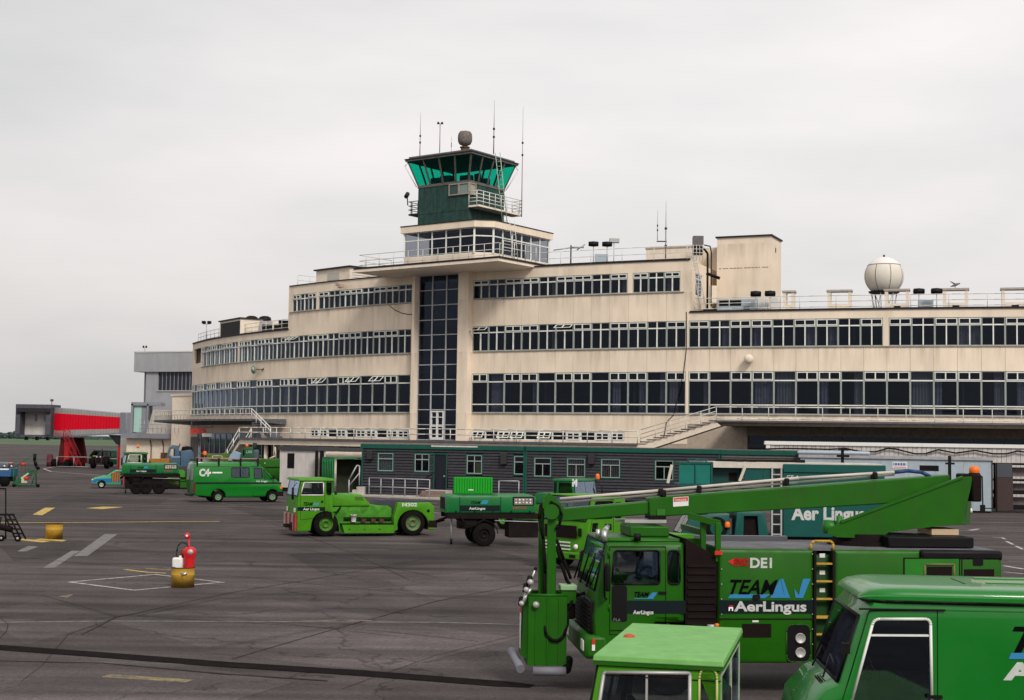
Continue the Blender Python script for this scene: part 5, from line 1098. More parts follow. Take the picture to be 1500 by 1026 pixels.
# ================================================================ huts and cabins in front of the terminal
def frame2(name, label, cat, A, B, group=None):   # a thing whose local x runs from A to B along its front, y goes back
    d = (B - A); t = thing(name, label, cat, Z(A, 0), math.atan2(d.y, d.x), group); return t, d.length
def lx(A, B, px, z=2.0):             # local x on the front line for a pixel column
    d = (B - A).normalized(); L_ = (B - A).length; best = 0; be = 1e9
    for i in range(int(L_ * 50) + 100):
        p = A + d * (i / 50 - 1); e_ = abs(wx(px, p.y, z) - p.x)
        if e_ < be: be = e_; best = i / 50 - 1
    return best
HA = Vector((wx(530, 106, 2), 106, 0)); HBm = Vector((wx(1055, 98.5, 2), 98.5, 0))
def hutwin(t, x0, x1, z0, z1, blind=None, style=0):
    q = MB(); tr = .08
    q.box(x0 - tr, x1 + tr, -.075, -.005, z0 - tr, z0); q.box(x0 - tr, x1 + tr, -.075, -.005, z1, z1 + tr); q.box(x0 - tr, x0, -.075, -.005, z0, z1); q.box(x1, x1 + tr, -.075, -.005, z0, z1)
    w = q.build('window', TRIM, t); q = MB(); b = .05; zt = z0 + (z1 - z0) * .68
    q.box(x0, x1, -.06, .02, z0, z0 + b); q.box(x0, x1, -.06, .02, z1 - b, z1); q.box(x0, x0 + b, -.06, .02, z0 + b, z1 - b); q.box(x1 - b, x1, -.06, .02, z0 + b, z1 - b); q.box(x0 + b, x1 - b, -.055, .02, zt - .03, zt + .03)
    q.box((x0 + x1) / 2 - .025, (x0 + x1) / 2 + .025, -.054, .018, z0 + b, zt - .03) if style != 1 else None
    q.box((x0 + x1) / 2 - .025, (x0 + x1) / 2 + .025, -.054, .018, zt + .03, z1 - b) if style == 2 else None
    q.build('window_frame', mat('hut_frame_grey', (.30, .34, .31), .6), w); MB().box(x0 + b, x1 - b, -.02, -.01, z0 + b, z1 - b).build('pane', GL, w)
    if blind == 'v':
        q = MB(); n = 9
        for i in range(n): xx = x0 + .06 + i * (x1 - x0 - .12) / n; q.box(xx, xx + (x1 - x0) / n * .55, .06, .08, z0 + .05, z1 - .05)
        q.build('blind', mat('vertical_blind', (.55, .53, .48), .8), w)
    elif blind == 'l':
        q = MB(); n = 14
        for i in range(n):
            xa = x0 + .03 + i * (x1 - x0 - .06) / n; xb = xa + (x1 - x0 - .06) / n; q.add([(xa, .06 + .04 * (i % 2), z0), (xb, .10 - .04 * (i % 2), z0), (xb, .10 - .04 * (i % 2), z1), (xa, .06 + .04 * (i % 2), z1)], [(0, 1, 2, 3)])
        q.build('curtain', mat('green_white_curtain', (.50, .58, .52), .8), w)
    elif blind == 'p': MB().box((x0 + x1) / 2 + .05, x1 - .05, .06, .08, z0 + .05, zt).build('blind', mat('yellow_green_blind', (.42, .50, .26), .8), w)
    elif blind == 'h':
        q = MB()
        for i in range(10): q.box(x0 + .05, x1 - .05, .06, .1, z0 + .05 + i * (z1 - z0) / 10, z0 + .08 + i * (z1 - z0) / 10)
        q.build('blind', mat('dark_blind', (.10, .10, .09), .8), w)
def hut(name, label, A, B, ztop, wins, doors=(), boardm=None, tops=None, depth=3.4, zbase=.12):
    t, L_ = frame2(name, label, 'hut', A, B); bm_ = boardm or HUTB
    n = 16; hb = (ztop - .32 - zbase) / n
    holes = [(lx(A, B, a), lx(A, B, b), z0, z1) for a, b, z0, z1, *_ in wins] + [(lx(A, B, a), lx(A, B, b), zbase, z1) for a, b, z1 in doors]
    MB().box(.03, L_ - .03, .55, depth, zbase, ztop - .3).build('core', INTW, t)
    for i in range(n):            # horizontal boards, cut at the openings; lower edge proud
        z0, z1 = zbase + i * hb, zbase + (i + 1) * hb; cuts = sorted([(max(0, h[0] - .08), min(L_, h[1] + .08)) for h in holes if h[2] - .06 < z1 - .02 and h[3] + .06 > z0 + .02])
        x = .02; segs = []
        for a, b in cuts:
            if a > x: segs.append((x, a))
            x = max(x, b)
        if x < L_ - .02: segs.append((x, L_ - .02))
        for a, b in segs:
            if b - a > .03: MB().hexa([(a, -.085, z0 + .03), (b, -.085, z0 + .03), (b, .05, z0 + .03), (a, .05, z0 + .03), (a, -.012, z1), (b, -.012, z1), (b, .05, z1), (a, .05, z1)]).build('board', bm_, t)
    q = MB(); q.box(.03, L_ - .03, .051, .06, zbase, ztop - .3)
    MB().box(0, .02, 0, depth, zbase, ztop - .3).build('end_wall', bm_, t); MB().box(L_ - .02, L_, 0, depth, zbase, ztop - .3).build('end_wall', bm_, t)
    MB().box(-.1, L_ + .1, -.13, depth + .1, ztop - .3, ztop).build('roof_trim', TRIM, t)
    MB().box(-.02, L_ + .02, -.05, depth, ztop + .002, ztop + .05).build('roof', ROOFF, t)
    for x in (0, L_ - .12): MB().box(x, x + .12, -.085, -.051, zbase, ztop - .301).build('corner_trim', TRIM, t)
    MB().box(0, L_, .1, depth, 0, zbase).build('plinth', CHASS, t)
    for a, b, z0, z1, *r in wins: hutwin(t, lx(A, B, a), lx(A, B, b), z0, z1, *(r or [None]))
    for a, b, z1 in doors:
        xa, xb = lx(A, B, a), lx(A, B, b); q = MB(); q.box(xa - .09, xa, -.085, -.005, zbase, z1 + .09); q.box(xb, xb + .09, -.085, -.005, zbase, z1 + .09); q.box(xa, xb, -.085, -.005, z1, z1 + .09); d = q.build('door', TRIM, t)
        MB().box(xa, xb, -.02, .03, zbase, z1).build('door_leaf', mat('door_navy', (.014, .014, .022), .6, spec=.15), d); MB().bar((xb - .12, -.08, 1.55), (xb - .12, -.02, 1.55), .06, 10).build('handle', ALU, d)
    return t, L_
def hz(px, py): # height on the hut front for a pixel
    f = (px - 530) / 525; return wp(px, py, 106 - 7.5 * f).z
split = lx(HA, HBm, 769); M1 = HA + (HBm - HA).normalized() * split
w1 = [(554, 576, hz(565, 690), hz(565, 664), 'l', 1), (608, 629, hz(618, 691), hz(618, 665), None, 2), (684, 706, hz(695, 694), hz(695, 667), 'p', 2), (753.5, 768, hz(760, 695), hz(760, 668.5), 'h', 1)]
h1, L1h = hut('site_hut', 'long slate grey boarded hut with green trim, a door and a ramp', HA, M1, 3.80, w1, [(637, 653.5, hz(645, 666))])
M1b = M1 + (HBm - HA).normalized() * .03
w2 = [(783, 807, hz(795, 698), hz(795, 671), 'h', 0), (831, 857, hz(844, 699), hz(844, 672), 'v', 0), (881, 908, hz(894, 700), hz(894, 673), 'v', 0), (960, 986, hz(973, 703), hz(973, 675), 'h', 0), (1008, 1035, hz(1020, 704), hz(1020, 675), 'h', 0)]
h2, L2h = hut('site_hut', 'slate grey boarded hut with five green framed windows, right of the joint', M1b, HBm, 3.80, w2)
HC = HBm + (HBm - HA).normalized() * 6.2
h3, L3h = hut('site_hut', 'paler grey boarded hut end behind the teal catering truck', HBm + (HBm - HA).normalized() * .05, HC, 3.78, [], boardm=HUTG)
for px, hh_ in ((543, h1), (739, h1), (867, h2)):
    A_, t_ = (HA, h1) if px < 769 else (M1b, h2); x = lx(A_, HBm, px); MB().box(x - .22, x + .22, -.36, -.06, hz(px, 673 if px < 600 else 680), hz(px, 660 if px < 600 else 664)).build('wall_heater', mat('dark_unit', (.03, .028, .03), .5), t_, bevel=.02)
MB().box(lx(HA, HBm, 632), lx(HA, HBm, 700), -.14, -.132, 3.68, 3.78).build('trim_patch', WPAN, h1)
# pavement in front of the hut with a kerb, ramp, steps and rails
dH = (HBm - HA).normalized(); nH = Vector((dH.y, -dH.x, 0))
def hp(x, y, z=0): p = HA + dH * x + nH * y; return Vector((p.x, p.y, z))
q = MB(); poly_ = [hp(-.5, 1.9), hp(12, 5.6), hp(12, 0.2), hp(-.5, 0.2)]
q.add([Z(p, 0.0) for p in poly_] + [Z(p, .11) for p in poly_], [(4, 5, 6, 7), (0, 1, 5, 4), (1, 2, 6, 5), (2, 3, 7, 6), (3, 0, 4, 7)]); q.build('pavement', CONC, kind='structure')
xr0, xd = lx(HA, HBm, 551), lx(HA, HBm, 640)
t = thing('access_ramp', 'concrete ramp and steps up to the hut door', 'ramp', hp(xr0, 1.6, .11), math.atan2(dH.y, dH.x))
MB().box(xd - xr0 - .3, xd - xr0 + 1.3, .0, 1.4, 0, .45).build('landing', CONC, t)
for k in range(3): MB().box(xd - xr0 - .4, xd - xr0 + 1.3, -.2 - .28 * (k + 1) , -.2 - .28 * k + .04, 0, .42 - .13 * k).build('step', mat('brick_step', (.20, .14, .12), .85, var=.2), t)
railing('ramp_railing', 'galvanised tube handrail along the hut access ramp', [hp(xr0, 1.3, .11), hp(lx(HA, HBm, 652), 3.3, .11)], 1.25, (1, .5), 1.15, .038, GALV)
railing('ramp_railing', 'short galvanised barrier in front of the second hut joint', [hp(lx(HA, HBm, 738), 1.2, .1), hp(lx(HA, HBm, 767), 1.2, .1)], 1.25, (1, .1), 1.5, .04, GALV)
q = MB(); q.tube([hp(xd + .1, .6, .7), hp(xd + .1, .6, 1.9), hp(xd - .9, .6, 1.2)], .04).tube([hp(xd + 1.0, .5, .7), hp(xd + 1.0, .5, 2.0)], .04); tag(q.build('door_rail', BLKP, None, hp(xd, .6)), 'black handrail beside the hut door', 'handrail')
# white store cabin, frame shelter, green container left of the hut
A = Vector((wx(410, 112, 2), 112, 0)); B = Vector((wx(466, 110.5, 2), 110.5, 0)); t, L_ = frame2('store_cabin', 'off white store cabin with a dark doorway left of the green container', 'cabin', A, B)
zt = wp(440, 660, 111).z
n = 9
for i in range(n): MB().box(L_ * i / n + .006, L_ * (i + 1) / n - .006, 0, .05, .3, zt).build('panel', WPAN, t)
MB().box(.02, L_ - .02, .051, 2.6, .3, zt - .01).build('core', WPAN, t); MB().box(-.1, L_ + .1, -.15, 2.8, zt, zt + .3).build('roof', mat('dark_felt_roof', (.05, .05, .055), .7), t); MB().box(.1, L_ - .1, .1, 2.5, 0, .299).build('plinth', CHASS, t)
x0, x1 = lx(A, B, 421), lx(A, B, 431); MB().box(x0, x1, -.02, -.001, wp(425, 686, 112).z, wp(425, 664, 112).z).build('window', BLKP, t)
t = thing('shelter_frame', 'black steel shelter frame standing behind the green container', 'shelter', Vector((wx(470, 109.5, 2), 109.5, 0)))
for x, s_ in ((-.35, .22), (0.05, .30)): MB().box(x - s_ / 2 - .0, x + s_ / 2, 0, .25, 0, zt + (.2 if x > 0 else 0)).build('post', BLKP if True else None, t)
MB().box(-.2, 3.3, -.1, .2, zt + .0, zt + .28).build('lintel', mat('dark_felt_roof', (1, 1, 1)), t); MB().box(.25, 3.2, .8, .9, 1.5, zt - .05).build('back_wall', CREAM2, t); MB().box(1.7, 2.4, .7, .79, zt - .6, zt - .35).build('sign_panel', WHITE, t)
A = Vector((wx(472, 108.5, 2), 108.5, 0)); t = thing('shipping_container', 'dark green open fronted steel container left of the hut', 'container', A); zg_ = wp(488, 672, 107).z
pA = Vector((0, 0, 0)); pB = Vector((wx(489, 106.6, 2) - A.x, -1.9, 0)); pC = Vector((wx(529, 106.8, 2) - A.x, -1.7, 0))
def wall2(p, q_, z0, z1, th, nm, m):
    d = (q_ - p).normalized(); nn = Vector((-d.y, d.x, 0)) * th; MB().hexa([Z(p, z0), Z(q_, z0), Z(q_ + nn, z0), Z(p + nn, z0), Z(p, z1), Z(q_, z1), Z(q_ + nn, z1), Z(p + nn, z1)]).build(nm, m, t)
CGR = mat('container_green', (.012, .17, .045), .5, var=.12, dirt=.3)
wall2(pA, pB, .05, zg_, .06, 'side_wall', CGR); wall2(pB + Vector((0, 1.7, 0)), pC + Vector((0, 1.7, 0)), .05, zg_ - .05, .06, 'back_wall', mat('container_inside', (.03, .035, .02), .8, var=.4, vscale=1.5))
MB().hexa([pA + Vector((0, 0, zg_)), pB + Vector((0, 0, zg_)), pC + Vector((0, 0, zg_)), pC + Vector((0, 2.0, zg_)), pA + Vector((0, 0, zg_ + .1)), pB + Vector((0, 0, zg_ + .1)), pC + Vector((0, 0, zg_ + .1)), pC + Vector((0, 2.0, zg_ + .1))]).build('roof', CGR, t)
for i in range(7): p = pA.lerp(pB, (i + .5) / 7); MB().bar(p + Vector((-.03, -.03, .1)), p + Vector((-.03, -.03, zg_ - .05)), .04).build('rib', CGR, t)
q = MB(); q.tube([Vector((wx(511, 104, .3), 104, .05)), Vector((wx(511, 104, .3), 104, 1.2)), Vector((wx(522, 104, .3), 104, 2.25)), Vector((wx(526, 104, .3), 104, 2.2)), Vector((wx(526, 104, .3), 104, .8))], .05, 8); q.bar(Vector((wx(511, 104, .3), 104, .75)), Vector((wx(526, 104, .3), 104, 1.7)), .04)
tag(q.build('stair_handrail', GALV, None, Vector((wx(518, 104, 1), 104, 0))), 'bent galvanised handrail by the steps at the left hut end', 'handrail')
t = thing('entry_steps', 'small pale concrete steps at the left hut end', 'steps', Vector((wx(520, 104.6, .3), 104.6, 0)))
for k in range(3): MB().box(-.5 + k * .3, .7, 0, 1.0, k * .22, (k + 1) * .22).build('step', CONC, t)
# ------------------------------------------------ white and bluish cabins on the right
A = Vector((wx(1122, 101, 3), 101, 0)); B = Vector((wx(1530, 98, 3), 98, 0)); t, L_ = frame2('long_store', 'long white corrugated store behind the bluish cabin with a sagging cable', 'store', A, B)
za, zb = wp(1122, 646, 101).z, wp(1500, 652, 98).z; zt = (za + zb) / 2; zb_ = 3.35; n = 58
x0 = lx(A, B, 1148); x1 = L_
for i in range(60):
    MB().box(L_ * i / 60 + .012, L_ * (i + 1) / 60 - .012, -.02 if i % 2 else 0, .04, zb_ - .2 if L_ * i / 60 < lx(A, B, 1165) else .2, zt - .25).build('sheet', WPAN, t)
MB().box(-.1, L_, -.14, 3, zt - .249, zt).build('roof', WHITE, t); MB().box(0, L_, .05, 2.9, .1, zt - .26).build('core', INTW, t)
MB().box(.0, .3, -.1, .0, .1, zt - .3).build('corner_post', WHITE, t)
for k in range(2): MB().box(.5 + k * 1.2, 1.6 + k * 1.2, -.06, -.03, 2.2, 3.15).build('dark_opening', BLKP, t)
pts = []
sag = [(1122, 658), (1150, 657), (1175, 657.5), (1215, 658.5), (1238, 657), (1262, 662), (1283, 662), (1300, 657), (1312, 658), (1340, 665), (1355, 665), (1374, 659), (1400, 664), (1428, 660), (1455, 665), (1475, 665), (1490, 661), (1505, 663)]
q = MB(); pts = [wp(px, py, 101 - (px - 1122) / 408 * 3 - .22) for px, py in sag]; q.tube(pts, .055, 6); tag(q.build('sagging_cable', BLKP, None, pts[0]), 'thick black cable looped along the long white store', 'cable')
A = Vector((wx(1172, 95.0, 2), 95.0, 0)); B = Vector((wx(1453, 92.3, 2), 92.3, 0)); t, L_ = frame2('portable_cabin', 'pale bluish portable cabin with a small blue and white notice', 'cabin', A, B)
zt = wp(1453, 675, 92.3).z; n = 7
for i in range(n): MB().box(L_ * i / n + .006, L_ * (i + 1) / n - .006, 0, .05, .12, zt).build('panel', BWPAN, t)
MB().box(.02, L_ - .02, .051, 2.7, .12, zt - .01).build('core', BWPAN, t); MB().box(L_ - .02, L_ + .05, -.06, 2.8, .1, zt).build('end_wall', mat('cabin_end_dark', (.03, .03, .045), .5), t)
MB().box(-.1, L_ + .1, -.12, 2.85, zt + .001, zt + .2).build('roof_trim', GALV, t); MB().box(.1, L_ - .1, .2, 2.6, 0, .119).build('plinth', CHASS, t)
MB().box(-.2, lx(A, B, 1275), -.1, 2.6, zt + .201, zt + .46).build('roof_hump', mat('bluish_roof', (.35, .42, .48), .5), t, bevel=.12)
xa, xb = lx(A, B, 1347), lx(A, B, 1375); MB().box(xa, xb, -.02, -.001, wp(1360, 690, 93.3).z, wp(1360, 682, 93.3).z).build('vent_window', BLKP, t)
xa, xb = lx(A, B, 1307), lx(A, B, 1329); z0, z1 = wp(1318, 686.5, 93.7).z, wp(1318, 677, 93.7).z
nb = MB().box(xa, xb, -.03, -.001, z0, z1).build('notice', WHITE, t); lettering('CARA', (xa + .06, -.032, z0 + .19), (1, 0, 0), (0, 0, 1), .17, mat('notice_blue', (.03, .08, .35), .5), nb, depth=.003, bold=.008, xs=1.2) if False else None
q = MB(); q.box(xa + .06, xb - .06, -.036, -.031, z0 + .20, z0 + .36, mat('notice_blue', (.05, .10, .38), .5)); q.box(xa + .08, xb - .08, -.036, -.031, z0 + .07, z0 + .11, LETR)
for k in range(5): q.box(xa + .12 + k * .17, xa + .16 + k * .17, -.04, -.0365, z0 + .20, z0 + .36, WHITE)
q.build('notice_print', WHITE, nb)
t = thing('electric_post', 'black post with cross arm in front of the bluish cabin', 'post', Vector((wx(1391, 91.6, 2), 91.6, 0))); MB().box(-.09, .09, -.06, .06, 0, wp(1391, 668, 91.6).z).build('post', BLKP, t); MB().box(-.3, .3, -.1, -.061, 3.1, 3.22).build('arm', BLKP, t)
t = thing('electric_post', 'black post with bracket lamps at the left end of the bluish cabin', 'post', Vector((wx(1234, 93.4, 2), 93.4, 0))); MB().box(-.09, .09, -.06, .06, 0, wp(1234, 658, 93.4).z).build('post', BLKP, t); MB().box(-.4, .4, -.2, -.061, 3.45, 3.6).box(-.3, .5, -.16, -.062, 3.9, 4.0).build('arm', BLKP, t)
t = thing('hand_trolley', 'black tube frame trolley leaning on the bluish cabin', 'trolley', Vector((wx(1431, 91.5, .5), 91.5, 0)))
q = MB(); q.tube([(-.38, 0, .1), (-.38, .1, 2.35), (.38, .1, 2.35), (.38, 0, .1)], .045); q.box(.22, .5, -.1, .1, .1, .55); q.box(.3, 1.3, .1, .14, .3, .36); q.build('frame', BLKP, t)
t = thing('step_ladder', 'small grey ladder standing behind the turret of the lift truck', 'ladder', Vector((wx(1418, 91.3, .5), 91.3, 0)))
for x in (-.2, .2): MB().bar((x, 0, .1), (x, .1, 2.9), .035).build('rail', GALV, t)
for k in range(7): MB().bar((-.2, 0, .4 + k * .35), (.2, 0, .4 + k * .35), .025).build('rung', GALV, t)
MB().bar((0, -.1, .18), (.2, -.1, .18), .16, 10).build('foot', WHITE, t)
A = Vector((wx(1457, 93.5, 2), 93.5, 0)); t = thing('storage_rack', 'dark open rack with horizontal beams beside the bluish cabin', 'rack', A, -.03)
for z in (.25, 1.2, 2.05, 3.1): MB().box(0, 6, -.1, 1.2, z, z + .13 + .12 * (z < 2)).build('shelf', BLKP, t)
for z, h_ in ((.5, .5), (1.45, .45), (2.35, .6)): MB().box(1.25 if z > 1 else 0, 6, .5, .6, z, z + h_).build('crate_back', mat('purple_brown', (.15, .12, .125), .8, var=.3), t)
MB().box(0, 1.15, -.12, .3, .2, 2.6).build('end_board', mat('brown_board', (.05, .03, .028), .7), t); MB().box(0, 1.1, -.14, .3, 2.3, 3.2).build('machine', mat('machine_dark', (.06, .065, .08), .5), t)
for x in (.02, 3, 5.9): MB().box(x, x + .1, -.15, -.101, 0, 3.2).build('post', BLKP, t)
# ================================================================ vehicles: helpers
from mathutils.geometry import tessellate_polygon
def plane_hit(loc, rz, y0, px, py):
    ex = Vector((math.cos(rz), math.sin(rz), 0)); ey = Vector((-math.sin(rz), math.cos(rz), 0)); o = Vector(loc) + ey * y0; o.z = 0
    r = ray(px, py); c0 = Vector((0, 0, CAM_H)); t = (o - c0).dot(ey) / r.dot(ey); p = c0 + r * t
    return ((p - o).dot(ex), p.z)
def place(px, D, rz, hw, side=1):    # root whose near side plane (y = side*hw, x = 0) stands at column px, distance D
    ey = Vector((-math.sin(rz), math.cos(rz), 0)); p = Vector((wx(px, D, 1.0), D, 0)) - ey * hw * side; return p
def rnd(poly, r, n=4, only=None):
    out = []; k = len(poly)
    for i in range(k):
        p = Vector(poly[i][:2]); a = Vector(poly[i - 1][:2]); b = Vector(poly[(i + 1) % k][:2])
        if only is not None and i not in only: out.append(tuple(p)); continue
        ra = min(r, (a - p).length * .45); rb = min(r, (b - p).length * .45); A = p + (a - p).normalized() * ra; B = p + (b - p).normalized() * rb
        for j in range(n + 1):
            t = j / n; q = A * (1 - t) ** 2 + p * 2 * t * (1 - t) + B * t * t; out.append((q.x, q.y))
    return out
def area(P): return sum(P[i][0] * P[(i + 1) % len(P)][1] - P[(i + 1) % len(P)][0] * P[i][1] for i in range(len(P))) / 2
def ccw(P): return P if area(P) > 0 else P[::-1]
def inset(P, r):
    P = [Vector(p) for p in P]; n = len(P); out = []
    for i in range(n):
        a = (P[i] - P[i - 1]); b = (P[(i + 1) % n] - P[i]); a = a.normalized() if a.length > 1e-6 else b.normalized(); b = b.normalized() if b.length > 1e-6 else a
        na, nb = Vector((-a.y, a.x)), Vector((-b.y, b.x)); m = na + nb; m = m.normalized() if m.length > 1e-4 else na
        c = max(.45, m.dot(na)); out.append(tuple(P[i] + m * r / c))
    return out
def shell(t, name, outline, hw, r, m, holes=(), glaze=(), warp=None, mats2=None, both=True):
    """Hollow body from a side outline: two side skins with holes, rounded edges, strips across; glazed edges are left open."""
    O = [tuple(p) for p in outline]; n = len(O)
    if area(O) < 0: O = O[::-1]
    gl = set()
    for a, b in glaze:
        for i in range(n):
            u, v = Vector(O[i]), Vector(O[(i + 1) % n]); A, B = Vector(a), Vector(b)
            if min((u - A).length + (v - B).length, (u - B).length + (v - A).length) < .02: gl.add(i)
    W = warp or (lambda p: p); q = MB(); th = .05
    I1 = inset(O, r * .3); I2 = inset(O, r)
    yy = [hw - r, hw - r * .3, hw]
    rings = [O, I1, I2]
    for s in (-1, 1):
        H = [ccw(h)[::-1] for h in holes]; polys = [[Vector((*p, 0)) for p in I2]] + [[Vector((*p, 0)) for p in h] for h in H]
        flat_ = [p for h in polys for p in h]; tri = tessellate_polygon(polys)
        q.add([W(Vector((p.x, s * hw, p.y))) for p in flat_], [tuple(x) for x in tri], m)
        if holes:
            for h in H:
                k = len(h); q.add([W(Vector((p[0], s * hw, p[1]))) for p in h] + [W(Vector((p[0], s * (hw - th), p[1]))) for p in h], [(i, (i + 1) % k, (i + 1) % k + k, i + k) for i in range(k)], m)
        for a in range(2):
            q.add([W(Vector((p[0], s * yy[a], p[1]))) for p in rings[a]] + [W(Vector((p[0], s * yy[a + 1], p[1]))) for p in rings[a + 1]], [(i, (i + 1) % n, (i + 1) % n + n, i + n) for i in range(n)], m, True)
    vs = [W(Vector((p[0], -yy[0], p[1]))) for p in O] + [W(Vector((p[0], yy[0], p[1]))) for p in O]
    q.add(vs, [(i, (i + 1) % n, (i + 1) % n + n, i + n) for i in range(n) if i not in gl], m, True)
    cx_ = sum(p[0] for p in O) / n; cz_ = (max(p[1] for p in O) + min(p[1] for p in O)) / 2
    o = q.build(name, m, t, outward=(cx_, 0, cz_)); o.data.set_sharp_from_angle(angle=R(32)); return o
def pane(t, poly, y, m=None, name='window', warp=None, th=.01):
    P = ccw([tuple(p) for p in poly]); n = len(P); W = warp or (lambda p: p); q = MB()
    q.add([W(Vector((p[0], y, p[1]))) for p in P] + [W(Vector((p[0], y + th, p[1]))) for p in P], [tuple(range(n)), tuple(range(2 * n - 1, n - 1, -1))] + [(i, i + n, (i + 1) % n + n, (i + 1) % n) for i in range(n)])
    return q.build(name, m or GLV, t)
def loop(t, poly, y, r, m, name='window_trim', warp=None):
    W = warp or (lambda p: p); q = MB(); n = len(poly)
    for i in range(n): q.bar(W(Vector((poly[i][0], y, poly[i][1]))), W(Vector((poly[(i + 1) % n][0], y, poly[(i + 1) % n][1]))), r, 6)
    return q.build(name, m, t)
def glassedge(t, a, b, hw, m=None, trim=BLKP, name='windscreen', warp=None, mid=True, inset_=.10):
    """Glass across the width between outline points a (low) and b (high), with rubber trim and a centre bar."""
    W = warp or (lambda p: p); A = [W(Vector((a[0], s * (hw - inset_), a[1]))) for s in (-1, 1)]; B = [W(Vector((b[0], s * (hw - inset_ - .02), b[1]))) for s in (-1, 1)]
    q = MB(); nrm = (A[1] - A[0]).cross(B[0] - A[0]).normalized() * .012; vs = [A[0], A[1], B[1], B[0]]; q.add(vs + [v + nrm for v in vs], [(0, 1, 2, 3), (7, 6, 5, 4), (0, 4, 5, 1), (1, 5, 6, 2), (2, 6, 7, 3), (3, 7, 4, 0)])
    g = q.build(name, m or GLV, t); q = MB(); q.tube([A[0], A[1], B[1], B[0], A[0]], .025, 6)
    if mid: q.bar((A[0] + A[1]) / 2, (B[0] + B[1]) / 2, .018)
    q.build('windscreen_trim', trim, g); return g
def wheel(t, x, y, r, w, rim=DALU, hub=None, lab=None, zc=None, rr=.58):
    s = 1 if y > 0 else -1; q = MB(); w2 = w / 2
    q.lathe([(r * rr, -w2), (r * .9, -w2), (r * .985, -w2 * .75), (r, -w2 * .3), (r, w2 * .3), (r * .985, w2 * .75), (r * .9, w2), (r * rr, w2)], (0, 0, 0), 'y', 28)
    o = q.build('wheel', BLACK, t); o.location = (x, y, zc if zc is not None else r)
    f = s * w2; q = MB(); q.lathe([(0, f * .35), (r * .2, f * .35), (r * .22, f * .75), (r * .26, f * .78), (r * .30, f * .3), (r * .5, f * .45), (r * rr * .93, f * .8), (r * rr, f * .95), (r * rr * 1.02, f * .2)], (0, 0, 0), 'y', 24, rim)
    for k in range(8): a = k * math.pi / 4; q.bar((r * .37 * math.cos(a), f * .33, r * .37 * math.sin(a)), (r * .37 * math.cos(a), f * .55, r * .37 * math.sin(a)), r * .035, 6, hub or rim)
    q.build('rim', rim, o); return o
def sp(t, pts, y, m, name='panel', th=.006, warp=None):    # thin proud plate from side-plane points
    return pane(t, pts, y, m, name, warp, th)
def rectp(S_, x0, y0, x1, y1): return [S_(x0, y0), S_(x1, y0), S_(x1, y1), S_(x0, y1)]
def sidetext(t, S_, txt, px, py, pw, ph, y, m, facing=-1, shear=0, bold=.0, name='lettering', depth=.003, fit=True):
    """Text on the near side with its lower-left at pixel (px,py), pw x ph pixels; facing -1: the vehicle points left."""
    p0 = S_(px, py); p1 = S_(px + pw, py); h = abs(S_(px, py - ph)[1] - p0[1]); wd = abs(p1[0] - p0[0])
    right = Vector((-1, 0, 0)) if facing < 0 else Vector((1, 0, 0))
    o = lettering(txt, (0, 0, 0), (1, 0, 0), (0, 0, 1), h, m, t, depth=depth, shear=shear, bold=bold, name=name)
    xs_ = [v.co.x for v in o.data.vertices]; k = wd / (max(xs_) - min(xs_)) if fit else 1; mn = min(xs_)
    for v in o.data.vertices:
        c = v.co; X = (c.x - mn) * k; v.co = Vector((p0[0], y, p0[1])) + right * X + Vector((0, 0, c.z)) + Vector((0, (abs(c.y)) * (1 if facing < 0 else -1), 0))
    return o
def seat(t, x, y, z, m=SEAT):
    q = MB(); q.box(x - .25, x + .25, y - .25, y + .25, z, z + .14); q.box(x - .32, x - .2, y - .25, y + .25, z + .14, z + .75); return q.build('seat', m, t, bevel=.03)
def steering(t, x, y, z, r=.22):
    q = MB(); pts = [Vector((x + r * .35 * math.cos(a), y + r * math.sin(a), z + r * .8 * math.cos(a))) for a in [i * math.pi / 8 for i in range(17)]]; q.tube(pts, .018, 6); q.bar((x + .02, y, z), (x + .35, y, z - .4), .03); return q.build('steering_wheel', BLKP, t)
def beacon(t, x, y, z, r=.08, h=.16, m=None):
    q = MB(); q.lathe([(r * .9, 0), (r, h * .2), (r * .95, h * .7), (r * .6, h), (0, h * 1.02)], (x, y, z), n=14); o = q.build('beacon', m or ORG, t); MB().lathe([(r * 1.1, -.03), (r * 1.1, 0), (0, 0)], (x, y, z), n=14, smooth=False).build('beacon_base', BLKP, o); return o
def zbox(t, name, m, x0, x1, y0, y1, z0, z1, bevel=0): return MB().box(min(x0, x1), max(x0, x1), min(y0, y1), max(y0, y1), min(z0, z1), max(z0, z1)).build(name, m, t, bevel=bevel)
# ---------------------------------------------------------------- de-icing lift truck
rz = math.pi + R(5); HW = 1.15; loc = place(872, 23.6, rz, HW)
T = thing('lift_truck', 'big green de-icing lift truck marked DE1 with a long boom over its roof', 'truck', loc, rz)
S = lambda px, py: plane_hit(loc, rz, HW, px, py)
SC = lambda px, py, y=0.0: plane_hit(loc, rz, y, px, py)
cabpts = [(889, 797), (1003, 796), (1004, 914), (962, 914), (948, 930), (944, 962), (884, 966), (876, 958), (871, 942), (869, 906), (873, 866)]
O_ = [S(*p) for p in cabpts]
dw = rnd([S(900, 807), S(966, 807), S(966, 856), S(896, 856)], .05); sw = rnd([S(979, 807), S(995, 807), S(996, 856), S(979, 856)], .07)
shell(T, 'cab', rnd(O_, .05, 3, {1, 2, 5, 6, 7, 8}), HW, .11, GRN, [dw, sw], glaze=[(O_[0], O_[10])])
glassedge(T, O_[10], O_[0], HW, m=GLW, inset_=.12, mid=False)
for s_ in (1, -1):
    for w_ in (dw, sw): pane(T, w_, s_ * (HW - .04), GLV, 'side_window')
loop(T, dw, HW + .002, .016, BLKP); loop(T, sw, HW + .002, .018, BLKP)
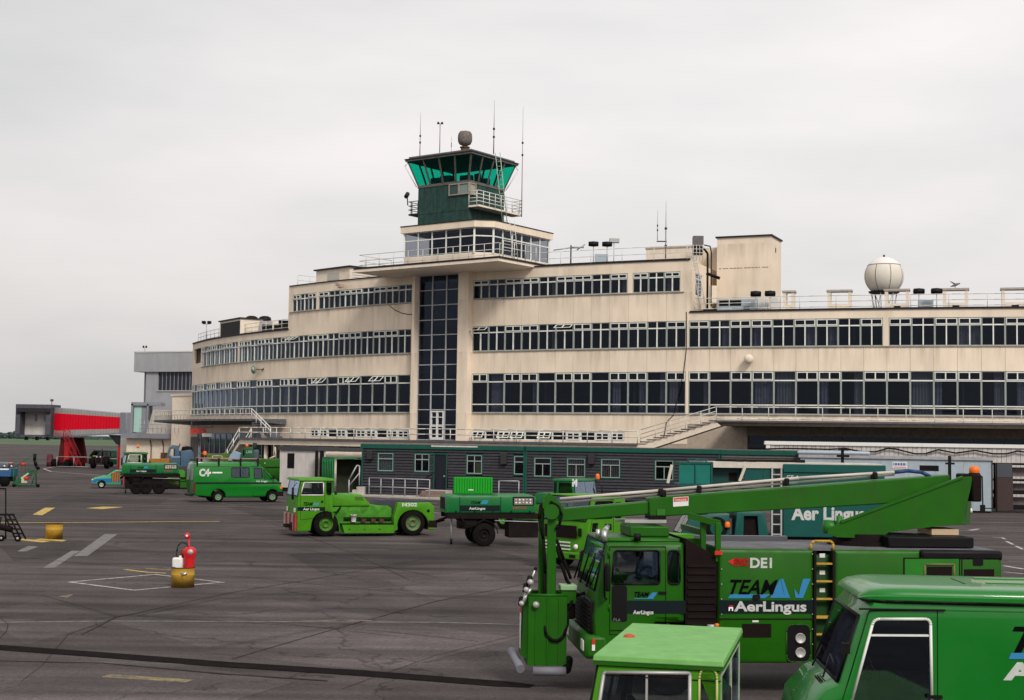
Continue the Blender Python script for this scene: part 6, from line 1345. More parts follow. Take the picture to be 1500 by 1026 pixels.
xf, zr = O_[0][0], O_[0][1]; xb_ = O_[1][0]
zbox(T, 'cab_floor', CHASS, xb_ + .05, xf + .1, -1.0, 1.0, .95, 1.05); seat(T, xb_ + .55, .55, 1.25); seat(T, xb_ + .55, -.55, 1.25); steering(T, xf - .35, .5, 1.85); zbox(T, 'dashboard', BLKP, xf - .2, xf + .12, -1.0, 1.0, 1.35, 1.78)
loop(T, [S(893, 801), S(975, 801), S(975, 914), S(962, 914), S(948, 930), S(893, 930)], HW + .0, .006, CHASS, 'door_seam')
sp(T, rnd([S(896, 858), S(918.5, 858), S(918.5, 911), S(896, 911)], .05), HW + .001, BLKP, 'lower_door_window'); sp(T, [S(919, 880), S(1004, 880), S(1004, 899), S(919, 899)], HW + .001, BAND, 'stripe')
sp(T, [S(893, 923), S(945, 923), S(945, 924.5), S(893, 924.5)], HW + .001, CHASS, 'body_seam')
sidetext(T, S, 'TEAM', 929, 874, 22, 7, HW + .008, LETK, shear=.35, bold=.004); sidetext(T, S, 'AerLingus', 927, 899.5, 30, 5.5, HW + .010, LETW, bold=.004); sidetext(T, S, 'FL6', 898.5, 910, 10, 4.5, HW + .010, GALV)
sp(T, [S(929, 876.5), S(948, 876.5), S(956, 868), S(963, 868), S(957, 876.5), S(957, 877.5), S(929, 877.5)], HW + .002, LETB, 'logo_stripe')
for px, py in ((969, 868),): a_ = S(px, py); MB().box(a_[0] - .08, a_[0] + .05, HW + .004, HW + .03, a_[1] - .02, a_[1] + .015).build('door_handle', BLKP, T)
for py in (812, 890): a_ = S(892, py); MB().bar((a_[0], HW + .012, a_[1] - .05), (a_[0], HW + .012, a_[1] + .05), .015).build('hinge', GRN, T)
# mirrors, wipers, grille and bumper
q = MB(); q.tube([Vector((xf + .12, HW - .02, zr - .12)), Vector((xf + .08, HW + .2, zr - .18)), Vector((xf + .06, HW + .2, zr - .85)), Vector((xf - .0, HW, zr - .9))], .016); q.build('mirror_arm', BLKP, T)
zbox(T, 'mirror', BLKP, xf - .02, xf + .06, HW + .1, HW + .32, zr - .75, zr - .3, .03); zbox(T, 'mirror', BLKP, xf - .02, xf + .1, -HW - .32, -HW - .1, zr - .75, zr - .3, .03)
xg = S(869, 906)[0]; zg1, zg0 = S(872, 882)[1], S(872, 929)[1]
zbox(T, 'grille', BLKP, xg - .12, xg + .035, -HW + .12, HW - .1, zg0, zg1, .03)
for k in range(7): zbox(T, 'grille_bar', CHASS, xg + .036, xg + .06, -HW + .16, HW - .14, zg0 + .03 + k * (zg1 - zg0 - .06) / 7, zg0 + .07 + k * (zg1 - zg0 - .06) / 7)
zb1, zb0 = S(872, 931)[1], S(872, 966)[1]; zbox(T, 'bumper', GRN, xg - .25, xg + .14, -HW - .01, HW + .015, zb0, zb1, .07)
zbox(T, 'bumper_lamp', LETR, xg - .03, xg + .02, HW + .016, HW + .03, S(870, 944)[1], S(870, 936)[1]); zbox(T, 'bumper_lamp', LENS, xg - .03, xg + .02, HW + .016, HW + .03, S(870, 953)[1], S(870, 944.3)[1])
for s_ in (-1, 1): zbox(T, 'headlight', LENS, xg + .13, xg + .16, s_ * .95 - .14, s_ * .95 + .14, zb0 + .12, zb0 + .3, .02)
for k, y_ in enumerate((.75, 0, -.75)): MB().bar((xf + .28, y_, O_[10][1] + .03), (xf + .18, y_ + .35, O_[10][1] + .55), .015).build('wiper', BLKP, T)
q = MB(); q.box(xb_ - 0, xf + .05, -.8, .8, zr + .0, zr + .07); q.build('roof_crown', GRN, T, bevel=.05)
hx0, hz0 = SC(920, 783, .3); hx1, _ = SC(978, 783, .3)
zbox(T, 'roof_hatch', GRN, hx1, hx0, -.55, .45, zr + .07, zr + .26, .03)
q = MB()
for k in range(4): q.beam((hx0 + .1 - k * .04, -.5 + k * .28, zr + .30 + .01 * k), (hx1 + .05, -.42 + k * .28, zr + .31 + .01 * k), .07, .05)
q.build('folded_rack', DALU, T)
q = MB(); q.bar((xf, .95, zr + .03), (xf + .02, .95, zr + .2), .05).bar((xf - .0, .95, zr + .2), (xf - .1, .55, zr + .24), .05).bar((xf + .05, .5, zr + .05), (xf + .05, .5, zr + .2), .045); q.build('roof_fitting', ALU, T, bevel=0)
MB().bar((xf - .12, .5, zr + .19), (xf - .12, .5, zr + .29), .06, 10).bar((xf - .55, .9, zr + .04), (xf - .55, .9, zr + .16), .06, 10).build('roof_knob', BLKP, T)
# dark gap between cab and body
bx0, bz0 = S(1004, 785); bx1, _ = S(1053, 812); q = MB()
q.hexa([(bx1, -.9, 1.0), (bx0 - .03, -.9, 1.0), (bx0 - .03, 1.05, 1.0), (bx1, 1.05, 1.0), (bx1, -.9, 2.28), (bx0 - .03, -.9, 2.58), (bx0 - .03, 1.05, 2.58), (bx1, 1.05, 2.28)]); q.build('engine_cover', LOUV, T)
for k in range(9): MB().box(bx1 + .03, bx0 - .06, 1.055, 1.075, 1.15 + k * .12, 1.2 + k * .12).build('louvre', CHASS, T)
q = MB(); q.bar((bx1 + .1, 1.0, 1.0), (bx1 + .1, 1.1, .75), .06).bar((bx1 + .28, 1.02, 1.1), (bx1 + .05, 1.12, .85), .03).lathe([(0, 0), (.08, 0), (.08, .12), (0, .12)], (bx1 + .1, 1.05, 1.05), n=10); q.build('air_coupling', GALV, T)
beacon(T, bx1 + .02, 1.12, S(1040, 918)[1], .04, .05)
q = MB(); q.box(bx1, xb_ - .2, -.5, .5, .75, .95); q.box(-6.6, xb_, .4, .55, .62, .85); q.box(-6.6, xb_, -.55, -.4, .62, .85); q.build('chassis', CHASS, T)
# headache frame
for px in (1036, 1054): x = S(px, 780)[0]; zbox(T, 'frame_post', GRN, x - .045, x + .045, .78 if px < 1050 else .98, .88 if px < 1050 else 1.08, 2.2, S(px, 766)[1], .01)
q = MB(); xa, xc = S(1036, 762)[0], S(1054, 764)[0]; q.beam((xa + .25, .83, S(1036, 757)[1]), (xc - .03, 1.03, S(1054, 768)[1]), .09, .1); q.box(xa - .04, xa + .04, -.8, .84, 2.62, 2.72); q.build('frame_beam', GRN, T)
for z_ in (2.5,): zbox(T, 'frame_beam', GRN, xa - .04, xa + .55, .5, .58, 2.45, 2.55)
# body
BT = S(1100, 805)[1]; BB = S(1100, 972)[1]
def body(xa, xb, m_=GRN, nm='body_panel', zt_=None, yin=0.0):
    P = [(xa, BB), (xb, BB), (xb, zt_ or BT), (xa, zt_ or BT)]
    return shell(T, nm, P, HW - yin, .07, m_)
X = lambda px, py=850: S(px, py)[0]
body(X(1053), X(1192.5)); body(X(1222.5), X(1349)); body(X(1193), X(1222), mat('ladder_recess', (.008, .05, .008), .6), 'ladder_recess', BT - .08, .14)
body(X(1349.5), X(1469))
zbox(T, 'roof_wrap', BLKP, X(1469.5), X(1349), -HW - .01, HW + .012, BT - .16, BT + .012, .05)
zbox(T, 'deck', mat('deck_grey', (.13, .13, .145), .75, var=.2, dirt=.4), X(1462), X(1054), -HW + .14, HW - .13, BT - .02, BT + .02)
zbox(T, 'walkway_rail', mat('deck_light', (.30, .30, .33), .6), X(1200), X(1054), -.9, -.75, BT + .02, BT + .10)
for px in (1193.5, 1221): zbox(T, 'ladder_rail', CHASS, X(px) - .02, X(px) + .02, HW - .12, HW + .03, .6, BT - .02)
for k in range(8): z_ = S(1207, 826)[1] - k * .292; zbox(T, 'ladder_rung', YEL, X(1221), X(1194), HW - .06, HW + .01, z_ - (.014 if k != 3 else .03), z_ + .014) if z_ > .55 else None
q = MB(); q.tube([Vector((X(1190), HW - .1, BT)), Vector((X(1190.5), HW - .1, BT + .10)), Vector((X(1195), HW - .1, BT + .14)), Vector((X(1219), HW - .1, BT + .14)), Vector((X(1223), HW - .1, BT + .10)), Vector((X(1223), HW - .1, BT))], .022, 8); q.build('grab_rail', YEL, T)
for py in (815, 840, 866): sp(T, rectp(S, 1204, py - 3, 1212, py + 3), HW - .138, WHITE, 'step_label')
# markings
sp(T, rectp(S, 1053.5, 879.5, 1192, 899), HW + .001, BAND, 'stripe'); sp(T, rectp(S, 1053.5, 906, 1192, 908), HW + .001, CHASS, 'body_seam')
sidetext(T, S, 'DE1', 1098.5, 831.5, 32, 14.5, HW + .008, LETW, bold=.008); sidetext(T, S, 'FMC', 1074, 828, 22.5, 9.5, HW + .008, LETR, bold=.016, shear=.1)
sp(T, [S(1066, 823), S(1076, 818), S(1076, 828.5)], HW + .002, LETR, 'logo_arrow')
sidetext(T, S, 'TEAM', 1069, 870, 70, 21.5, HW + .012, LETK, shear=.36, bold=.006); sidetext(T, S, 'AerLingus', 1075, 895, 106, 14.5, HW + .012, LETW, bold=.007)
sp(T, [S(1066, 876.5), S(1120, 876.5), S(1128, 870.5), S(1070, 870.5)], HW + .003, LETB, 'logo_stripe'); sp(T, [S(1128, 876), S(1150, 876), S(1146, 862), S(1143, 848), S(1138, 856)], HW + .003, LETB, 'logo_stripe')
sp(T, [S(1150, 876), S(1157, 876), S(1147, 848), S(1143.5, 848)], HW + .004, LETB, 'logo_stripe'); sp(T, [S(1163, 862), S(1170, 872), S(1172, 862), S(1176, 848), S(1187, 848), S(1176, 876), S(1165, 876)], HW + .003, LETB, 'logo_stripe')
sp(T, rectp(S, 1067, 889.5, 1073.5, 895), HW + .009, LETW, 'small_mark'); sp(T, rectp(S, 1068, 887, 1073.5, 889.3), HW + .009, LETR, 'small_mark'); sp(T, rectp(S, 1069, 891.5, 1071.5, 895.2), HW + .016, BAND, 'small_mark')
sp(T, rnd(rectp(S, 1102, 871, 1113, 879), .03), HW + .016, CHASS, 'filler_cap')
sp(T, rectp(S, 1087, 914, 1129.5, 934), HW + .001, LOUV, 'dark_panel'); sp(T, rectp(S, 1102, 909, 1111, 911.5), HW + .001, WHITE, 'small_label')
ov = rnd(rectp(S, 1152, 915, 1187, 970), .12); sp(T, ov, HW + .002, BLKP, 'gauge_opening'); loop(T, ov, HW + .004, .012, GRN, 'opening_rim')
for py in (935, 956): x, z_ = S(1172, py); MB().lathe([(0, .012), (.07, .012), (.085, .03), (.085, 0)], (x, HW + .006, z_), 'y', 16).build('gauge', DALU, T)
for k in range(7):
    for (pxx, pyy) in ((1057, 812 + k * 22), (1190, 812 + k * 22)):
        if pyy < 970: x, z_ = S(pxx, pyy); MB().lathe([(.012, 0), (.009, .008), (0, .008)], (x, HW, z_), 'y', 6).build('rivet', DALU, T)
sp(T, rectp(S, 1047, 807, 1058, 813), HW + .002, LETR, 'reflector')
fr_ = lambda a, b, c, d, m_, nm, y=HW + .002: sp(T, rectp(S, a, b, c, d), y, m_, nm)
GRD = mat('second_green_paint', (.016, .17, .012), .4, var=.12, dirt=.5)  # second green for the hatch, boom cover and small fittings
fr_(1323, 817, 1406, 848, CHASS, 'hatch_seam'); fr_(1325, 819, 1404, 850, GRD, 'hatch', HW + .006); loop(T, rectp(S, 1354, 827, 1397, 856), HW + .014, .02, YEL if False else mat('brown_frame', (.14, .12, .05), .6), 'vent_frame'); fr_(1357, 830, 1394, 856, LOUV, 'vent_panel', HW + .013)
fr_(1408, 812, 1409.5, 850, CHASS, 'body_seam'); fr_(1412, 834, 1456, 850, LOUV, 'dark_panel'); sp(T, rnd(rectp(S, 1425, 816, 1440, 829), .03), HW + .002, BLKP, 'round_port')
for x in (-2.55, -5.4): wheel(T, x + 1.3 if x > -3 else x, HW - .2, .5, .3, CHASS); wheel(T, x + 1.3 if x > -3 else x, -HW + .2, .5, .3, GRN)
# turret, boom, arm and basket (centre line of the truck)
def P3(px, py, y): x, z_ = SC(px, py, y); return Vector((x, y, z_))
def plate2(name, pxs, y, th, m_=GRN): return pane(T, [SC(a, b, y) for a, b in pxs], y, m_, name, None, th)
tx, tz = SC(1262, 790, 0); MB().lathe([(.60, 0), (.60, .06), (.5, .07), (.5, .2), (0, .2)], (tx, 0, BT + .02), n=28, smooth=False).build('turntable', CHASS, T)
sidepl = [(1213, 776), (1231, 765), (1410, 699), (1423, 698), (1421, 712), (1408, 768), (1353, 773), (1300, 780), (1288, 789), (1225, 787), (1212, 782)]
for y in (-.42, .38): plate2('turret_plate', sidepl, y, .04)
q = MB(); 
for a, b in (((1231, 765), (1410, 699)),): q.beam(P3(*a, .42), P3(*b, .42), .06, .04)
q.build('turret_flange', GRN, T)
MB().hexa([P3(1288, 789, -.38), P3(1225, 787, -.38), P3(1225, 787, .38), P3(1288, 789, .38), P3(1288, 779, -.38), P3(1225, 775, -.38), P3(1225, 775, .38), P3(1288, 779, .38)]).build('turret_base', GRN, T)
MB().hexa([P3(1421, 768, -.38), P3(1353, 773, -.38), P3(1353, 773, .38), P3(1408, 768, .38), P3(1423, 712, -.38), P3(1412, 712, -.38), P3(1412, 712, .38), P3(1423, 712, .38)]).build('turret_back', GRN, T)
q = MB(); c_ = P3(1217, 772, .15); q.lathe([(0, -.15), (.1, -.15), (.12, 0), (.12, .12), (0, .14)], c_, 'x', 12); q.bar(c_, c_ + Vector((-.2, .1, .12)), .06, 10).bar(c_ + Vector((-.1, .15, -.15)), c_ + Vector((-.1, .15, .2)), .05, 8); q.build('slew_motor', GRD, T)
q = MB(); a = P3(1300, 788, .8); b = P3(1425, 780, .8); q.box(b.x, a.x, -.9, .85, BT + .03, a.z + .02); q.build('counterweight', BLKP, T, bevel=.02); MB().box(P3(1392, 770, 0).x, P3(1353, 770, 0).x, -.3, .37, a.z + .03, a.z + .13).build('pale_pack', mat('pale_box', (.5, .36, .24), .6), T)
rc = P3(1417, 699, 0); zbox(T, 'rear_bracket', LOUV, rc.x - .08, rc.x + .1, -.3, .44, rc.z - .42, rc.z + .06, .03); beacon(T, rc.x, .3, rc.z + .08, .09, .12)
q = MB()
def boomseg(name, pa, pb, ha, hb, w_, m_=GRN, y=0):
    """box boom between two centre pixels with pixel half-heights"""
    a0, a1 = P3(pa[0], pa[1] + ha, y), P3(pa[0], pa[1] - ha, y); b0, b1 = P3(pb[0], pb[1] + hb, y), P3(pb[0], pb[1] - hb, y); w2 = Vector((0, w_ / 2, 0)); q = MB()
    q.hexa([a0 - w2, b0 - w2, b0 + w2, a0 + w2, a1 - w2, b1 - w2, b1 + w2, a1 + w2]); return q.build(name, m_, T, bevel=.02)
boomseg('boom', (948, 743), (1385, 714), 14, 18.5, .40); boomseg('boom_inner', (820, 754.5), (955, 743), 9.5, 9.5, .28)
q = MB(); q.beam(P3(948, 757, 0) - Vector((0, .22, 0)) + Vector((0, .22, 0)), P3(972, 758, 0), .46, .07); q.build('boom_slide_pad', CHASS, T)
a = P3(1120, 731, .2); 
for px in (1122, 1275): zz_ = P3(px, 730, .2); 
plate2('boom_cover', [(962, 746), (974, 746), (974, 755), (962, 755)], .201, .02, GRD)
pl_ = [SC(986, 742.5, .205), SC(1008.5, 741, .205), SC(1008.5, 727.5, .205), SC(986, 729, .205)]; pane(T, pl_, .202, WHITE, 'danger_sign', None, .005)
pane(T, [SC(987, 735.2, .205), SC(1007.5, 734, .205), SC(1007.5, 728.3, .205), SC(987, 729.6, .205)], .2075, LETR, 'danger_banner', None, .004)
sidetext(T, lambda px, py: SC(px, py, .212), 'DANGER', 988.5, 734.2, 17.5, 3.6, .2118, LETW, bold=.002)
for (a, b, r_) in (((822, 731), (1385, 684), .035), ((822, 735), (1330, 696), .028)):
    pass
for k, (dy0, dy1, r_, y_) in enumerate(((0, 0, .028, .12), (6, 6, .020, .04))):
    pts = [P3(820, 731 + dy0, y_), P3(965, 719 + dy1 * .9, y_), P3(1170, 700.5 + dy1, y_), P3(1310, 692 + dy1 * .6, y_)] ; MB().tube(pts, r_, 8).build('boom_pipe', mat('pipe_cream', (.52, .47, .42), .4, var=.1), T)
MB().tube([P3(1310, 692, .12), P3(1330, 690, .12), P3(1350, 692, .12), P3(1362, 698, .1)], .035, 8).build('blue_hose', mat('blue_hose', (.02, .05, .14), .5), T)
for px, py in ((967, 721), (971, 723), (1023, 717), (1151, 706), (1280, 697)): a = P3(px, py, .1); MB().cbox(a, (.08, .2, .13)).build('pipe_clamp', BLKP, T, bevel=.02)
plate2('knuckle', [(797, 728), (803, 722), (812, 728), (826, 745), (824, 764), (806, 762), (794, 742)], .12, .04); plate2('knuckle', [(797, 728), (803, 722), (812, 728), (826, 745), (824, 764), (806, 762), (794, 742)], -.16, .04)
MB().bar(P3(808, 750, -.2), P3(808, 750, .28), .13, 16).build('knuckle_pin', GRN, T)
q = MB(); q.hexa([P3(814.5, 886, -.0), P3(800, 886, -.0), P3(800, 886, .17), P3(814.5, 886, .17), P3(814.5, 749, 0), P3(802, 749, 0), P3(802, 749, .17), P3(814.5, 749, .17)]); q.build('hanging_arm', GRN, T, bevel=.015)
q = MB(); q.hexa([P3(797, 884, -.2), P3(788, 884, -.2), P3(788, 884, -.05), P3(797, 884, -.05), P3(797, 742, -.2), P3(789, 742, -.2), P3(789, 742, -.05), P3(797, 742, -.05)]); q.build('hanging_arm', GRN, T, bevel=.015)
q = MB(); q.tube([P3(799, 735, 0), P3(792, 742, .1), P3(790, 760, .12), P3(796, 790, .1), P3(799, 840, .1), P3(799, 900, .1)], .03, 8); q.build('hose', BLACK, T)
q = MB(); q.tube([P3(806, 735, .2), P3(818, 742, .22), P3(823, 755, .24), P3(819, 770, .22), P3(814, 775, .2)], .025, 8); q.build('hose', BLACK, T)
q = MB(); q.tube([P3(815, 800, .05), P3(822, 825, .05), P3(830, 850, .05), P3(838, 862, .0)], .03, 8).tube([P3(815, 790, .0), P3(826, 820, .0), P3(836, 848, .0)], .028, 8); q.build('hose', BLACK, T)
q = MB(); q.tube([P3(798, 880, .25), P3(797, 915, .3), P3(800, 930, .34), P3(808, 938, .36), P3(818, 939, .36), P3(826, 932, .34), P3(831, 915, .3), P3(832, 895, .25), P3(838, 880, .2)], .03, 8); q.build('hose', BLACK, T)
# basket
bz1, bz0 = P3(795, 871, 0).z, P3(795, 971, 0).z; bxl, bxr = P3(772, 900, .1).x, P3(828, 900, .1).x
q = MB(); q.box(bxr, bxl, .28, .33, bz0, bz1); q.box(bxr, bxl, -.38, -.33, bz0, bz1); q.box(bxr, bxr + .05, -.33, .28, bz0, bz1); q.box(bxl - .05, bxl, -.33, .28, bz0, bz1); q.box(bxr + .05, bxl - .05, -.33, .28, bz0, bz0 + .05); q.build('basket', GRN, T)
q = MB(); q.hexa([(bxl, -.36, bz0 + .1), (bxl + .1, -.3, bz0 + .15), (bxl + .1, .2, bz0 + .15), (bxl, .3, bz0 + .1), (bxl, -.36, bz1 - .02), (bxl + .06, -.3, bz1 - .05), (bxl + .06, .2, bz1 - .05), (bxl, .3, bz1 - .02)]); q.build('basket_side', GRN, T)
zbox(T, 'basket_label', WHITE, bxl + .101, bxl + .106, -.1, .1, bz0 + .25, bz0 + .85); zbox(T, 'basket_label', LETR, bxl + .101, bxl + .106, -.1, .1, bz0 + .86, bz0 + 1.0)
for z_ in (bz1,): q = MB(); q.tube([Vector((bxr, .31, z_ + .02)), Vector((bxl, .31, z_ + .02)), Vector((bxl, -.36, z_ + .02)), Vector((bxr, -.36, z_ + .02)), Vector((bxr, .31, z_ + .02))], .025, 8); q.build('basket_rim', GRN, T)
for k in (.2, .5, .8): zbox(T, 'basket_rib', GRN, bxr + (bxl - bxr) * k - .015, bxr + (bxl - bxr) * k + .015, .331, .345, bz0 + .02, bz1 - .02)
MB().bar((bxr + .02, .4, bz0 - .08), (bxl - .08, .4, bz0 - .08), .075, 14).build('roller', mat('roller_grey', (.17, .17, .20), .6), T); MB().bar((bxl + .12, .35, bz0 - .05), (bxl + .22, -.35, bz0 + .15), .075, 14).build('roller', MATS['roller_grey'], T); MB().bar((bxr - .0, .38, bz0 - .05), (bxr - .12, -.3, bz0 + .0), .08, 12).build('roller', BLACK, T)
q = MB(); q.bar(P3(775, 860, .2), P3(784, 834, .25), .018).bar(P3(770, 873, .3), P3(778, 862, .3), .035).bar(P3(766, 885, .3), P3(772, 868, .3), .035); q.build('control_lever', ALU, T); MB().lathe([(0, -.03), (.03, -.02), (.03, .02), (0, .03)], P3(784.5, 833, .25), n=10).build('lever_knob', BLKP, T)
for px, py, r_ in ((777, 853, .05), (771, 864, .045), (785, 886, .055), (764, 884, .04)): c_ = P3(px, py, .36); MB().lathe([(0, -.06), (r_, -.05), (r_, .05), (0, .06)], c_, 'y', 12).build('spot_lamp', DALU, T); MB().lathe([(0, -.0), (r_ * 1.2, 0), (r_ * .9, .14), (0, .16)], c_ + Vector((0, -.12, -.05)), n=10).build('lamp_bracket', BLKP, T)
c_ = P3(830, 864, .1); zbox(T, 'control_box', mat('pale_green_box', (.25, .42, .22), .5), c_.x - .16, c_.x + .12, -.1, .25, c_.z - .0, c_.z + .09, .015); zbox(T, 'control_box_lower', GRN, c_.x - .15, c_.x + .1, -.1, .22, c_.z - .22, c_.z - .001); q = MB(); q.bar((c_.x - .15, .1, c_.z - .1), (c_.x - .32, .12, c_.z - .05), .03); q.build('control_stub', BLKP, T)
q = MB(); q.box(c_.x - .15, c_.x + .12, -.1, .15, c_.z - .5, c_.z - .24); q.build('motor', LOUV, T, bevel=.03)
# ---------------------------------------------------------------- aircraft tug M302
def arcpts(S_, cx, cy, r, a0=180, a1=0, n=10): return [S_(cx + r * math.cos(R(a0 + (a1 - a0) * i / n)), cy - r * math.sin(R(a0 + (a1 - a0) * i / n))) for i in range(n + 1)]
rz = math.pi + R(21); HW = 1.12; loc = place(436, 60.2, rz, HW)
T = thing('aircraft_tug', 'lime green aircraft tug marked M302 with a white bucket on its side step', 'tug', loc, rz); S = lambda px, py: plane_hit(loc, rz, HW, px, py)
TUG = T; GT = GRNL
ctop, cfr = S(441, 704), S(436.5, 727)
O_ = [ctop, S(487.5, 704), S(488, 757), *arcpts(S, 477, 770, 20.5, 55, 170, 8)[0:9], S(455, 778), S(434.8, 779), cfr]
dw = rnd([S(445.5, 707), S(474, 707), S(474, 725.5), S(440.5, 725.5)], .03); ow = rnd([S(478.5, 704.5), S(485.5, 704.5), S(485.5, 725), S(478.5, 725)], .16, 5)
shell(T, 'cab', O_, HW, .05, GT, [dw, ow], glaze=[(ctop, cfr)]); glassedge(T, cfr, ctop, HW, m=GLW, inset_=.07)
for s_ in (1, -1): pane(T, dw, s_ * (HW - .03), GLV, 'side_window'); pane(T, ow, s_ * (HW - .03), GLV, 'oval_window')
loop(T, dw, HW + .003, .022, WHITE); loop(T, ow, HW + .003, .02, BLKP)
zc_ = ctop[1]; xr_ = S(488, 704)[0]
MB().hexa([(xr_ - .05, -HW - .05, zc_ - .02), (ctop[0] + .12, -HW - .05, zc_ - .02), (ctop[0] + .12, HW + .05, zc_ - .02), (xr_ - .05, HW + .05, zc_ - .02), (xr_ - .02, -HW, zc_ + .09), (ctop[0] + .08, -HW, zc_ + .09), (ctop[0] + .08, HW, zc_ + .09), (xr_ - .02, HW, zc_ + .09)]).build('cab_roof', GT, T, bevel=.03)
zbox(T, 'cab_floor', CHASS, xr_ + .04, cfr[0] - .05, -1, 1, .95, 1.0); seat(T, xr_ + .45, .5, 1.2); steering(T, cfr[0] - .35, .5, 1.75); zbox(T, 'dashboard', BLKP, cfr[0] - .22, cfr[0] - .04, -1, 1, 1.3, S(440, 728)[1])
loop(T, [S(440, 706), S(476, 706), S(476, 757), S(440, 762)], HW, .007, CHASS, 'door_seam')
sp(T, rectp(S, 435.6, 743, 476, 748.5), HW + .002, BAND, 'stripe'); sidetext(T, S, 'TEAM', 444.5, 740.8, 14, 5, HW + .006, LETK, shear=.35, bold=.006); sp(T, [S(458, 741), S(466, 741), S(468, 736.5), S(460, 736.5)], HW + .003, mat('faded_blue', (.05, .24, .22), .6), 'logo_stripe')
sidetext(T, S, 'Aer Lingus', 444, 747.6, 24, 3.6, HW + .006, LETW, bold=.005)
zbox(T, 'front_lamp', LENS, S(434.8, 750)[0] + .0, S(434.8, 750)[0] + .03, .6, .85, S(436, 751)[1], S(436, 745)[1]); zbox(T, 'front_lamp', LENS, S(434.8, 750)[0], S(434.8, 750)[0] + .03, -.85, -.6, S(436, 751)[1], S(436, 745)[1])
xf = S(434.8, 770)[0]; zb0, zb1 = S(436, 778)[1], S(436, 754)[1]
for k in range(6):
    y0 = -HW + k * 2 * HW / 6; q = MB(); q.hexa([(xf + .01, y0, zb0), (xf + .09, y0, zb0), (xf + .09, y0 + .37, zb0), (xf + .01, y0 + .37, zb0), (xf + .01, y0, zb1), (xf + .09, y0, zb1), (xf + .09, y0 + .37, zb1), (xf + .01, y0 + .37, zb1)]); q.build('bumper_stripe', mat('worn_red_stripe', (.30, .03, .03), .7, var=.3) if k % 2 else mat('worn_pale_stripe', (.38, .30, .27), .7, var=.3), T)
q = MB(); q.box(xf + .0, xf + .3, -.2, .2, .35, .5); q.box(xf, xf + .15, .5, .62, .25, .6); q.build('tow_hook', CHASS, T)
a_ = S(472, 735); MB().lathe([(.05, 0), (.045, .03), (.02, .035), (0, .035)], (a_[0], HW, a_[1]), 'y', 14).build('door_lock', BLKP, T)
for py in (710, 723): a_ = S(441.5, py); MB().bar((a_[0], HW + .01, a_[1] - .05), (a_[0], HW + .01, a_[1] + .05), .014).build('hinge', GRNL, T)
# engine cover, deck, rear fender box
P = [S(488, 730), S(488, 727), S(494, 725), S(531, 725), S(543.5, 738), S(543.5, 742), S(488, 742)]
shell(T, 'engine_cover', P, .95, .05, GT); fr2 = [S(521, 728), S(532, 728.5), S(535, 733), S(522, 733)]; sp(T, fr2, .955, mat('olive_vent', (.05, .13, .01), .7), 'vent')
P = [S(488, 743), S(545, 741), S(570, 741), S(576, 745), S(576, 780), S(499, 780), S(498, 770), S(492, 760), S(488, 757)]
shell(T, 'engine_side', P, .88, .03, mat('grimy_lime', (.045, .23, .01), .65, var=.25, vscale=3, dirt=.8, dirtcol=(.03, .06, .01), dscale=5))
for z_k, ra in ((762, .03), (759, .022)): a_, b_ = S(505, z_k), S(575, z_k); MB().bar((a_[0], .93, a_[1]), (b_[0], .93, b_[1]), ra).build('side_pipe', CHASS, T)
for px_ in (534, 548, 560): a_ = S(px_, 765); MB().box(a_[0] - .1, a_[0] + .1, .89, 1.02, a_[1] - .02, a_[1] + .14).build('tool_box', mat('brown_tool_box', (.06, .03, .02), .8, var=.4), T)
zbox(T, 'running_board', CHASS, S(576, 766)[0], S(500, 766)[0], .86, HW, S(540, 768)[1] - .03, S(540, 768)[1] + .03); P = [S(501, 769), S(577, 769), S(577, 781), S(505, 781)]; sp(T, P, HW - .02, GT, 'side_skirt', .03)
for k in range(3): x = S(512 + k * 22, 775)[0]; MB().lathe([(0, .0), (.05, .0), (.04, .03), (0, .03)], (x, HW + .0, S(540, 775)[1]), 'y', 10).build('bolt_cap', GRD, T)
P = [S(577, 757), S(583, 736.5), S(630, 736.5), S(636.5, 742), S(636.5, 777), *arcpts(S, 605, 770, 22.5, -15, 195, 12), S(577, 780)]
shell(T, 'rear_fender', P, HW, .05, GT); P = [S(556, 742), S(562, 734), S(572, 732.5), S(628, 735), S(628, 745), S(576, 757), S(556, 757)]; shell(T, 'rear_bed', P, .8, .03, mat('dark_bed', (.03, .03, .045), .7))
sidetext(T, S, 'M302', 589, 742, 22, 5, HW + .004, LETW, bold=.008); x, z_ = S(627.5, 748.5); MB().lathe([(0, .0), (.07, .0), (.06, .03), (0, .03)], (x, HW, z_), 'y', 12).build('rear_port', BLKP, T)
for px, r_ in ((478, .535), (605.5, .555)):
    x = S(px, 769)[0]; wheel(T, x, HW - .2, r_, .34, mat('wheel_lime_dark', (.05, .16, .012), .6, var=.2) if px < 500 else mat('wheel_pale', (.10, .15, .06), .6, var=.2), GT, rr=.56 if px < 500 else .60); wheel(T, x, -HW + .2, r_, .34, GT)
zbox(T, 'underframe', CHASS, S(630, 770)[0], S(440, 770)[0], -.7, .7, .38, .8)
q = MB(); q.bar((cfr[0] + .05, HW, zc_ - .1), (cfr[0] + .25, HW + .12, zc_ - .3), .015).bar((cfr[0] + .25, HW + .12, zc_ - .3), (cfr[0] + .25, HW + .12, zc_ - .8), .05); q.build('mirror', BLKP, T)
q = MB(); q.bar((xr_ - .2, .85, zc_ - .75), (xr_ - .2, .85, zc_ - .5), .06).tube([(xr_ - .03, 1.0, 1.0), (xr_ - .25, 1.0, 1.05), (xr_ - .4, 1.0, 1.3)], .04); q.build('exhaust_stub', BLKP, T)
x, z_ = S(519, 766); bk = MB(); bk.lathe([(.10, 0), (.135, .28), (.145, .28), (.145, .30), (.125, .30), (.115, .27), (.09, .02), (0, .02)], n=16)
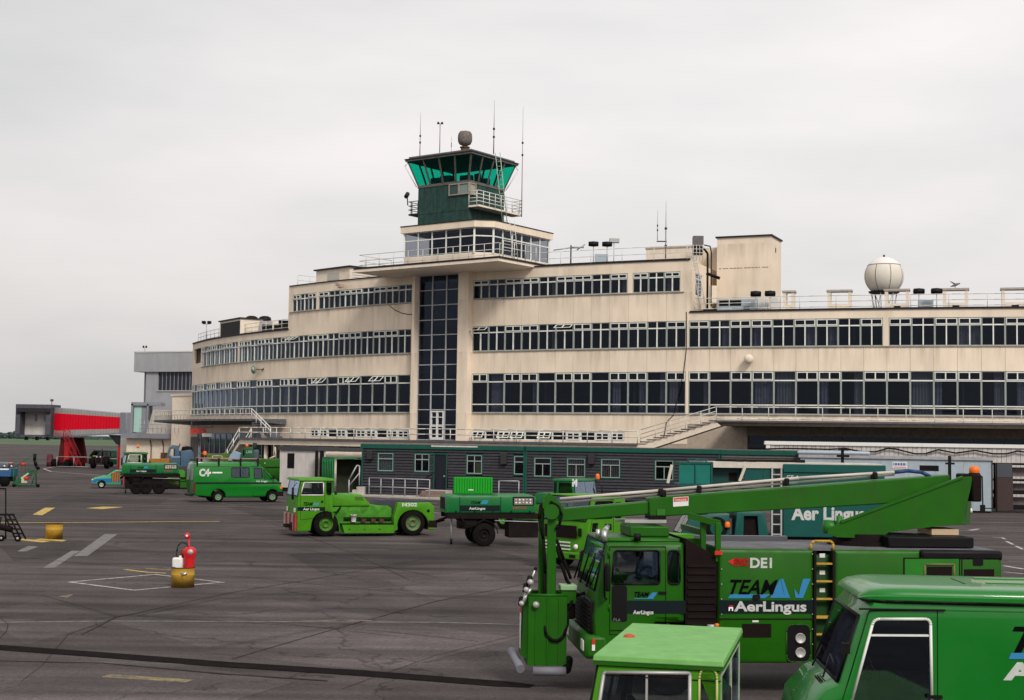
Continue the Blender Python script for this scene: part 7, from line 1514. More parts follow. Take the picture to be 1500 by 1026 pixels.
ey_ = Vector((-math.sin(rz), math.cos(rz), 0)); ex_ = Vector((math.cos(rz), math.sin(rz), 0)); bp_ = loc + ex_ * x + ey_ * (HW - .13); bp_.z = z_ + .03
tag(bk.build('bucket', WHITE, None, Vector((0, 0, 0))), 'white plastic bucket standing on the side step of tug M302', 'bucket').location = bp_
# foreground lime cab (same family of tug, cab only partly in view)
rz2 = math.pi - R(9) ; D_ = 13.55; zR = 2.1
fl, frr = wp(868, 965, 13.3), wp(1065, 972.5, 13.3)
fl = gp(868, 965, zR); frr = gp(1065, 972.5, zR); bl = gp(922, 915, zR); brr = gp(1092, 918.5, zR); e = (fl - frr); Lc = e.length; rz2 = math.atan2(e.y, e.x) - R(4.5)
dback = Vector((-math.sin(rz2), math.cos(rz2), 0)); 
if dback.y > 0: dback = -dback
Wc = (bl - fl).dot(-dback); cen = (fl + frr + bl + brr) / 4
T2 = thing('aircraft_tug', 'faded light green tug cab roof with a red dome lamp, nearest to the camera', 'tug', Z(cen, 0), rz2); hx, hy = Lc / 2, Wc / 2 * .97; T2.location += Vector((0, .12, 0))
GR = GRNR
MB().hexa([(-hx, -hy, zR - .06), (hx, -hy, zR - .06), (hx, hy, zR - .06), (-hx, hy, zR - .06), (-hx + .01, -hy + .01, zR), (hx - .01, -hy + .01, zR), (hx - .01, hy - .01, zR), (-hx + .01, hy - .01, zR)]).build('cab_roof', GR, T2, bevel=.012)
MB().box(-hx + .005, hx - .005, -hy + .005, hy - .005, zR - .095, zR - .061).build('roof_edge', GRN, T2)
S2 = lambda px, py: plane_hit(cen, rz2, hy - .03, px, py)
O2 = [(-hx + .04, zR - .1), (hx - .05, zR - .1), (hx + .10, 1.15), (hx + .10, .5), (-hx + .02, .5)]
dw2 = rnd([S2(886, 988), S2(1013, 989), (S2(1013, 989)[0], 1.25), (S2(880, 988)[0] + .06, 1.25)], .02); ow2 = rnd([S2(1027, 982), S2(1053, 983), (S2(1053, 983)[0], 1.45), (S2(1027, 983)[0], 1.45)], .1, 6)
shell(T2, 'cab', O2, hy - .03, .03, GRNL, [dw2, ow2], glaze=[(O2[1], O2[2]), (O2[4], O2[0])])
loop(T2, dw2, hy - .025, .018, DALU); loop(T2, ow2, hy - .025, .012, mat('pale_yellow_rim', (.4, .42, .15), .5))
for s_ in (1, -1): pane(T2, dw2, s_ * (hy - .06), GLV, 'side_window'); pane(T2, ow2, s_ * (hy - .06), GLV, 'oval_window')
zb_ = (S2(1013, 989)[0] + S2(886, 988)[0]) / 2; MB().box(zb_ - .01, zb_ + .01, hy - .06, hy - .03, 1.25, S2(950, 988)[1]).build('window_bar', DALU, T2)
glassedge(T2, O2[2], O2[1], hy, inset_=.06)
for y0, y1 in ((-hy + .06, -.02), (.02, hy - .09)):
    q = MB(); x = -hx + .03; q.box(x, x + .03, y0, y1, 1.1, 1.17); q.box(x, x + .03, y0, y1, zR - .17, zR - .1); q.box(x, x + .03, y0, y0 + .08, 1.17, zR - .17); q.box(x, x + .03, y1 - .08, y1, 1.17, zR - .17); w_ = q.build('rear_window', mat('flaking_frame', (.30, .36, .24), .7, var=.3, dirt=.6, dirtcol=(.5, .5, .46), dscale=9), T2); MB().box(x + .005, x + .012, y0 + .04, y1 - .04, 1.14, zR - .16).build('pane', GLV, w_)
MB().box(-hx + .03, hx + .02, -hy + .08, hy - .08, 1.0, 1.03).build('cab_floor', CHASS, T2); MB().box(-hx + .02, -hx + .05, -hy + .05, hy - .05, .5, 1.099).build('rear_panel', GRNL, T2)
dp = gp(1036 - 108, 935, zR); dp = gp(923, 935.5, zR) ; v = dp - cen; ex2 = Vector((math.cos(rz2), math.sin(rz2), 0)); ey2 = Vector((-math.sin(rz2), math.cos(rz2), 0)); lx2, ly2 = v.dot(ex2), v.dot(ey2)
MB().lathe([(.062, 0), (.060, .012), (.046, .026), (.02, .034), (0, .035)], (lx2, ly2, zR), n=20).build('dome_lamp', mat('faded_red_dome', (.42, .07, .03), .6, var=.15), T2)
seat(T2, -.3, .4, .95); steering(T2, hx - .3, .4, 1.4); MB().box(-3.6, hx + .3, -hy, hy, .45, .95).build('chassis', GRNL, T2, bevel=.04); MB().box(-2.2, -hx - .05, -hy + .2, hy - .2, .96, 1.25).build('engine_cover', GRNL, T2, bevel=.04)
MB().box(-hx + .03, hx - .1, hy - .031, hy - .024, zR - .20, zR - .19).build('panel_seam', CHASS, T2)
for x in (.35, -2.7):
    for s_ in (1, -1): wheel(T2, x, s_ * (hy - .15), .45, .3, GRNL)
# ---------------------------------------------------------------- high roof van at lower right
rz = math.pi - R(4); HW = 1.0; loc = place(1229, 16.9, rz, HW)
T = thing('high_roof_van', 'glossy green high roof van with a white framed door window, cut by the right edge', 'van', loc, rz); S = lambda px, py: plane_hit(loc, rz, HW, px, py)
gz = S(1300, 881)[1]; pa, pb = S(1229, 1001), S(1261, 905)
xe = -5.2
O_ = [pa, pb, (pb[0] - .10, S(1262, 889)[1]), (pb[0] - .14, gz), (xe, gz), (xe, .35), (-4.3, .35), *[(-3.9 + .42 * math.cos(R(180 - 18 * i)), .40 + .42 * math.sin(R(18 * i))) for i in range(11)], (-.7, .35), *[(-.25 + .42 * math.cos(R(180 - 18 * i)), .40 + .42 * math.sin(R(18 * i))) for i in range(11)], (.42, .4), (.46, .75), (.40, 1.05), (.16, pa[1] - .07)]
zbot = 1.12
dwin = rnd([(S(1252, 1000)[0] + .05, zbot), S(1280, 907), S(1363, 907), (S(1365, 1000)[0], zbot)], .07, 5)
shell(T, 'body', O_, HW, .10, GRNV, [dwin], glaze=[(pa, pb)]); glassedge(T, pa, pb, HW, m=GLW, inset_=.10, mid=False)
for s_ in (1, -1): pane(T, dwin, s_ * (HW - .04), GLV, 'door_window')
loop(T, dwin, HW + .002, .018, WHITE)
a_, b_ = S(1273, 931), S(1364.5, 931.5); MB().beam((a_[0], HW - .02, a_[1]), (b_[0], HW - .02, b_[1]), .03, .022).build('window_bar', WHITE, T); a_ = S(1317.5, 933); MB().beam((a_[0], HW - .02, a_[1]), (a_[0], HW - .02, zbot), .03, .03).build('window_bar', WHITE, T); a_ = S(1313, 940); MB().beam((a_[0], HW - .03, a_[1]), (a_[0], HW - .03, zbot), .02, .02).build('window_bar', DALU, T)
d0, d1, d2 = S(1242, 1000), S(1273, 895), S(1373, 895)
loop(T, [d0, d1, d2, (d2[0], .6), (d0[0] + .25, .6)], HW + .0, .006, CHASS, 'door_seam')
MB().beam((S(1258, 892)[0], HW + .015, S(1258, 892)[1]), (S(1384, 894)[0], HW + .015, S(1384, 894)[1]), .03, .018).build('drip_rail', BLKP, T)
MB().beam((S(1384, 894)[0], HW + .002, S(1384, 894)[1]), (xe + .1, HW + .002, S(1384, 894)[1]), .012, .012).build('body_crease', GRNV, T)
# moulded high roof
secs = []; zt_ = S(1290, 859)[1]
xs_r = [(pb[0] + .00, .80, .05), (pb[0] - .04, .86, .42), (pb[0] - .13, .93, .78), (pb[0] - .30, .98, .96), (pb[0] - .5, .985, 1.0), (-1.6, 1.0, 1.0), (-2.6, 1.0, 1.0), (-4, 1.0, 1.0), (xe, 1.0, .97)]
Hh = (zt_ - gz) * .86
for x, wk, hk in xs_r:
    w2 = HW * wk + .015; ring = []
    prof_ = [(1.0, 0), (1.0, .30), (.985, .38), (.965, .42), (.955, .62), (.92, .82), (.85, .93), (.6, .985), (.3, 1.0)]
    for y, h_ in prof_: ring.append(Vector((x - .0 * h_, w2 * y, gz + .012 + Hh * h_ * hk)))
    ring += [Vector((p.x, -p.y, p.z)) for p in ring[::-1]]
    secs.append(ring)
o = MB().loft(secs, GRNV, True).build('high_roof', GRNV, T); o.data.set_sharp_from_angle(angle=R(40))
q = MB(); 
for s_ in (1, -1): q.tube([Vector((x, s_ * (HW * wk + .018), gz + .0)) for x, wk, hk in xs_r[1:]], .014, 6)
q.tube([Vector((xs_r[1][0], s * (HW * xs_r[1][1] + .018), gz)) for s in (-1, 1)], .014, 6); q.build('roof_gutter', BLKP, T)
MB().box(-1.62, -1.605, -HW * .35, HW * .35, gz + Hh + .008, gz + Hh + .016).build('roof_joint', CHASS, T)
for k in range(2): MB().box(-4.5, -1.9, -.45 + k * .6, -.35 + k * .6, gz + Hh + .0, gz + Hh + .025).build('roof_rib', GRNV, T, bevel=.01)
q = MB(); q.bar((pa[0] + .12, .55, pa[1] + .0), (pa[0] - .02, .2, pa[1] + .22), .012).bar((pa[0] - .02, .2, pa[1] + .22), (pa[0] + .0, .75, pa[1] + .14), .010); q.bar((pa[0] + .12, -.35, pa[1]), (pa[0] - .05, -.7, pa[1] + .2), .012); q.build('wiper', BLKP, T)
q = MB(); 
for k in range(5): q.box(pa[0] + .04 + k * .03, pa[0] + .05 + k * .03, .2, .6, pa[1] - .06, pa[1] - .035)
q.build('cowl_vent', BLKP, T)
MB().box(pa[0] - .12, pa[0] - .02, HW + .0, HW + .05, S(1262, 950)[1] - .06, S(1262, 950)[1] + .06).build('mirror_bracket', BLKP, T)
a_, b_ = Vector((pa[0] - .05, 0, pa[1] - .02)), Vector((pb[0] - .05, 0, pb[1] - .12)); q = MB(); q.hexa([(a_.x, -.8, a_.z), (a_.x, .82, a_.z), (a_.x - .01, .82, a_.z), (a_.x - .01, -.8, a_.z), (b_.x, -.7, b_.z), (b_.x, .78, b_.z), (b_.x - .01, .78, b_.z), (b_.x - .01, -.7, b_.z)]); q.build('pale_windscreen_sheet', mat('pale_sheet_cloth', (.20, .20, .25), .8, var=.5, vscale=3), T)  # added pale sheet inside the glass, makes the windscreen read light grey-blue
for px_, py_ in ((1377, 960),): hh_ = S(px_, py_); MB().box(hh_[0] - .02, hh_[0] + .16, HW + .004, HW + .035, hh_[1] - .5, hh_[1] - .46).build('door_handle', BLKP, T)
seat(T, -1.25, .5, 1.15); seat(T, -1.25, -.5, 1.15); steering(T, -.45, .5, 1.5, .22); MB().box(-.35, .0, -.9, .9, 1.0, 1.38).build('dashboard', BLKP, T); MB().box(-1.8, -1.76, -.95, .95, .5, gz - .05).build('bulkhead', SEAT, T); MB().box(-1.75, pa[0] + .02, -.88, .88, .62, .66).build('cab_floor', CHASS, T); MB().box(-1.7, pb[0] - .15, -.85, .85, gz - .06, gz - .03).build('headlining', SEAT, T); MB().box(-1.7, -.4, -.90, -.86, .7, gz - .2).build('cab_rack', SEAT, T)  # last box: added dark panel covering the far window to keep the cab black
x0_ = S(1489, 950)[0]; zT = S(1489, 953)[1]; sidetext(T, S, 'TEAM', 1483, 955, 190, 38, HW + .004, LETK, shear=.36, bold=.01); zA = 0
sp(T, [S(1477, 965.5), S(1481, 956.5), S(1640, 956.5), S(1640, 965.5)], HW + .003, LETB, 'logo_stripe'); sidetext(T, S, 'Aer Lingus', 1469, 995, 280, 25, HW + .004, LETW, bold=.012)
for x in (-.25, -3.9):
    for s_ in (1, -1): wheel(T, x, s_ * (HW - .15), .36, .22, DALU)
MB().box(-5, .3, -.8, .8, .3, .5).build('underframe', CHASS, T)
# ---------------------------------------------------------------- C4 van
rz = R(26); HW = 1.0; Dv = 91.5
ey = Vector((-math.sin(rz), math.cos(rz), 0)); loc = Vector((wx(284, Dv - 1.3, 1.0), Dv - 1.3, 0)) + ey * HW
T = thing('van', 'green van marked C4 with a roof rack, facing right', 'van', loc, rz); S = lambda px, py: plane_hit(loc, rz, -HW, px, py)
wa, wb = S(401, 699.5), S(381, 680)
O_ = [S(285, 726), S(284, 690), S(286, 680), S(290, 677), S(374, 677.5), wb, wa, S(412, 708.5), S(414.5, 716), S(414, 725), S(410, 727), *arcpts(S, 399.5, 727, 9.6, 0, 180, 8), S(386, 728.5), S(331, 729), *arcpts(S, 320, 727.5, 10.6, 0, 180, 8), S(306, 728)]
w1_ = rnd(rectp(S, 339.5, 685.5, 365.5, 699.5), .06); w2_ = rnd([S(372.5, 686), S(384, 686), S(385, 701), S(372.5, 701)], .05); w3_ = [S(386.5, 687.5), S(398.5, 702), S(387, 702)]
def vw(p): k = max(0, p.z - 1.35) * .07; return Vector((p.x, p.y * (1 - k), p.z))
shell(T, 'body', O_, HW, .10, GRNV, [w1_, w2_, w3_], glaze=[(wa, wb)], warp=vw); glassedge(T, wa, wb, HW * .97, inset_=.1, mid=False, warp=vw)
for s_ in (1, -1):
    for w_ in (w1_, w2_, w3_): pane(T, w_, s_ * (HW - .04), GLV, 'side_window', vw)
for w_ in (w1_, w2_, w3_): loop(T, w_, -HW - .0, .02, BLKP, warp=vw)
MB().beam(vw(Vector((S(352.5, 686)[0], -HW, S(352.5, 686)[1]))), vw(Vector((S(352.5, 699)[0], -HW, S(352.5, 699)[1]))), .05, .03).build('window_bar', BLKP, T)
def spr(pts, m_, nm): return pane(T, pts, -HW - .008, m_, nm, vw, .007)
spr(rectp(S, 286, 706.8, 412.3, 709), BAND, 'stripe'); loop(T, [S(370.5, 683), S(388, 683), S(401, 702), S(401, 712), S(388, 727), S(370.5, 727)], -HW - .002, .008, CHASS, 'door_seam', vw)
loop(T, [S(287, 684), S(378, 684.2)], -HW - .002, .012, CHASS, 'gutter', vw)
sidetext(T, S, 'C4', 291.5, 697.3, 15.5, 10.2, -HW - .01, LETW, facing=1, bold=.034); sidetext(T, S, 'Aer Lingus', 375, 706.3, 17, 2.6, -HW - .01, LETW, facing=1, bold=.004)
spr(rectp(S, 307.5, 691.5, 309.2, 694), LETW, 'small_mark')
for k in range(7): spr(rectp(S, 311.5 + k * 2.1, 691.6, 313.1 + k * 2.1, 693.6), LETW, 'small_mark')
for px, py in ((399.5, 725.8), (320, 726.2)):
    x = S(px, py)[0]; wheel(T, x, -HW + .14, .36, .22, mat('wheel_green_grey', (.14, .24, .13), .6, var=.2), GRNV); wheel(T, x, HW - .14, .36, .22, GRNV)
xr = S(284, 700)[0]; q = MB()
for s_ in (-1, 1):
    zz = [S(284, 704)[1], S(284, 687)[1]]; w_ = MB().box(xr - .03, xr - .005, s_ * .48 - .34, s_ * .48 + .34, zz[0], zz[1]).build('rear_window', mat('rear_glass_pale', (.25, .30, .28), .15, spec=.8), T, bevel=.02)
MB().box(xr - .01, xr + .0, -.015, .015, S(284, 724)[1], S(284, 682)[1]).build('door_seam', CHASS, T); MB().box(xr - .1, xr, -HW + .05, HW - .05, .38, .55).build('rear_bumper', BLKP, T, bevel=.03); MB().box(xr - .02, xr + .12, -HW - .012, -HW + .05, S(284, 722)[1], S(284, 708)[1]).build('tail_lamp', mat('tail_lamp_dark', (.10, .01, .01), .4), T)
xf = S(414, 720)[0]; MB().box(xf - .45, xf + .06, -HW - .02, HW + .02, S(414, 727)[1], S(414, 720)[1]).build('front_bumper', BLKP, T, bevel=.04); MB().box(xf - .18, xf - .02, -HW - .008, -HW + .06, S(413, 716)[1], S(413, 712)[1]).build('indicator', ORG, T)
zr = S(330, 676)[1]
for px in (289.5, 321, 353, 378.5): x = S(px, 676)[0]; q = MB(); q.box(x - .05, x + .05, -.9, .9, zr + .02, zr + .1); q.box(x - .05, x + .05, -.97, -.9, zr - .3, zr + .2); q.build('rack_bracket', BLKP, T)
q = MB(); q.bar((S(290, 673)[0], -.8, zr + .18), (S(383, 673)[0], -.8, zr + .16), .035).bar((S(290, 673)[0], -.4, zr + .18), (S(383, 673)[0], -.4, zr + .16), .035); 
for k in range(12): x = S(292 + k * 8, 673)[0]; q.bar((x, -.8, zr + .17), (x, -.4, zr + .17), .02)
q.build('roof_ladder', mat('pinkish_wood', (.36, .20, .16), .7), T)
q = MB(); a, b = S(313, 670)[0], S(327, 670)[0]; q.tube([(a, -.7, zr + .15), (a, -.7, zr + .33), (b, -.7, zr + .33), (b, -.7, zr + .15)], .03); q.build('rack_loop', DALU, T)
seat(T, S(372, 700)[0] + .1, -.5, 1.1); seat(T, S(372, 700)[0] + .1, .5, 1.1); steering(T, S(392, 700)[0], -.5, 1.3, .2); MB().box(S(392, 704)[0], S(402, 704)[0], -.9, .9, 1.0, 1.25).build('dashboard', BLKP, T); MB().box(S(300, 720)[0], S(400, 720)[0], -.7, .7, .3, .5).build('underframe', CHASS, T)
MB().tube([(wa[0] + .02, -HW, wa[1] + .1), (wa[0] - .05, -HW - .2, wa[1] + .1)], .02).box(wa[0] - .12, wa[0] - .02, -HW - .3, -HW - .12, wa[1] - .12, wa[1] + .14).build('mirror', BLKP, T)
# ---------------------------------------------------------------- ground power units
def gpu(label, fx, Dn, rzd, lid, fpx):
    """fpx: maps the reference pixel layout (654..785 wide, y 725..803) to this unit's own columns."""
    rz = math.pi + R(rzd); HW = .95; loc = place(fx, Dn, rz, HW); T = thing('ground_power_unit', label, 'ground power unit', loc, rz); S0 = lambda px, py: plane_hit(loc, rz, HW, px, py); S = lambda a, b: S0(*fpx(a, b))
    P = [S(654, 752), S(654, 731), S(657, 726.5), S(664, 725.6), S(780, 725.6), S(785.5, 730), S(785.5, 752)]
    shell(T, 'housing', P, HW, .08, GRNE); z0 = S(700, 752)[1]; zt = S(700, 725.6)[1]
    for px in (673, 733): sp(T, rectp(S, px, 728, px + .9, 751), HW + .001, CHASS, 'body_seam')
    zbox(T, 'end_grille', CHASS, P[0][0] + .001, P[0][0] + .02, -.65, .55, z0 + .12, zt - .12)
    sp(T, rectp(S, 674, 740.5, 732.5, 749), HW + .002, BAND, 'stripe'); sidetext(T, S, 'AerLingus', 687, 746.6, 24, 3.6, HW + .006, LETW, bold=.005) if fx > 500 else sidetext(T, S, 'Aer Lingus', 687, 746.6, 24, 3.6, HW + .006, LETW, bold=.005)
    sidetext(T, S, 'TEAM', 690, 738.6, 14, 4.6, HW + .006, LETK, shear=.35, bold=.004); sp(T, [S(704, 738.6), S(713, 738.6), S(716, 733), S(707, 733)], HW + .003, mat('logo_cyan', (.02, .22, .36), .5), 'logo_stripe')
    sp(T, rnd(rectp(S, 751, 728, 782.5, 741), .04), HW + .002, BLKP, 'panel_recess'); sp(T, rectp(S, 753, 730, 780.5, 739.5), HW + .01, mat('control_panel_beige', (.20, .17, .15), .5, var=.15), 'control_panel')
    for r_ in range(2):
        for k in range(5):
            x, z_ = S(756 + k * 5.2, 732.5 + r_ * 4.3); MB().lathe([(0, .012), (.035, .012), (.04, 0)], (x, HW + .012, z_), 'y', 10).build('gauge', LENS if (k + r_) % 3 else DALU, T)
    sp(T, rectp(S, 751, 742.5, 771, 746), HW + .003, mat('rust_patch', (.16, .07, .05), .9, var=.3), 'rusty_opening')
    for k in range(5): x, z_ = S(668 + k * 27, 751); zbox(T, 'catch', BLKP, x - .02, x + .02, HW + .001, HW + .03, z_, z_ + .08)
    q = MB(); x0, x1 = S(656, 755)[0], S(789, 755)[0]; q.box(x1, x0, .75, HW - .02, z0 - .22, z0 - .001); q.box(x1, x0, -HW + .02, -.75, z0 - .22, z0 - .001); q.box(x1 + .1, x0 - .1, -.75, .75, z0 - .18, z0 - .002); q.build('frame', CHASS, T)
    zbox(T, 'fuel_tank', CHASS, S(789, 775)[0], S(745, 775)[0], .1, HW - .05, S(760, 788)[1], S(760, 763)[1], .03); q = MB(); q.bar((S(725, 763)[0], HW - .02, S(725, 763)[1]), (S(789, 765)[0], HW - .02, S(789, 765)[1]), .02); q.build('tank_strap', GALV, T)
    for px in ((709,) if fx > 500 else (709, )):
        x = S(px, 785)[0]; wheel(T, x, HW - .05, .46, .24, CHASS, rr=.5); wheel(T, x, -HW + .05, .46, .24, CHASS)
        q = MB(); q.tube([Vector((x + .56 * math.cos(R(a)), HW - .0, .46 + .56 * math.sin(R(a)))) for a in range(5, 176, 17)], .02); q.build('mudguard', CHASS, T)
        q = MB(); q.bar((x, -HW, .46), (x, HW - .1, .46), .07).box(x - .5, x + .5, .3, .5, .6, z0 - .2); q.build('axle', CHASS, T)
    xa = x0; q = MB(); q.beam((xa, 0, z0 - .3), (xa + .55, 0, z0 - .45), .14, .12).box(xa + .3, xa + .62, -.12, .12, z0 - .62, z0 - .35).bar((xa - .1, .6, z0 - .15), (xa + .4, 0, z0 - .4), .05); q.build('drawbar', CHASS, T)
    q = MB(); q.bar((xa - .2, .5, z0 - .2), (xa - .22, .5, .28), .035).bar((xa - .2, .5, z0 - .22), (xa - .65, .55, z0 - .22), .03); q.build('prop_stand', GALV, T)
    q = MB(); q.tube([Vector((xa - .5, HW - .02, z0 - .1)), Vector((xa - .7, HW + .05, z0 - .45)), Vector((xa - 1.1, HW + .04, z0 - .5)), Vector((xa - 1.5, HW, z0 - .2))], .035, 8).tube([Vector((xa - .3, HW - .1, z0 - .15)), Vector((xa - .6, HW - .05, z0 - .6)), Vector((xa - 1.2, HW - .1, z0 - .55))], .03, 8); q.build('cable_loop', BLACK, T)
    zbox(T, 'battery_box', CHASS, xa - .45, xa - 1.2, .3, HW - .12, z0 - .62, z0 - .22, .02)
    MB().bar((xa - .22, .5, .05), (xa - .22, .5, .28), .05).build('stand_foot', BLKP, T)
    if lid:
        a, b = S0(671.5, 725), S0(729.5, 725); zl = S0(690, 700.5)[1]; q = MB(); q.box(b[0], a[0], -.35, -.31, zt - .05, zl - .0); q.build('raised_lid', mat('lid_green', (.006, .30, .012), .4), T, bevel=.01)
        for k in range(15): x = a[0] + (b[0] - a[0]) * (k + .5) / 15; MB().box(x - .035, x + .03, -.309, -.265, zt + .03, zl - .04).build('lid_rib', MATS['lid_green'], T)
        x, z_ = S0(697, 719.5); MB().box(x - .1, x + .1, -.264, -.255, z_ - .02, z_ + .02).build('lid_label', WHITE, T)
        for k in range(15): x = a[0] + (b[0] - a[0]) * (k + .5) / 15; MB().box(x - .03, x + .03, -.1, HW - .05, zt + .0, zt + .025).build('roof_rib', GRNE, T)
    return T, S0
gpu('emerald ground power unit with its ribbed lid raised, behind tug M302', 655, 56.2, 11, True, lambda a, b: (a, b))
g2, S_ = gpu('emerald ground power unit with closed lid at the left, behind the C4 van', 178.5, 101.5, 14, False, lambda a, b: (178.5 + (a - 654) * .635, 679 + (b - 725.6) * .58))
xg0, zg0 = S_(247, 717); xg1, zg1 = S_(183, 698); MB().box(xg0, xg1, .1, .72, zg0, zg1).build('dark_underside_box', CHASS, g2)  # added dark box: blackens the underside and hides the tug behind
for a_ in (200, 233): xg0, zg0 = S_(a_, 712); wheel(g2, xg0, .85, .46, .24, CHASS, rr=.5)
x, z_ = S_(163, 700); x1, z1 = S_(177, 693); MB().box(x1 + .05, x, .2, .95, z_ - .3, z1).build('orange_crate', mat('orange_crate', (.32, .13, .02), .7, var=.2), g2)
for k in range(4): MB().box(x1 + .1 + k * (x - x1) / 4, x1 + .16 + k * (x - x1) / 4, .951, .97, z_ - .3, z1).build('crate_rib', RUST, g2)
x, z_ = S_(262, 712); x1, z1 = S_(246, 695); MB().box(x, x1, .3, .9, z_, z1).build('valve_box', mat('olive_box', (.08, .17, .02), .6, var=.4, vscale=4), g2)
def tugcopy(px, D, rz, label, sc=1.0):
    c = dup(TUG, (wx(px, D, 1), D, 0), rz, label)
    c.scale = (sc, sc, sc)
    for o in [k for k in ALLO() if k.parent == c and k.name.startswith('lettering')]: bpy.data.objects.remove(o)
    return c
t1 = tugcopy(181, 113, math.pi + R(20), 'green tug with an orange beacon, cab showing above the left ground power unit', 1.12); t1.scale = (1.12, 1.12, 1.16)
for c_ in [k for k in ALLO() if k.parent == t1 and k.data and k.name.startswith('cab')]: pass
beacon(t1, -.9, .3, 2.78, .09, .2)
t2 = tugcopy(872, 66, R(-38) , 'emerald tug with an orange beacon behind the lime truck', .82); t2.scale = (.82, .82, 1.0)
b_ = gp(838, 700, 2.25); t2.location = (wx(858, 66, 1), 66, 0)
beacon(t2, .1, 1.0, 2.45, .12, .26)
lettering('M', (-.15, -1.14, 2.15), (1, 0, 0), (0, 0, 1), .32, LETW, t2, depth=.01, bold=.02)
for t_, m_ in ((t1, GRN), (t2, GRNE)):
    for k in [k for k in ALLO() if k.parent == t_ and k.type == 'MESH']:
        if k.data.materials and k.data.materials[0] == GRNL:
            k.data = k.data.copy(); k.data.materials[0] = m_
# ---------------------------------------------------------------- second lime truck behind the hanging arm
rz = math.pi + R(42); HW = 1.12; loc = place(862, 46.0, rz, HW); T = thing('flatbed_truck', 'lime green truck with a black grille, standing behind the boom and hanging arm', 'truck', loc, rz)
S = lambda px, py: plane_hit(loc, rz, HW, px, py)
wa, wb = (.0, 1.62), (-.22, 2.38)
O_ = [wa, wb, (-1.75, 2.38), (-1.75, 1.0), (-1.55, .95), *[(-.95 + .55 * math.cos(R(180 - 20 * i)), .5 + .55 * math.sin(R(20 * i))) for i in range(10)][::-1][::-1], (-.35, .42), (.03, .42), (.05, .8)]
O_ = [wa, wb, (-1.75, 2.38), (-1.75, .9), (-1.5, .85)] + [(-.95 - .53 * math.cos(R(20 * i)), .48 + .53 * math.sin(R(20 * i))) for i in range(1, 10)] + [(-.4, .36), (.04, .36), (.05, .8)]
dw = rnd([(-.32, 2.25), (-1.1, 2.25), (-1.1, 1.7), (-.2, 1.7)], .05); dw2_ = rnd([(-1.22, 2.2), (-1.5, 2.2), (-1.5, 1.7), (-1.22, 1.7)], .05); lw = rnd([(-.18, 1.55), (-.42, 1.55), (-.36, 1.25), (-.16, 1.25)], .04)
shell(T, 'cab', O_, HW, .1, GRNL, [dw, dw2_, lw], glaze=[(wa, wb)]); glassedge(T, wa, wb, HW, inset_=.12)
for s_ in (1, -1):
    for w_ in (dw, dw2_, lw): pane(T, w_, s_ * (HW - .04), GLV, 'side_window')
loop(T, [(-.05, 1.2), (-.3, 2.3), (-1.15, 2.3), (-1.15, .95), (-.5, .95)], HW, .008, CHASS, 'door_seam')
for w_ in (dw, lw, dw2_): loop(T, w_, HW + .002, .016, BLKP)
MB().box(.05, .09, -.85, .62, 1.05, 1.45).build('grille', LOUV, T); MB().box(.05, .085, .72, .85, 1.12, 1.38).build('vent', BLKP, T)
for k in range(3): MB().box(.06, .11, -.8, .35, .66 + k * .11, .70 + k * .11).build('grille_bar', WHITE, T)
for y in (.65, -.95): MB().lathe([(0, 0), (.09, 0), (.08, .05), (0, .06)], (.09, y, .78), 'x', 14).build('headlight', LENS, T)
MB().box(.0, .16, -HW, HW, .36, .60).build('bumper', GRNL, T, bevel=.04)
for y in (-.5, .55): MB().box(.161, .17, y - .14, y + .14, .42, .52).build('fog_lamp', BLKP, T)
sidebed = MB().box(-5.2, -1.85, -HW, HW, .85, 1.05).build('flat_bed', GRNL, T); MB().box(-5, -1.7, -.5, .5, .5, .84).build('chassis', CHASS, T)
MB().box(-1.72, -.2, -.9, .9, 2.38, 2.44).build('roof_crown', GRNL, T, bevel=.03); seat(T, -1.2, .5, 1.2); seat(T, -1.2, -.5, 1.2); steering(T, -.5, .5, 1.6)
for x in (-.95, -4.2):
    for s_ in (1, -1): wheel(T, x, s_ * (HW - .16), .48, .28, GRNL)
# ---------------------------------------------------------------- teal catering truck
rz = math.pi + R(3); HW = 1.2; loc = place(997, 62.5, rz, HW); T = thing('catering_truck', 'teal catering truck with a raised front platform and a white roof box', 'truck', loc, rz)
S = lambda px, py: plane_hit(loc, rz, HW, px, py)
def tbx(name, m_, a, b, c, d, y0=-1.2, y1=1.2, bev=0): (x0, z0), (x1, z1) = S(a, b), S(c, d); return zbox(T, name, m_, x0, x1, y0, y1, z0, z1, bev)
tbx('box_body', TEAL, 1147, 787, 1296, 686, -1.2, 1.2, .03); tbx('box_roof', mat('cream_roof', (.55, .50, .43), .7, var=.1), 1045, 685, 1292, 680, -1.25, 1.18); tbx('roof_lip', TEAL, 1147, 692, 1297, 682, 1.201, 1.26, .02)
tbx('roof_gear', CHASS, 1060, 679, 1180, 675, -.6, .2); 
for px in (1082, 1100, 1172): tbx('roof_roller', BLKP, px, 681, px + 9, 674, .4, 1.0)
tbx('front_box_frame', TEAL, 993, 712, 1043, 709, .0, 1.2); tbx('front_box_frame', TEAL, 994, 679.5, 1043, 677.5, 0, 1.2)
for a, b in ((995, 1017.5), (1019.5, 1041)): tbx('front_panel', mat('teal_light', (.003, .14, .11), .45, var=.1), a, 709, b, 680, 1.1, 1.15)
tbx('panel_post', TEAL, 1017.5, 709, 1019.5, 680, 1.1, 1.2); tbx('panel_post', TEAL, 1041, 709, 1044, 678, 1.05, 1.2); tbx('front_box_side', mat('teal_dark', (.002, .045, .04), .5), 1044.5, 712, 1090, 683, .6, .7); tbx('front_box_side', TEAL, 1091, 703, 1117.5, 684, 1.0, 1.1); tbx('front_box_side', TEAL, 1118.5, 703, 1136, 684, 1.0, 1.1)
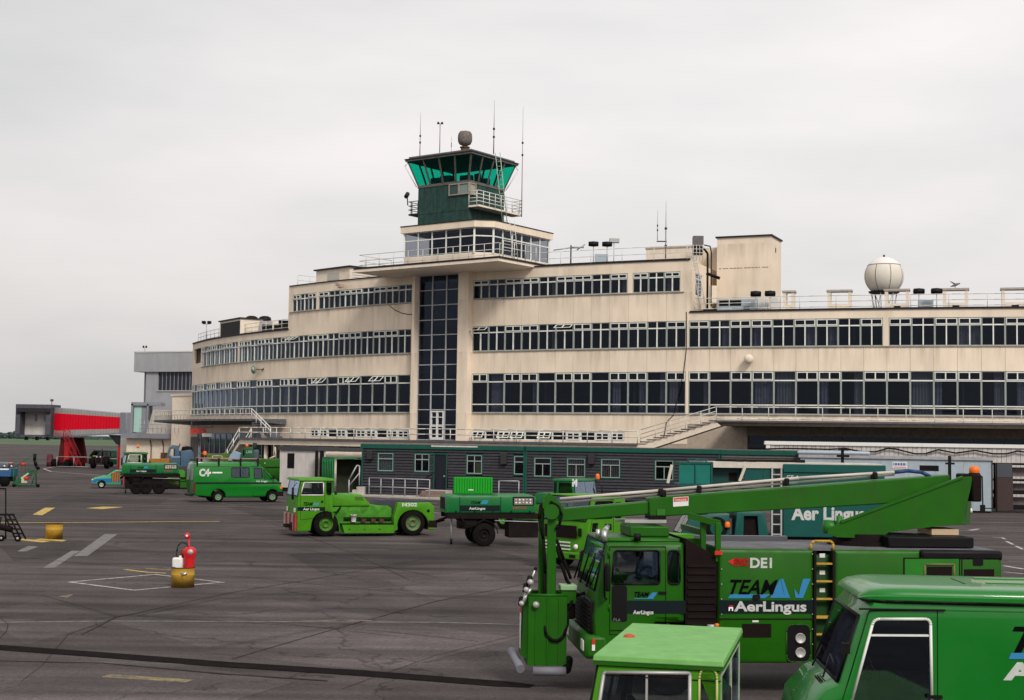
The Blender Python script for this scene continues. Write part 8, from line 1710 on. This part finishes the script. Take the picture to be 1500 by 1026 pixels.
tbx('dark_hatch', CHASS, 1071, 705, 1083, 693, .701, .71)
for (a, b) in (((1092, 682), (1083, 705)), ((984, 681), (978, 708))): p, q_ = S(*a), S(*b); MB().beam((p[0], 1.22, p[1]), (q_[0], 1.22, q_[1]), .07, .12).build('strut', mat('strut_cream', (.55, .50, .42), .6), T)
q = MB(); a, b = S(1009, 676), S(1035, 674.5); q.tube([(a[0], 1.1, a[1] - .05), (a[0], 1.1, b[1] + .03), (b[0], 1.1, b[1] + .03), (b[0], 1.1, a[1] - .05)], .03); q.build('grab_rail', TEAL, T)
for px in (1131, 1144.5): x = S(px, 700)[0]; MB().box(x - .035, x + .035, 1.12, 1.22, S(px, 787)[1], S(px, 685)[1]).build('ladder_rail', DALU, T)
for k in range(7): x0, z0 = S(1131, 783 - k * 14.6); x1, _ = S(1144, 783); MB().box(x1, x0, 1.14, 1.20, z0 - .02, z0 + .03).build('ladder_rung', DALU, T)
wa, wb = S(999, 782), S(1013, 756); O_ = [wa, wb, S(1070, 753), S(1070, 790), S(998, 790)]; shell(T, 'cab_nose', O_, 1.1, .06, TEAL, glaze=[(wa, wb)]); glassedge(T, wa, wb, 1.1)
P = [S(1076, 787), S(1080, 753), S(1120, 750), S(1127, 787)]; dwn = [S(1090, 787), S(1091, 755), S(1110, 755), S(1111.5, 787)]
shell(T, 'cab', [S(1074, 800), S(1076, 787), S(1080, 751), S(1121, 751), S(1127, 787), S(1127, 800)], 1.15, .05, TEAL, [ccw([S(1089, 786), S(1090, 756), S(1110, 756), S(1112, 786)])]); tbx('window_backing', CHASS, 1088, 788, 1113, 755, .9, .95)
tbx('engine_bay', CHASS, 1024, 790, 1076, 755, .3, .9); tbx('machinery', mat('grey_blue_machine', (.06, .065, .08), .5), 1041, 783, 1073, 760, .91, 1.0); x, z_ = S(1066, 771); beacon(T, x, 1.1, z_ - .05, .13, .24)
sidetext(T, S, 'Aer Lingus', 1159, 761, 108, 19.5, 1.212, LETW, bold=.03, shear=.0); sidetext(T, S, 'CT-4', 1152, 701.2, 17, 4.6, 1.212, LETW, bold=.006)
tbx('chassis', CHASS, 1000, 795, 1290, 787.5, -.8, 1.0)
for px in (1050, 1240): x = S(px, 790)[0]; wheel(T, x, 1.0, .5, .28, TEAL); wheel(T, x, -1.0, .5, .28, TEAL)
# ---------------------------------------------------------------- barrels, extinguisher, lamp, far left equipment
def barrel(px, D, r, h, label):
    t = thing('barrel', label, 'barrel', Vector((wx(px, D, 0), D, 0)))
    MB().lathe([(0, .02), (r * .96, .02), (r, 0), (r * 1.0, h * .62), (r * 1.035, h * .66), (r * 1.0, h * .70), (r * 1.0, h * .97), (r * 1.03, h), (r * .97, h), (r * .95, h - .06), (0, h - .06)], n=28).build('drum', YEL, t)
    MB().lathe([(r * .99, h), (r * 1.04, h + .004), (r * 1.045, h + .03), (r * .98, h + .034), (r * .95, h)], n=28).build('rim', mat('rusty_rim', (.05, .03, .015), .8, var=.4), t); MB().lathe([(0, h - .055), (r * .94, h - .055)], n=20, smooth=False).build('fill', mat('concrete_fill', (.05, .035, .03), .9), t); return t
b1 = barrel(267.5, 39.7, .315, .52, 'yellow cut down barrel holding a white can and a red fire extinguisher')
bl_ = b1.location
MB().bar((.05, -.33, .36), (.16, -.33, .40), .025).bar((.02, -.33, .40), (.2, -.33, .41), .02).build('handle', ALU, b1)
barrel(79, 57.2, .335, .58, 'yellow cut down barrel standing alone by the yellow line')
t = thing('jerrycan', 'white plastic can with a blue corner in the yellow barrel', 'can', bl_ + Vector((-.14, -.02, .47)))
MB().box(-.15, .14, -.1, .1, 0, .34).build('can', WHITE, t, bevel=.05); MB().lathe([(.035, .33), (.035, .39), (0, .39)], (.06, 0, 0), n=12).build('cap', WHITE, t); MB().box(-.151, -.05, -.104, -.1, .02, .09).build('label', LETB, t)
t = thing('fire_extinguisher', 'bright red fire extinguisher with a silver gauge and black hose in the yellow barrel', 'fire extinguisher', bl_ + Vector((.17, .0, .47)))
MB().lathe([(0, 0), (.135, 0), (.14, .05), (.14, .28), (.155, .36), (.185, .46), (.17, .56), (.10, .62), (0, .64)], n=24).build('cylinder', RED, t); MB().lathe([(0, -.05), (.07, -.04), (.085, .0), (0, .01)], (.05, -.14, .50), 'y', 14).build('gauge', DALU, t)
q = MB(); q.tube([Vector((-.02, 0, .60)), Vector((-.10, 0, .72)), Vector((-.24, 0, .76)), Vector((-.33, 0, .66)), Vector((-.36, 0, .50)), Vector((-.36, 0, .36))], .022, 8); q.build('hose', mat('hose_green_black', (.01, .03, .018), .6), t); MB().bar((-.36, 0, .2), (-.36, 0, .38), .035).bar((-.24, .05, .3), (-.2, .05, .55), .06).build('nozzle', mat('dark_red_nozzle', (.15, .01, .01), .5), t)
t = thing('marker_lamp', 'small red lamp on a short red pole rising from the yellow barrel', 'lamp', bl_ + Vector((.12, .1, .47)))
MB().bar((0, 0, 0), (0, 0, .92), .022).build('pole', RED, t); MB().lathe([(0, -.05), (.07, -.05), (.085, 0), (.07, .06), (0, .07)], (-.05, -.03, .93), 'y', 14).build('lamp_head', RED, t); MB().lathe([(0, -.075), (.03, -.07), (.035, -.05)], (-.05, -.03, .93), 'y', 10).build('lens', LENS, t)
# dark passenger step frame at far left
t = thing('maintenance_stand', 'dark wheeled step stand at the left edge in front of the yellow line', 'step stand', Vector((wx(8, 55.5, 0), 55.5, 0)))
k_ = 1 / 37.5
def L2(px, py, y=0): p = wp(px, py, 55.5 + y); return Vector((p.x - t.location.x, y, p.z))
q = MB(); q.bar(L2(8.5, 716), L2(8.5, 790), .03).bar(L2(-25, 716), L2(8.5, 716), .03).bar(L2(-10, 754), L2(21, 754), .04).bar(L2(-10, 754, .8), L2(21, 754, .8), .04); q.build('frame', CHASS, t)
for a, b in (((7, 755), (22, 788)), ((13, 755), (30, 788)), ((20, 755), (38, 790))): MB().bar(L2(*a), L2(*b), .035).build('leg', CHASS, t); 
for f in (.2, .4, .6, .8): MB().beam(L2(7 + 15 * f, 755 + 33 * f), L2(20 + 17 * f, 755 + 34 * f, .3), .06, .05).build('tread', CHASS, t)
MB().bar(L2(2, 757), L2(-3, 780), .03).bar(L2(0, 772), L2(18, 776), .12).build('pump', CHASS, t)
for px, py in ((3, 786), (27, 787)): c_ = L2(px, py); MB().lathe([(0, -.05), (.12, -.05), (.12, .05), (0, .05)], (c_.x, -.05, .12), 'y', 14).build('wheel', BLACK, t); MB().lathe([(0, -.06), (.05, -.06), (.05, -.04)], (c_.x, -.05, .12), 'y', 10).build('hub', DALU, t)
# green maintenance steps
D_ = 112.0; t = thing('maintenance_steps', 'green tube maintenance steps with red lamps, left of the jet bridge lane', 'steps', Vector((wx(38, D_, 0), D_, 0)))
def L3(px, py, y=0): p = wp(px, py, D_ + y); return Vector((p.x - t.location.x, y, p.z))
GS = mat('stand_green', (.01, .10, .035), .6)
q = MB()
for y in (0, 1.2): q.beam(L3(20, 710, y), L3(46, 690, y), .1, .3).bar(L3(19, 711, y), L3(56, 711, y), .06).bar(L3(20, 710, y), L3(20, 686, y), .05).bar(L3(53, 711, y), L3(53, 667, y), .05).bar(L3(20, 686, y), L3(50, 665, y), .03).bar(L3(46, 690, y), L3(55, 689, y), .06).bar(L3(46, 711, y), L3(53, 690, y), .04)
for k in range(5): f = k / 5; q.bar(L3(22 + 25 * f, 684 - 17 * f), L3(22 + 25 * f, 708 - 18 * f), .02)
q.build('frame', GS, t)
for k in range(7): f = k / 7; p = L3(22 + 24 * f, 708 - 18 * f); MB().box(p.x, p.x + .25, 0, 1.2, p.z, p.z + .04).build('step', GS, t)
MB().tube([L3(51.5, 665), L3(51, 675), L3(53, 682), L3(57, 687.5)], .13, 8).build('bumper_arc', BLKP, t)
for px, py in ((34, 680), (39, 700.5)): c_ = L3(px, py, -.1); MB().lathe([(0, -.12), (.18, -.1), (.2, 0), (.12, .1), (0, .12)], c_, n=12).build('red_lamp', LETR, t)
MB().beam(L3(31, 701, -.06), L3(42, 693.5, -.06), .03, .12).box(L3(32, 705).x, L3(40, 705).x, -.1, .2, .35, .7).build('pale_strip', mat('pale_cream_strip', (.5, .5, .36), .6), t)
for px in (21, 56): c_ = L3(px, 711); MB().lathe([(0, -.06), (.14, -.06), (.14, .06), (0, .06)], (c_.x, -.05, .14), 'y', 12).build('wheel', BLACK, t)
# blue tractor at the left edge
D_ = 113; t = thing('blue_tractor', 'blue vehicle cut by the left edge with a pale lamp strip', 'tractor', Vector((wx(0, D_, 0), D_, 0)))
BL2 = mat('tractor_blue', (.03, .10, .22), .4, var=.1)
MB().box(-2.2, .82, 0, 1.6, .75, 1.45).build('body', BL2, t, bevel=.06); MB().box(-2.0, .55, .1, 1.5, 1.451, 1.9).build('cab', mat('blue_grey_cab', (.10, .12, .14), .3), t, bevel=.1); MB().box(-.3, .65, -.02, 0, 1.3, 1.42).build('lamp_strip', LENS, t)
for x in (-.9, .35): MB().lathe([(0, -.15), (.38, -.15), (.38, .15), (0, .15)], (x, .05, .38), 'y', 16).build('wheel', BLACK, t)
MB().box(-1.8, .7, .1, 1.5, .4, .749).build('chassis', CHASS, t); MB().bar((.72, .2, 1.4), (.72, .2, 1.75), .03).lathe([(0, 1.7), (.1, 1.72), (.1, 1.85), (0, 1.88)], (.72, .2, 0), n=10).build('red_lamp', LETR, t)
for x in (.3, .86): MB().lathe([(0, -.02), (.09, 0), (0, .02)], (x, -.03, 1.6), 'y', 10).build('lamp', LENS, t)
# far things under the jet bridge
D_ = 178; t = thing('farm_tractor', 'dark tractor seen from the front under the jet bridge', 'tractor', Vector((wx(146, D_, 0), D_, 0)))
TRD = mat('tractor_dark', (.035, .018, .018), .7, var=.3)
for s_ in (-1, 1): MB().lathe([(.3, -.22), (.72, -.22), (.76, 0), (.72, .22), (.3, .22)], (s_ * .85, .2, .76), 'x', 20).build('wheel', BLACK, t)
MB().box(-.42, .42, -.6, 1.6, .5, 1.55).build('hood', TRD, t, bevel=.12); MB().box(-.3, .3, -.62, -.6, .7, 1.4).build('grille', BLKP, t); MB().bar((.25, 0, 1.5), (.25, 0, 2.5), .05).build('exhaust', BLKP, t)
MB().box(-.9, -.5, 0, .5, 1.5, 1.62).build('fender', mat('dull_yellow', (.30, .24, .06), .7), t); MB().box(.5, .9, 0, .5, 1.5, 1.62).build('fender', TRD, t); MB().tube([(-.5, 1.2, 1.5), (-.5, 1.2, 2.2), (.5, 1.2, 2.2), (.5, 1.2, 1.5)], .04).build('roll_bar', TRD, t)
for s_ in (-.22, .22): MB().lathe([(0, -.03), (.09, 0), (0, .03)], (s_, -.64, 1.45), 'y', 10).build('lamp', LENS, t)
D_ = 190; t = thing('minibus', 'dark green minibus parked behind the tractor under the jet bridge', 'minibus', Vector((wx(132, D_, 0), D_, 0)))
DG = mat('minibus_green', (.006, .075, .045), .35)
P = [(0, .35), (0, 1.2), (.45, 1.95), (.7, 2.2), (3.7, 2.2), (3.8, .35)]
O_ = P; wns = [rnd([(.55, 1.3), (.85, 1.95), (1.3, 1.95), (1.3, 1.3)], .05), rnd([(1.45, 1.3), (1.45, 1.95), (2.35, 1.95), (2.35, 1.3)], .05), rnd([(2.5, 1.3), (2.5, 1.95), (3.5, 1.95), (3.5, 1.3)], .05)]
shell(t, 'body', P, .9, .08, DG, wns, glaze=[((0, 1.2), (.45, 1.95))])
for w_ in wns: pane(t, w_, -.86, GLV, 'side_window'); pane(t, w_, .85, GLV, 'side_window')
glassedge(t, (0, 1.2), (.45, 1.95), .9); MB().box(.0, 3.8, -.91, -.9, 1.05, 1.12).build('stripe', WHITE, t)
for x in (.7, 3.0): MB().lathe([(0, -.1), (.34, -.1), (.34, .1), (0, .1)], (x, -.8, .34), 'y', 14).build('wheel', BLACK, t)
t = thing('barrel', 'tall rusty red drum standing left of the red bridge drive', 'drum', Vector((wx(73, 186, 0), 186, 0))); MB().lathe([(0, 0), (.42, 0), (.42, .5), (.46, .55), (.42, .6), (.42, 1.35), (.3, 1.6), (0, 1.65)], n=16).build('drum', mat('drum_rust_red', (.10, .025, .03), .8, var=.3), t)
railing('crowd_barrier', 'thin grey crowd barrier in front of the red bridge drive', [Vector((wx(83, 179, 0), 179, .05)), Vector((wx(133, 178.5, 0), 178.5, .05))], 1.35, (1, .1), 2.7, .035, GALV)
# small car half hidden by the left power unit
D_ = 112.0; rz = math.pi + R(14); ey = Vector((-math.sin(rz), math.cos(rz), 0)); loc = place(135, D_, rz, .8); t = thing('small_car', 'small green and blue hatchback with only its bonnet showing at the left', 'car', loc, rz)
P = [(0, .3), (.02, .62), (-.15, .78), (-1.05, .98), (-1.7, 1.42), (-3.0, 1.42), (-3.6, .95), (-3.65, .35), (-3.2, .3)] + [(-2.9 + .33 * math.cos(R(180 - 20 * i)), .3 + .33 * math.sin(R(20 * i))) for i in range(10)] + [(-1.0, .28)] + [(-.72 + .33 * math.cos(R(180 - 20 * i)), .3 + .33 * math.sin(R(20 * i))) for i in range(10)]
P = [(0, .3), (.02, .62), (-.15, .80), (-1.05, 1.0), (-1.7, 1.42), (-3.0, 1.42), (-3.6, .95), (-3.65, .35), (-3.22, .3)] + [(-2.9 - .32 * math.cos(R(20 * i)), .3 + .32 * math.sin(R(20 * i))) for i in range(1, 9)] + [(-2.58, .28), (-1.06, .28)] + [(-.73 - .32 * math.cos(R(20 * i)), .3 + .32 * math.sin(R(20 * i))) for i in range(1, 9)] + [(-.4, .3)]
CGN = mat('car_mint', (.05, .32, .16), .3)
shell(t, 'body', P, .8, .09, CGN, [rnd([(-1.35, 1.02), (-1.8, 1.34), (-2.9, 1.34), (-3.2, 1.0)], .05)], glaze=[((-1.05, 1.0), (-1.7, 1.42))]); glassedge(t, (-1.05, 1.0), (-1.7, 1.42), .8, m=mat('car_glass_pale', (.5, .5, .48), .1), inset_=.1)
pane(t, [(-1.35, 1.02), (-1.8, 1.34), (-2.9, 1.34), (-3.2, 1.0)], .76, GLV, 'side_window'); sp(t, [(-.05, .6), (-.3, .74), (-3.5, .88), (-3.6, .5), (-1.1, .45), (-1.0, .58), (-.75, .66), (-.4, .58), (-.3, .45), (-.02, .42)], .802, mat('car_blue', (.01, .14, .36), .35), 'blue_side')
MB().box(-.35, .08, -.8, .82, .28, .46).build('bumper', mat('bumper_grey', (.10, .10, .12), .6), t, bevel=.05); MB().box(-.06, .03, .35, .68, .56, .70).build('headlight', LENS, t, bevel=.02); MB().box(-.06, .03, -.68, -.35, .56, .70).build('headlight', LENS, t, bevel=.02)
for x in (-.73, -2.9):
    for s_ in (1, -1): wheel(t, x, s_ * .7, .29, .17, DALU)
# blue loader and other ramp vehicles behind the C4 van
D_ = 122.0; rz = math.pi + R(16); loc = place(246, D_, rz, 1.0); t = thing('baggage_loader', 'dull blue loader truck with an open cab, behind the left power unit', 'loader', loc, rz)
S = lambda px, py: plane_hit(loc, rz, 1.0, px, py)
shell(t, 'cab', [S(245, 690), S(244, 675), S(249, 656), S(254, 652), S(262, 653), S(264, 672), S(264, 700), S(246, 700)], 1.0, .06, BLUE, [ccw([S(247, 668), S(251, 658), S(256, 658), S(256, 669)])])
shell(t, 'body', [S(264.5, 700), S(264.5, 661), S(280, 659), S(284, 664), S(284, 700)], 1.0, .05, BLUE); q = MB(); q.tube([Vector((*[S(256, 668)[0]], .9, S(256, 668)[1])), Vector((S(262, 656)[0], .9, S(262, 656)[1])), Vector((S(264, 650)[0], .9, S(264, 650)[1]))], .05); q.build('steering_column', RUST, t)
MB().lathe([(0, -.5), (.35, -.4), (.42, 0), (.35, .4), (0, .5)], (S(275, 659)[0], 0, S(275, 659)[1] - .1), 'x', 14).build('tyre_stack', BLACK, t); sp(t, rectp(S, 251, 669, 264, 670.2), 1.002, mat('pale_blue_edge', (.3, .4, .5), .5), 'edge_strip')
for px in (252, 279): wheel(t, S(px, 700)[0], .85, .45, .25, BLUE)
MB().box(S(284, 700)[0], S(246, 700)[0], -.8, .8, .4, S(250, 700)[1] + .1).build('chassis', CHASS, t)
t = thing('yellow_crate', 'orange brown crate between the tug cab and the blue loader', 'crate', Vector((wx(233, 121, 1), 121, 0))); MB().box(-.9, .8, 0, .8, 1.1, 2.25).build('box', mat('orange_crate', (.3, .12, .02), .7), t, bevel=.03); MB().box(-.8, .7, .1, .7, 0, 1.099).build('stand', CHASS, t)
for x in (-.3, .2): MB().box(x, x + .25, -.02, 0, 1.3, 1.9).build('handhole', RUST, t)
D_ = 118.0; rz = math.pi + R(10); loc = place(300, D_, rz, 1.0); t = thing('belt_loader', 'olive green belt loader with an orange beacon behind the C4 van', 'belt loader', loc, rz); S = lambda px, py: plane_hit(loc, rz, 1.0, px, py)
OL = mat('olive_green', (.06, .12, .008), .6, var=.2)
MB().hexa([(S(336, 676)[0], -.6, S(336, 676)[1]), (S(302, 676)[0], -.6, S(302, 676)[1]), (S(302, 676)[0], 1.0, S(302, 676)[1]), (S(336, 676)[0], 1.0, S(336, 676)[1]), (S(336, 663)[0], -.6, S(336, 664)[1]), (S(303, 666)[0], -.6, S(303, 666)[1]), (S(303, 666)[0], 1.0, S(303, 666)[1]), (S(336, 663)[0], 1.0, S(336, 664)[1])]).build('belt', OL, t, bevel=.03)
MB().box(S(336, 700)[0], S(296, 700)[0], -.9, .9, .5, 1.4).build('body', GRNE, t, bevel=.05); MB().box(S(306, 670)[0], S(297, 670)[0], .2, 1.0, 1.4, S(300, 671)[1]).build('engine_box', mat('mixed_grey', (.2, .2, .2), .6, var=.4, vscale=6), t); beacon(t, S(300, 665)[0], .6, S(300, 667)[1], .16, .32)
for px in (305, 330): wheel(t, S(px, 700)[0], .85, .42, .25, GRNE)
t = thing('covered_dolly', 'small dolly with a light blue cover between the belt loader and green tug', 'dolly', Vector((wx(343, 117, 1), 117, 0))); MB().prism([(-.55, 0), (.45, 0), (.45, .55), (-.1, .75), (-.35, .5)], 0, 1.2, 'y').build('cover', mat('light_blue_cover', (.25, .36, .48), .6), t).location = (0, 0, 2.25); MB().box(-.6, .6, 0, 1.2, .3, 2.24).build('frame', CHASS, t)
for x in (-.4, .4): MB().lathe([(0, -.1), (.25, -.1), (.25, .1), (0, .1)], (x, .05, .25), 'y', 12).build('wheel', BLACK, t)
D_ = 115.0; rz = math.pi + R(8); loc = place(352, D_, rz, 1.0); t = thing('ramp_truck', 'emerald green truck with white letters on its small cab and a sloping green rear', 'truck', loc, rz); S = lambda px, py: plane_hit(loc, rz, 1.0, px, py)
wn = rnd(rectp(S, 361, 665, 370, 659), .05)
shell(t, 'cab', [S(352, 700), S(352, 672), S(355, 656), S(371, 655), S(373, 700)], 1.0, .06, mat('deep_green', (.003, .075, .022), .5, var=.15), [rnd(rectp(S, 356, 668, 359.5, 659), .04)])
sidetext(t, S, 'LM6', 360.5, 664, 9, 4, 1.006, mat('faded_white_letter', (.45, .55, .48), .6), bold=.01); beacon(t, S(361, 655)[0], 0, S(361, 655)[1] + .02, .13, .22)
MB().box(S(379, 672)[0], S(369, 672)[0], -.5, .9, 1.2, S(374, 659)[1]).build('grey_tank', mat('tank_slate', (.05, .08, .10), .5), t, bevel=.15); MB().bar((S(373, 650)[0], .3, S(373, 660)[1]), (S(373, 650)[0], .3, S(373, 649)[1]), .16, 12).build('exhaust_drum', LEADM, t)
shell(t, 'rear_body', [S(374, 672.5), S(413, 672.5), S(413, 712), S(404, 712), S(398, 700), S(388, 690), S(378, 681)], .95, .05, GRN); sp(t, [S(388, 684), S(410, 684), S(410, 686), S(390, 686)], .952, CHASS, 'body_seam'); x, z_ = S(388, 679); MB().lathe([(0, 0), (.06, 0), (0, .04)], (x, .96, z_), 'y', 10).build('lamp', LENS, t)
q = MB(); q.bar((S(404, 672)[0], .9, S(404, 672)[1]), (S(403, 650)[0], .9, S(403, 655)[1]), .07).bar((S(395, 673)[0], .9, S(395, 672)[1]), (S(404, 673)[0], .9, S(404, 668)[1]), .07); q.build('pipe', mat('cream_pipe', (.5, .47, .3), .6), t)
MB().box(S(410, 700)[0], S(355, 700)[0], -.8, .8, .4, S(380, 702)[1]).build('chassis', CHASS, t)
for px in (362, 400): wheel(t, S(px, 700)[0], .85, .45, .25, GRNE)
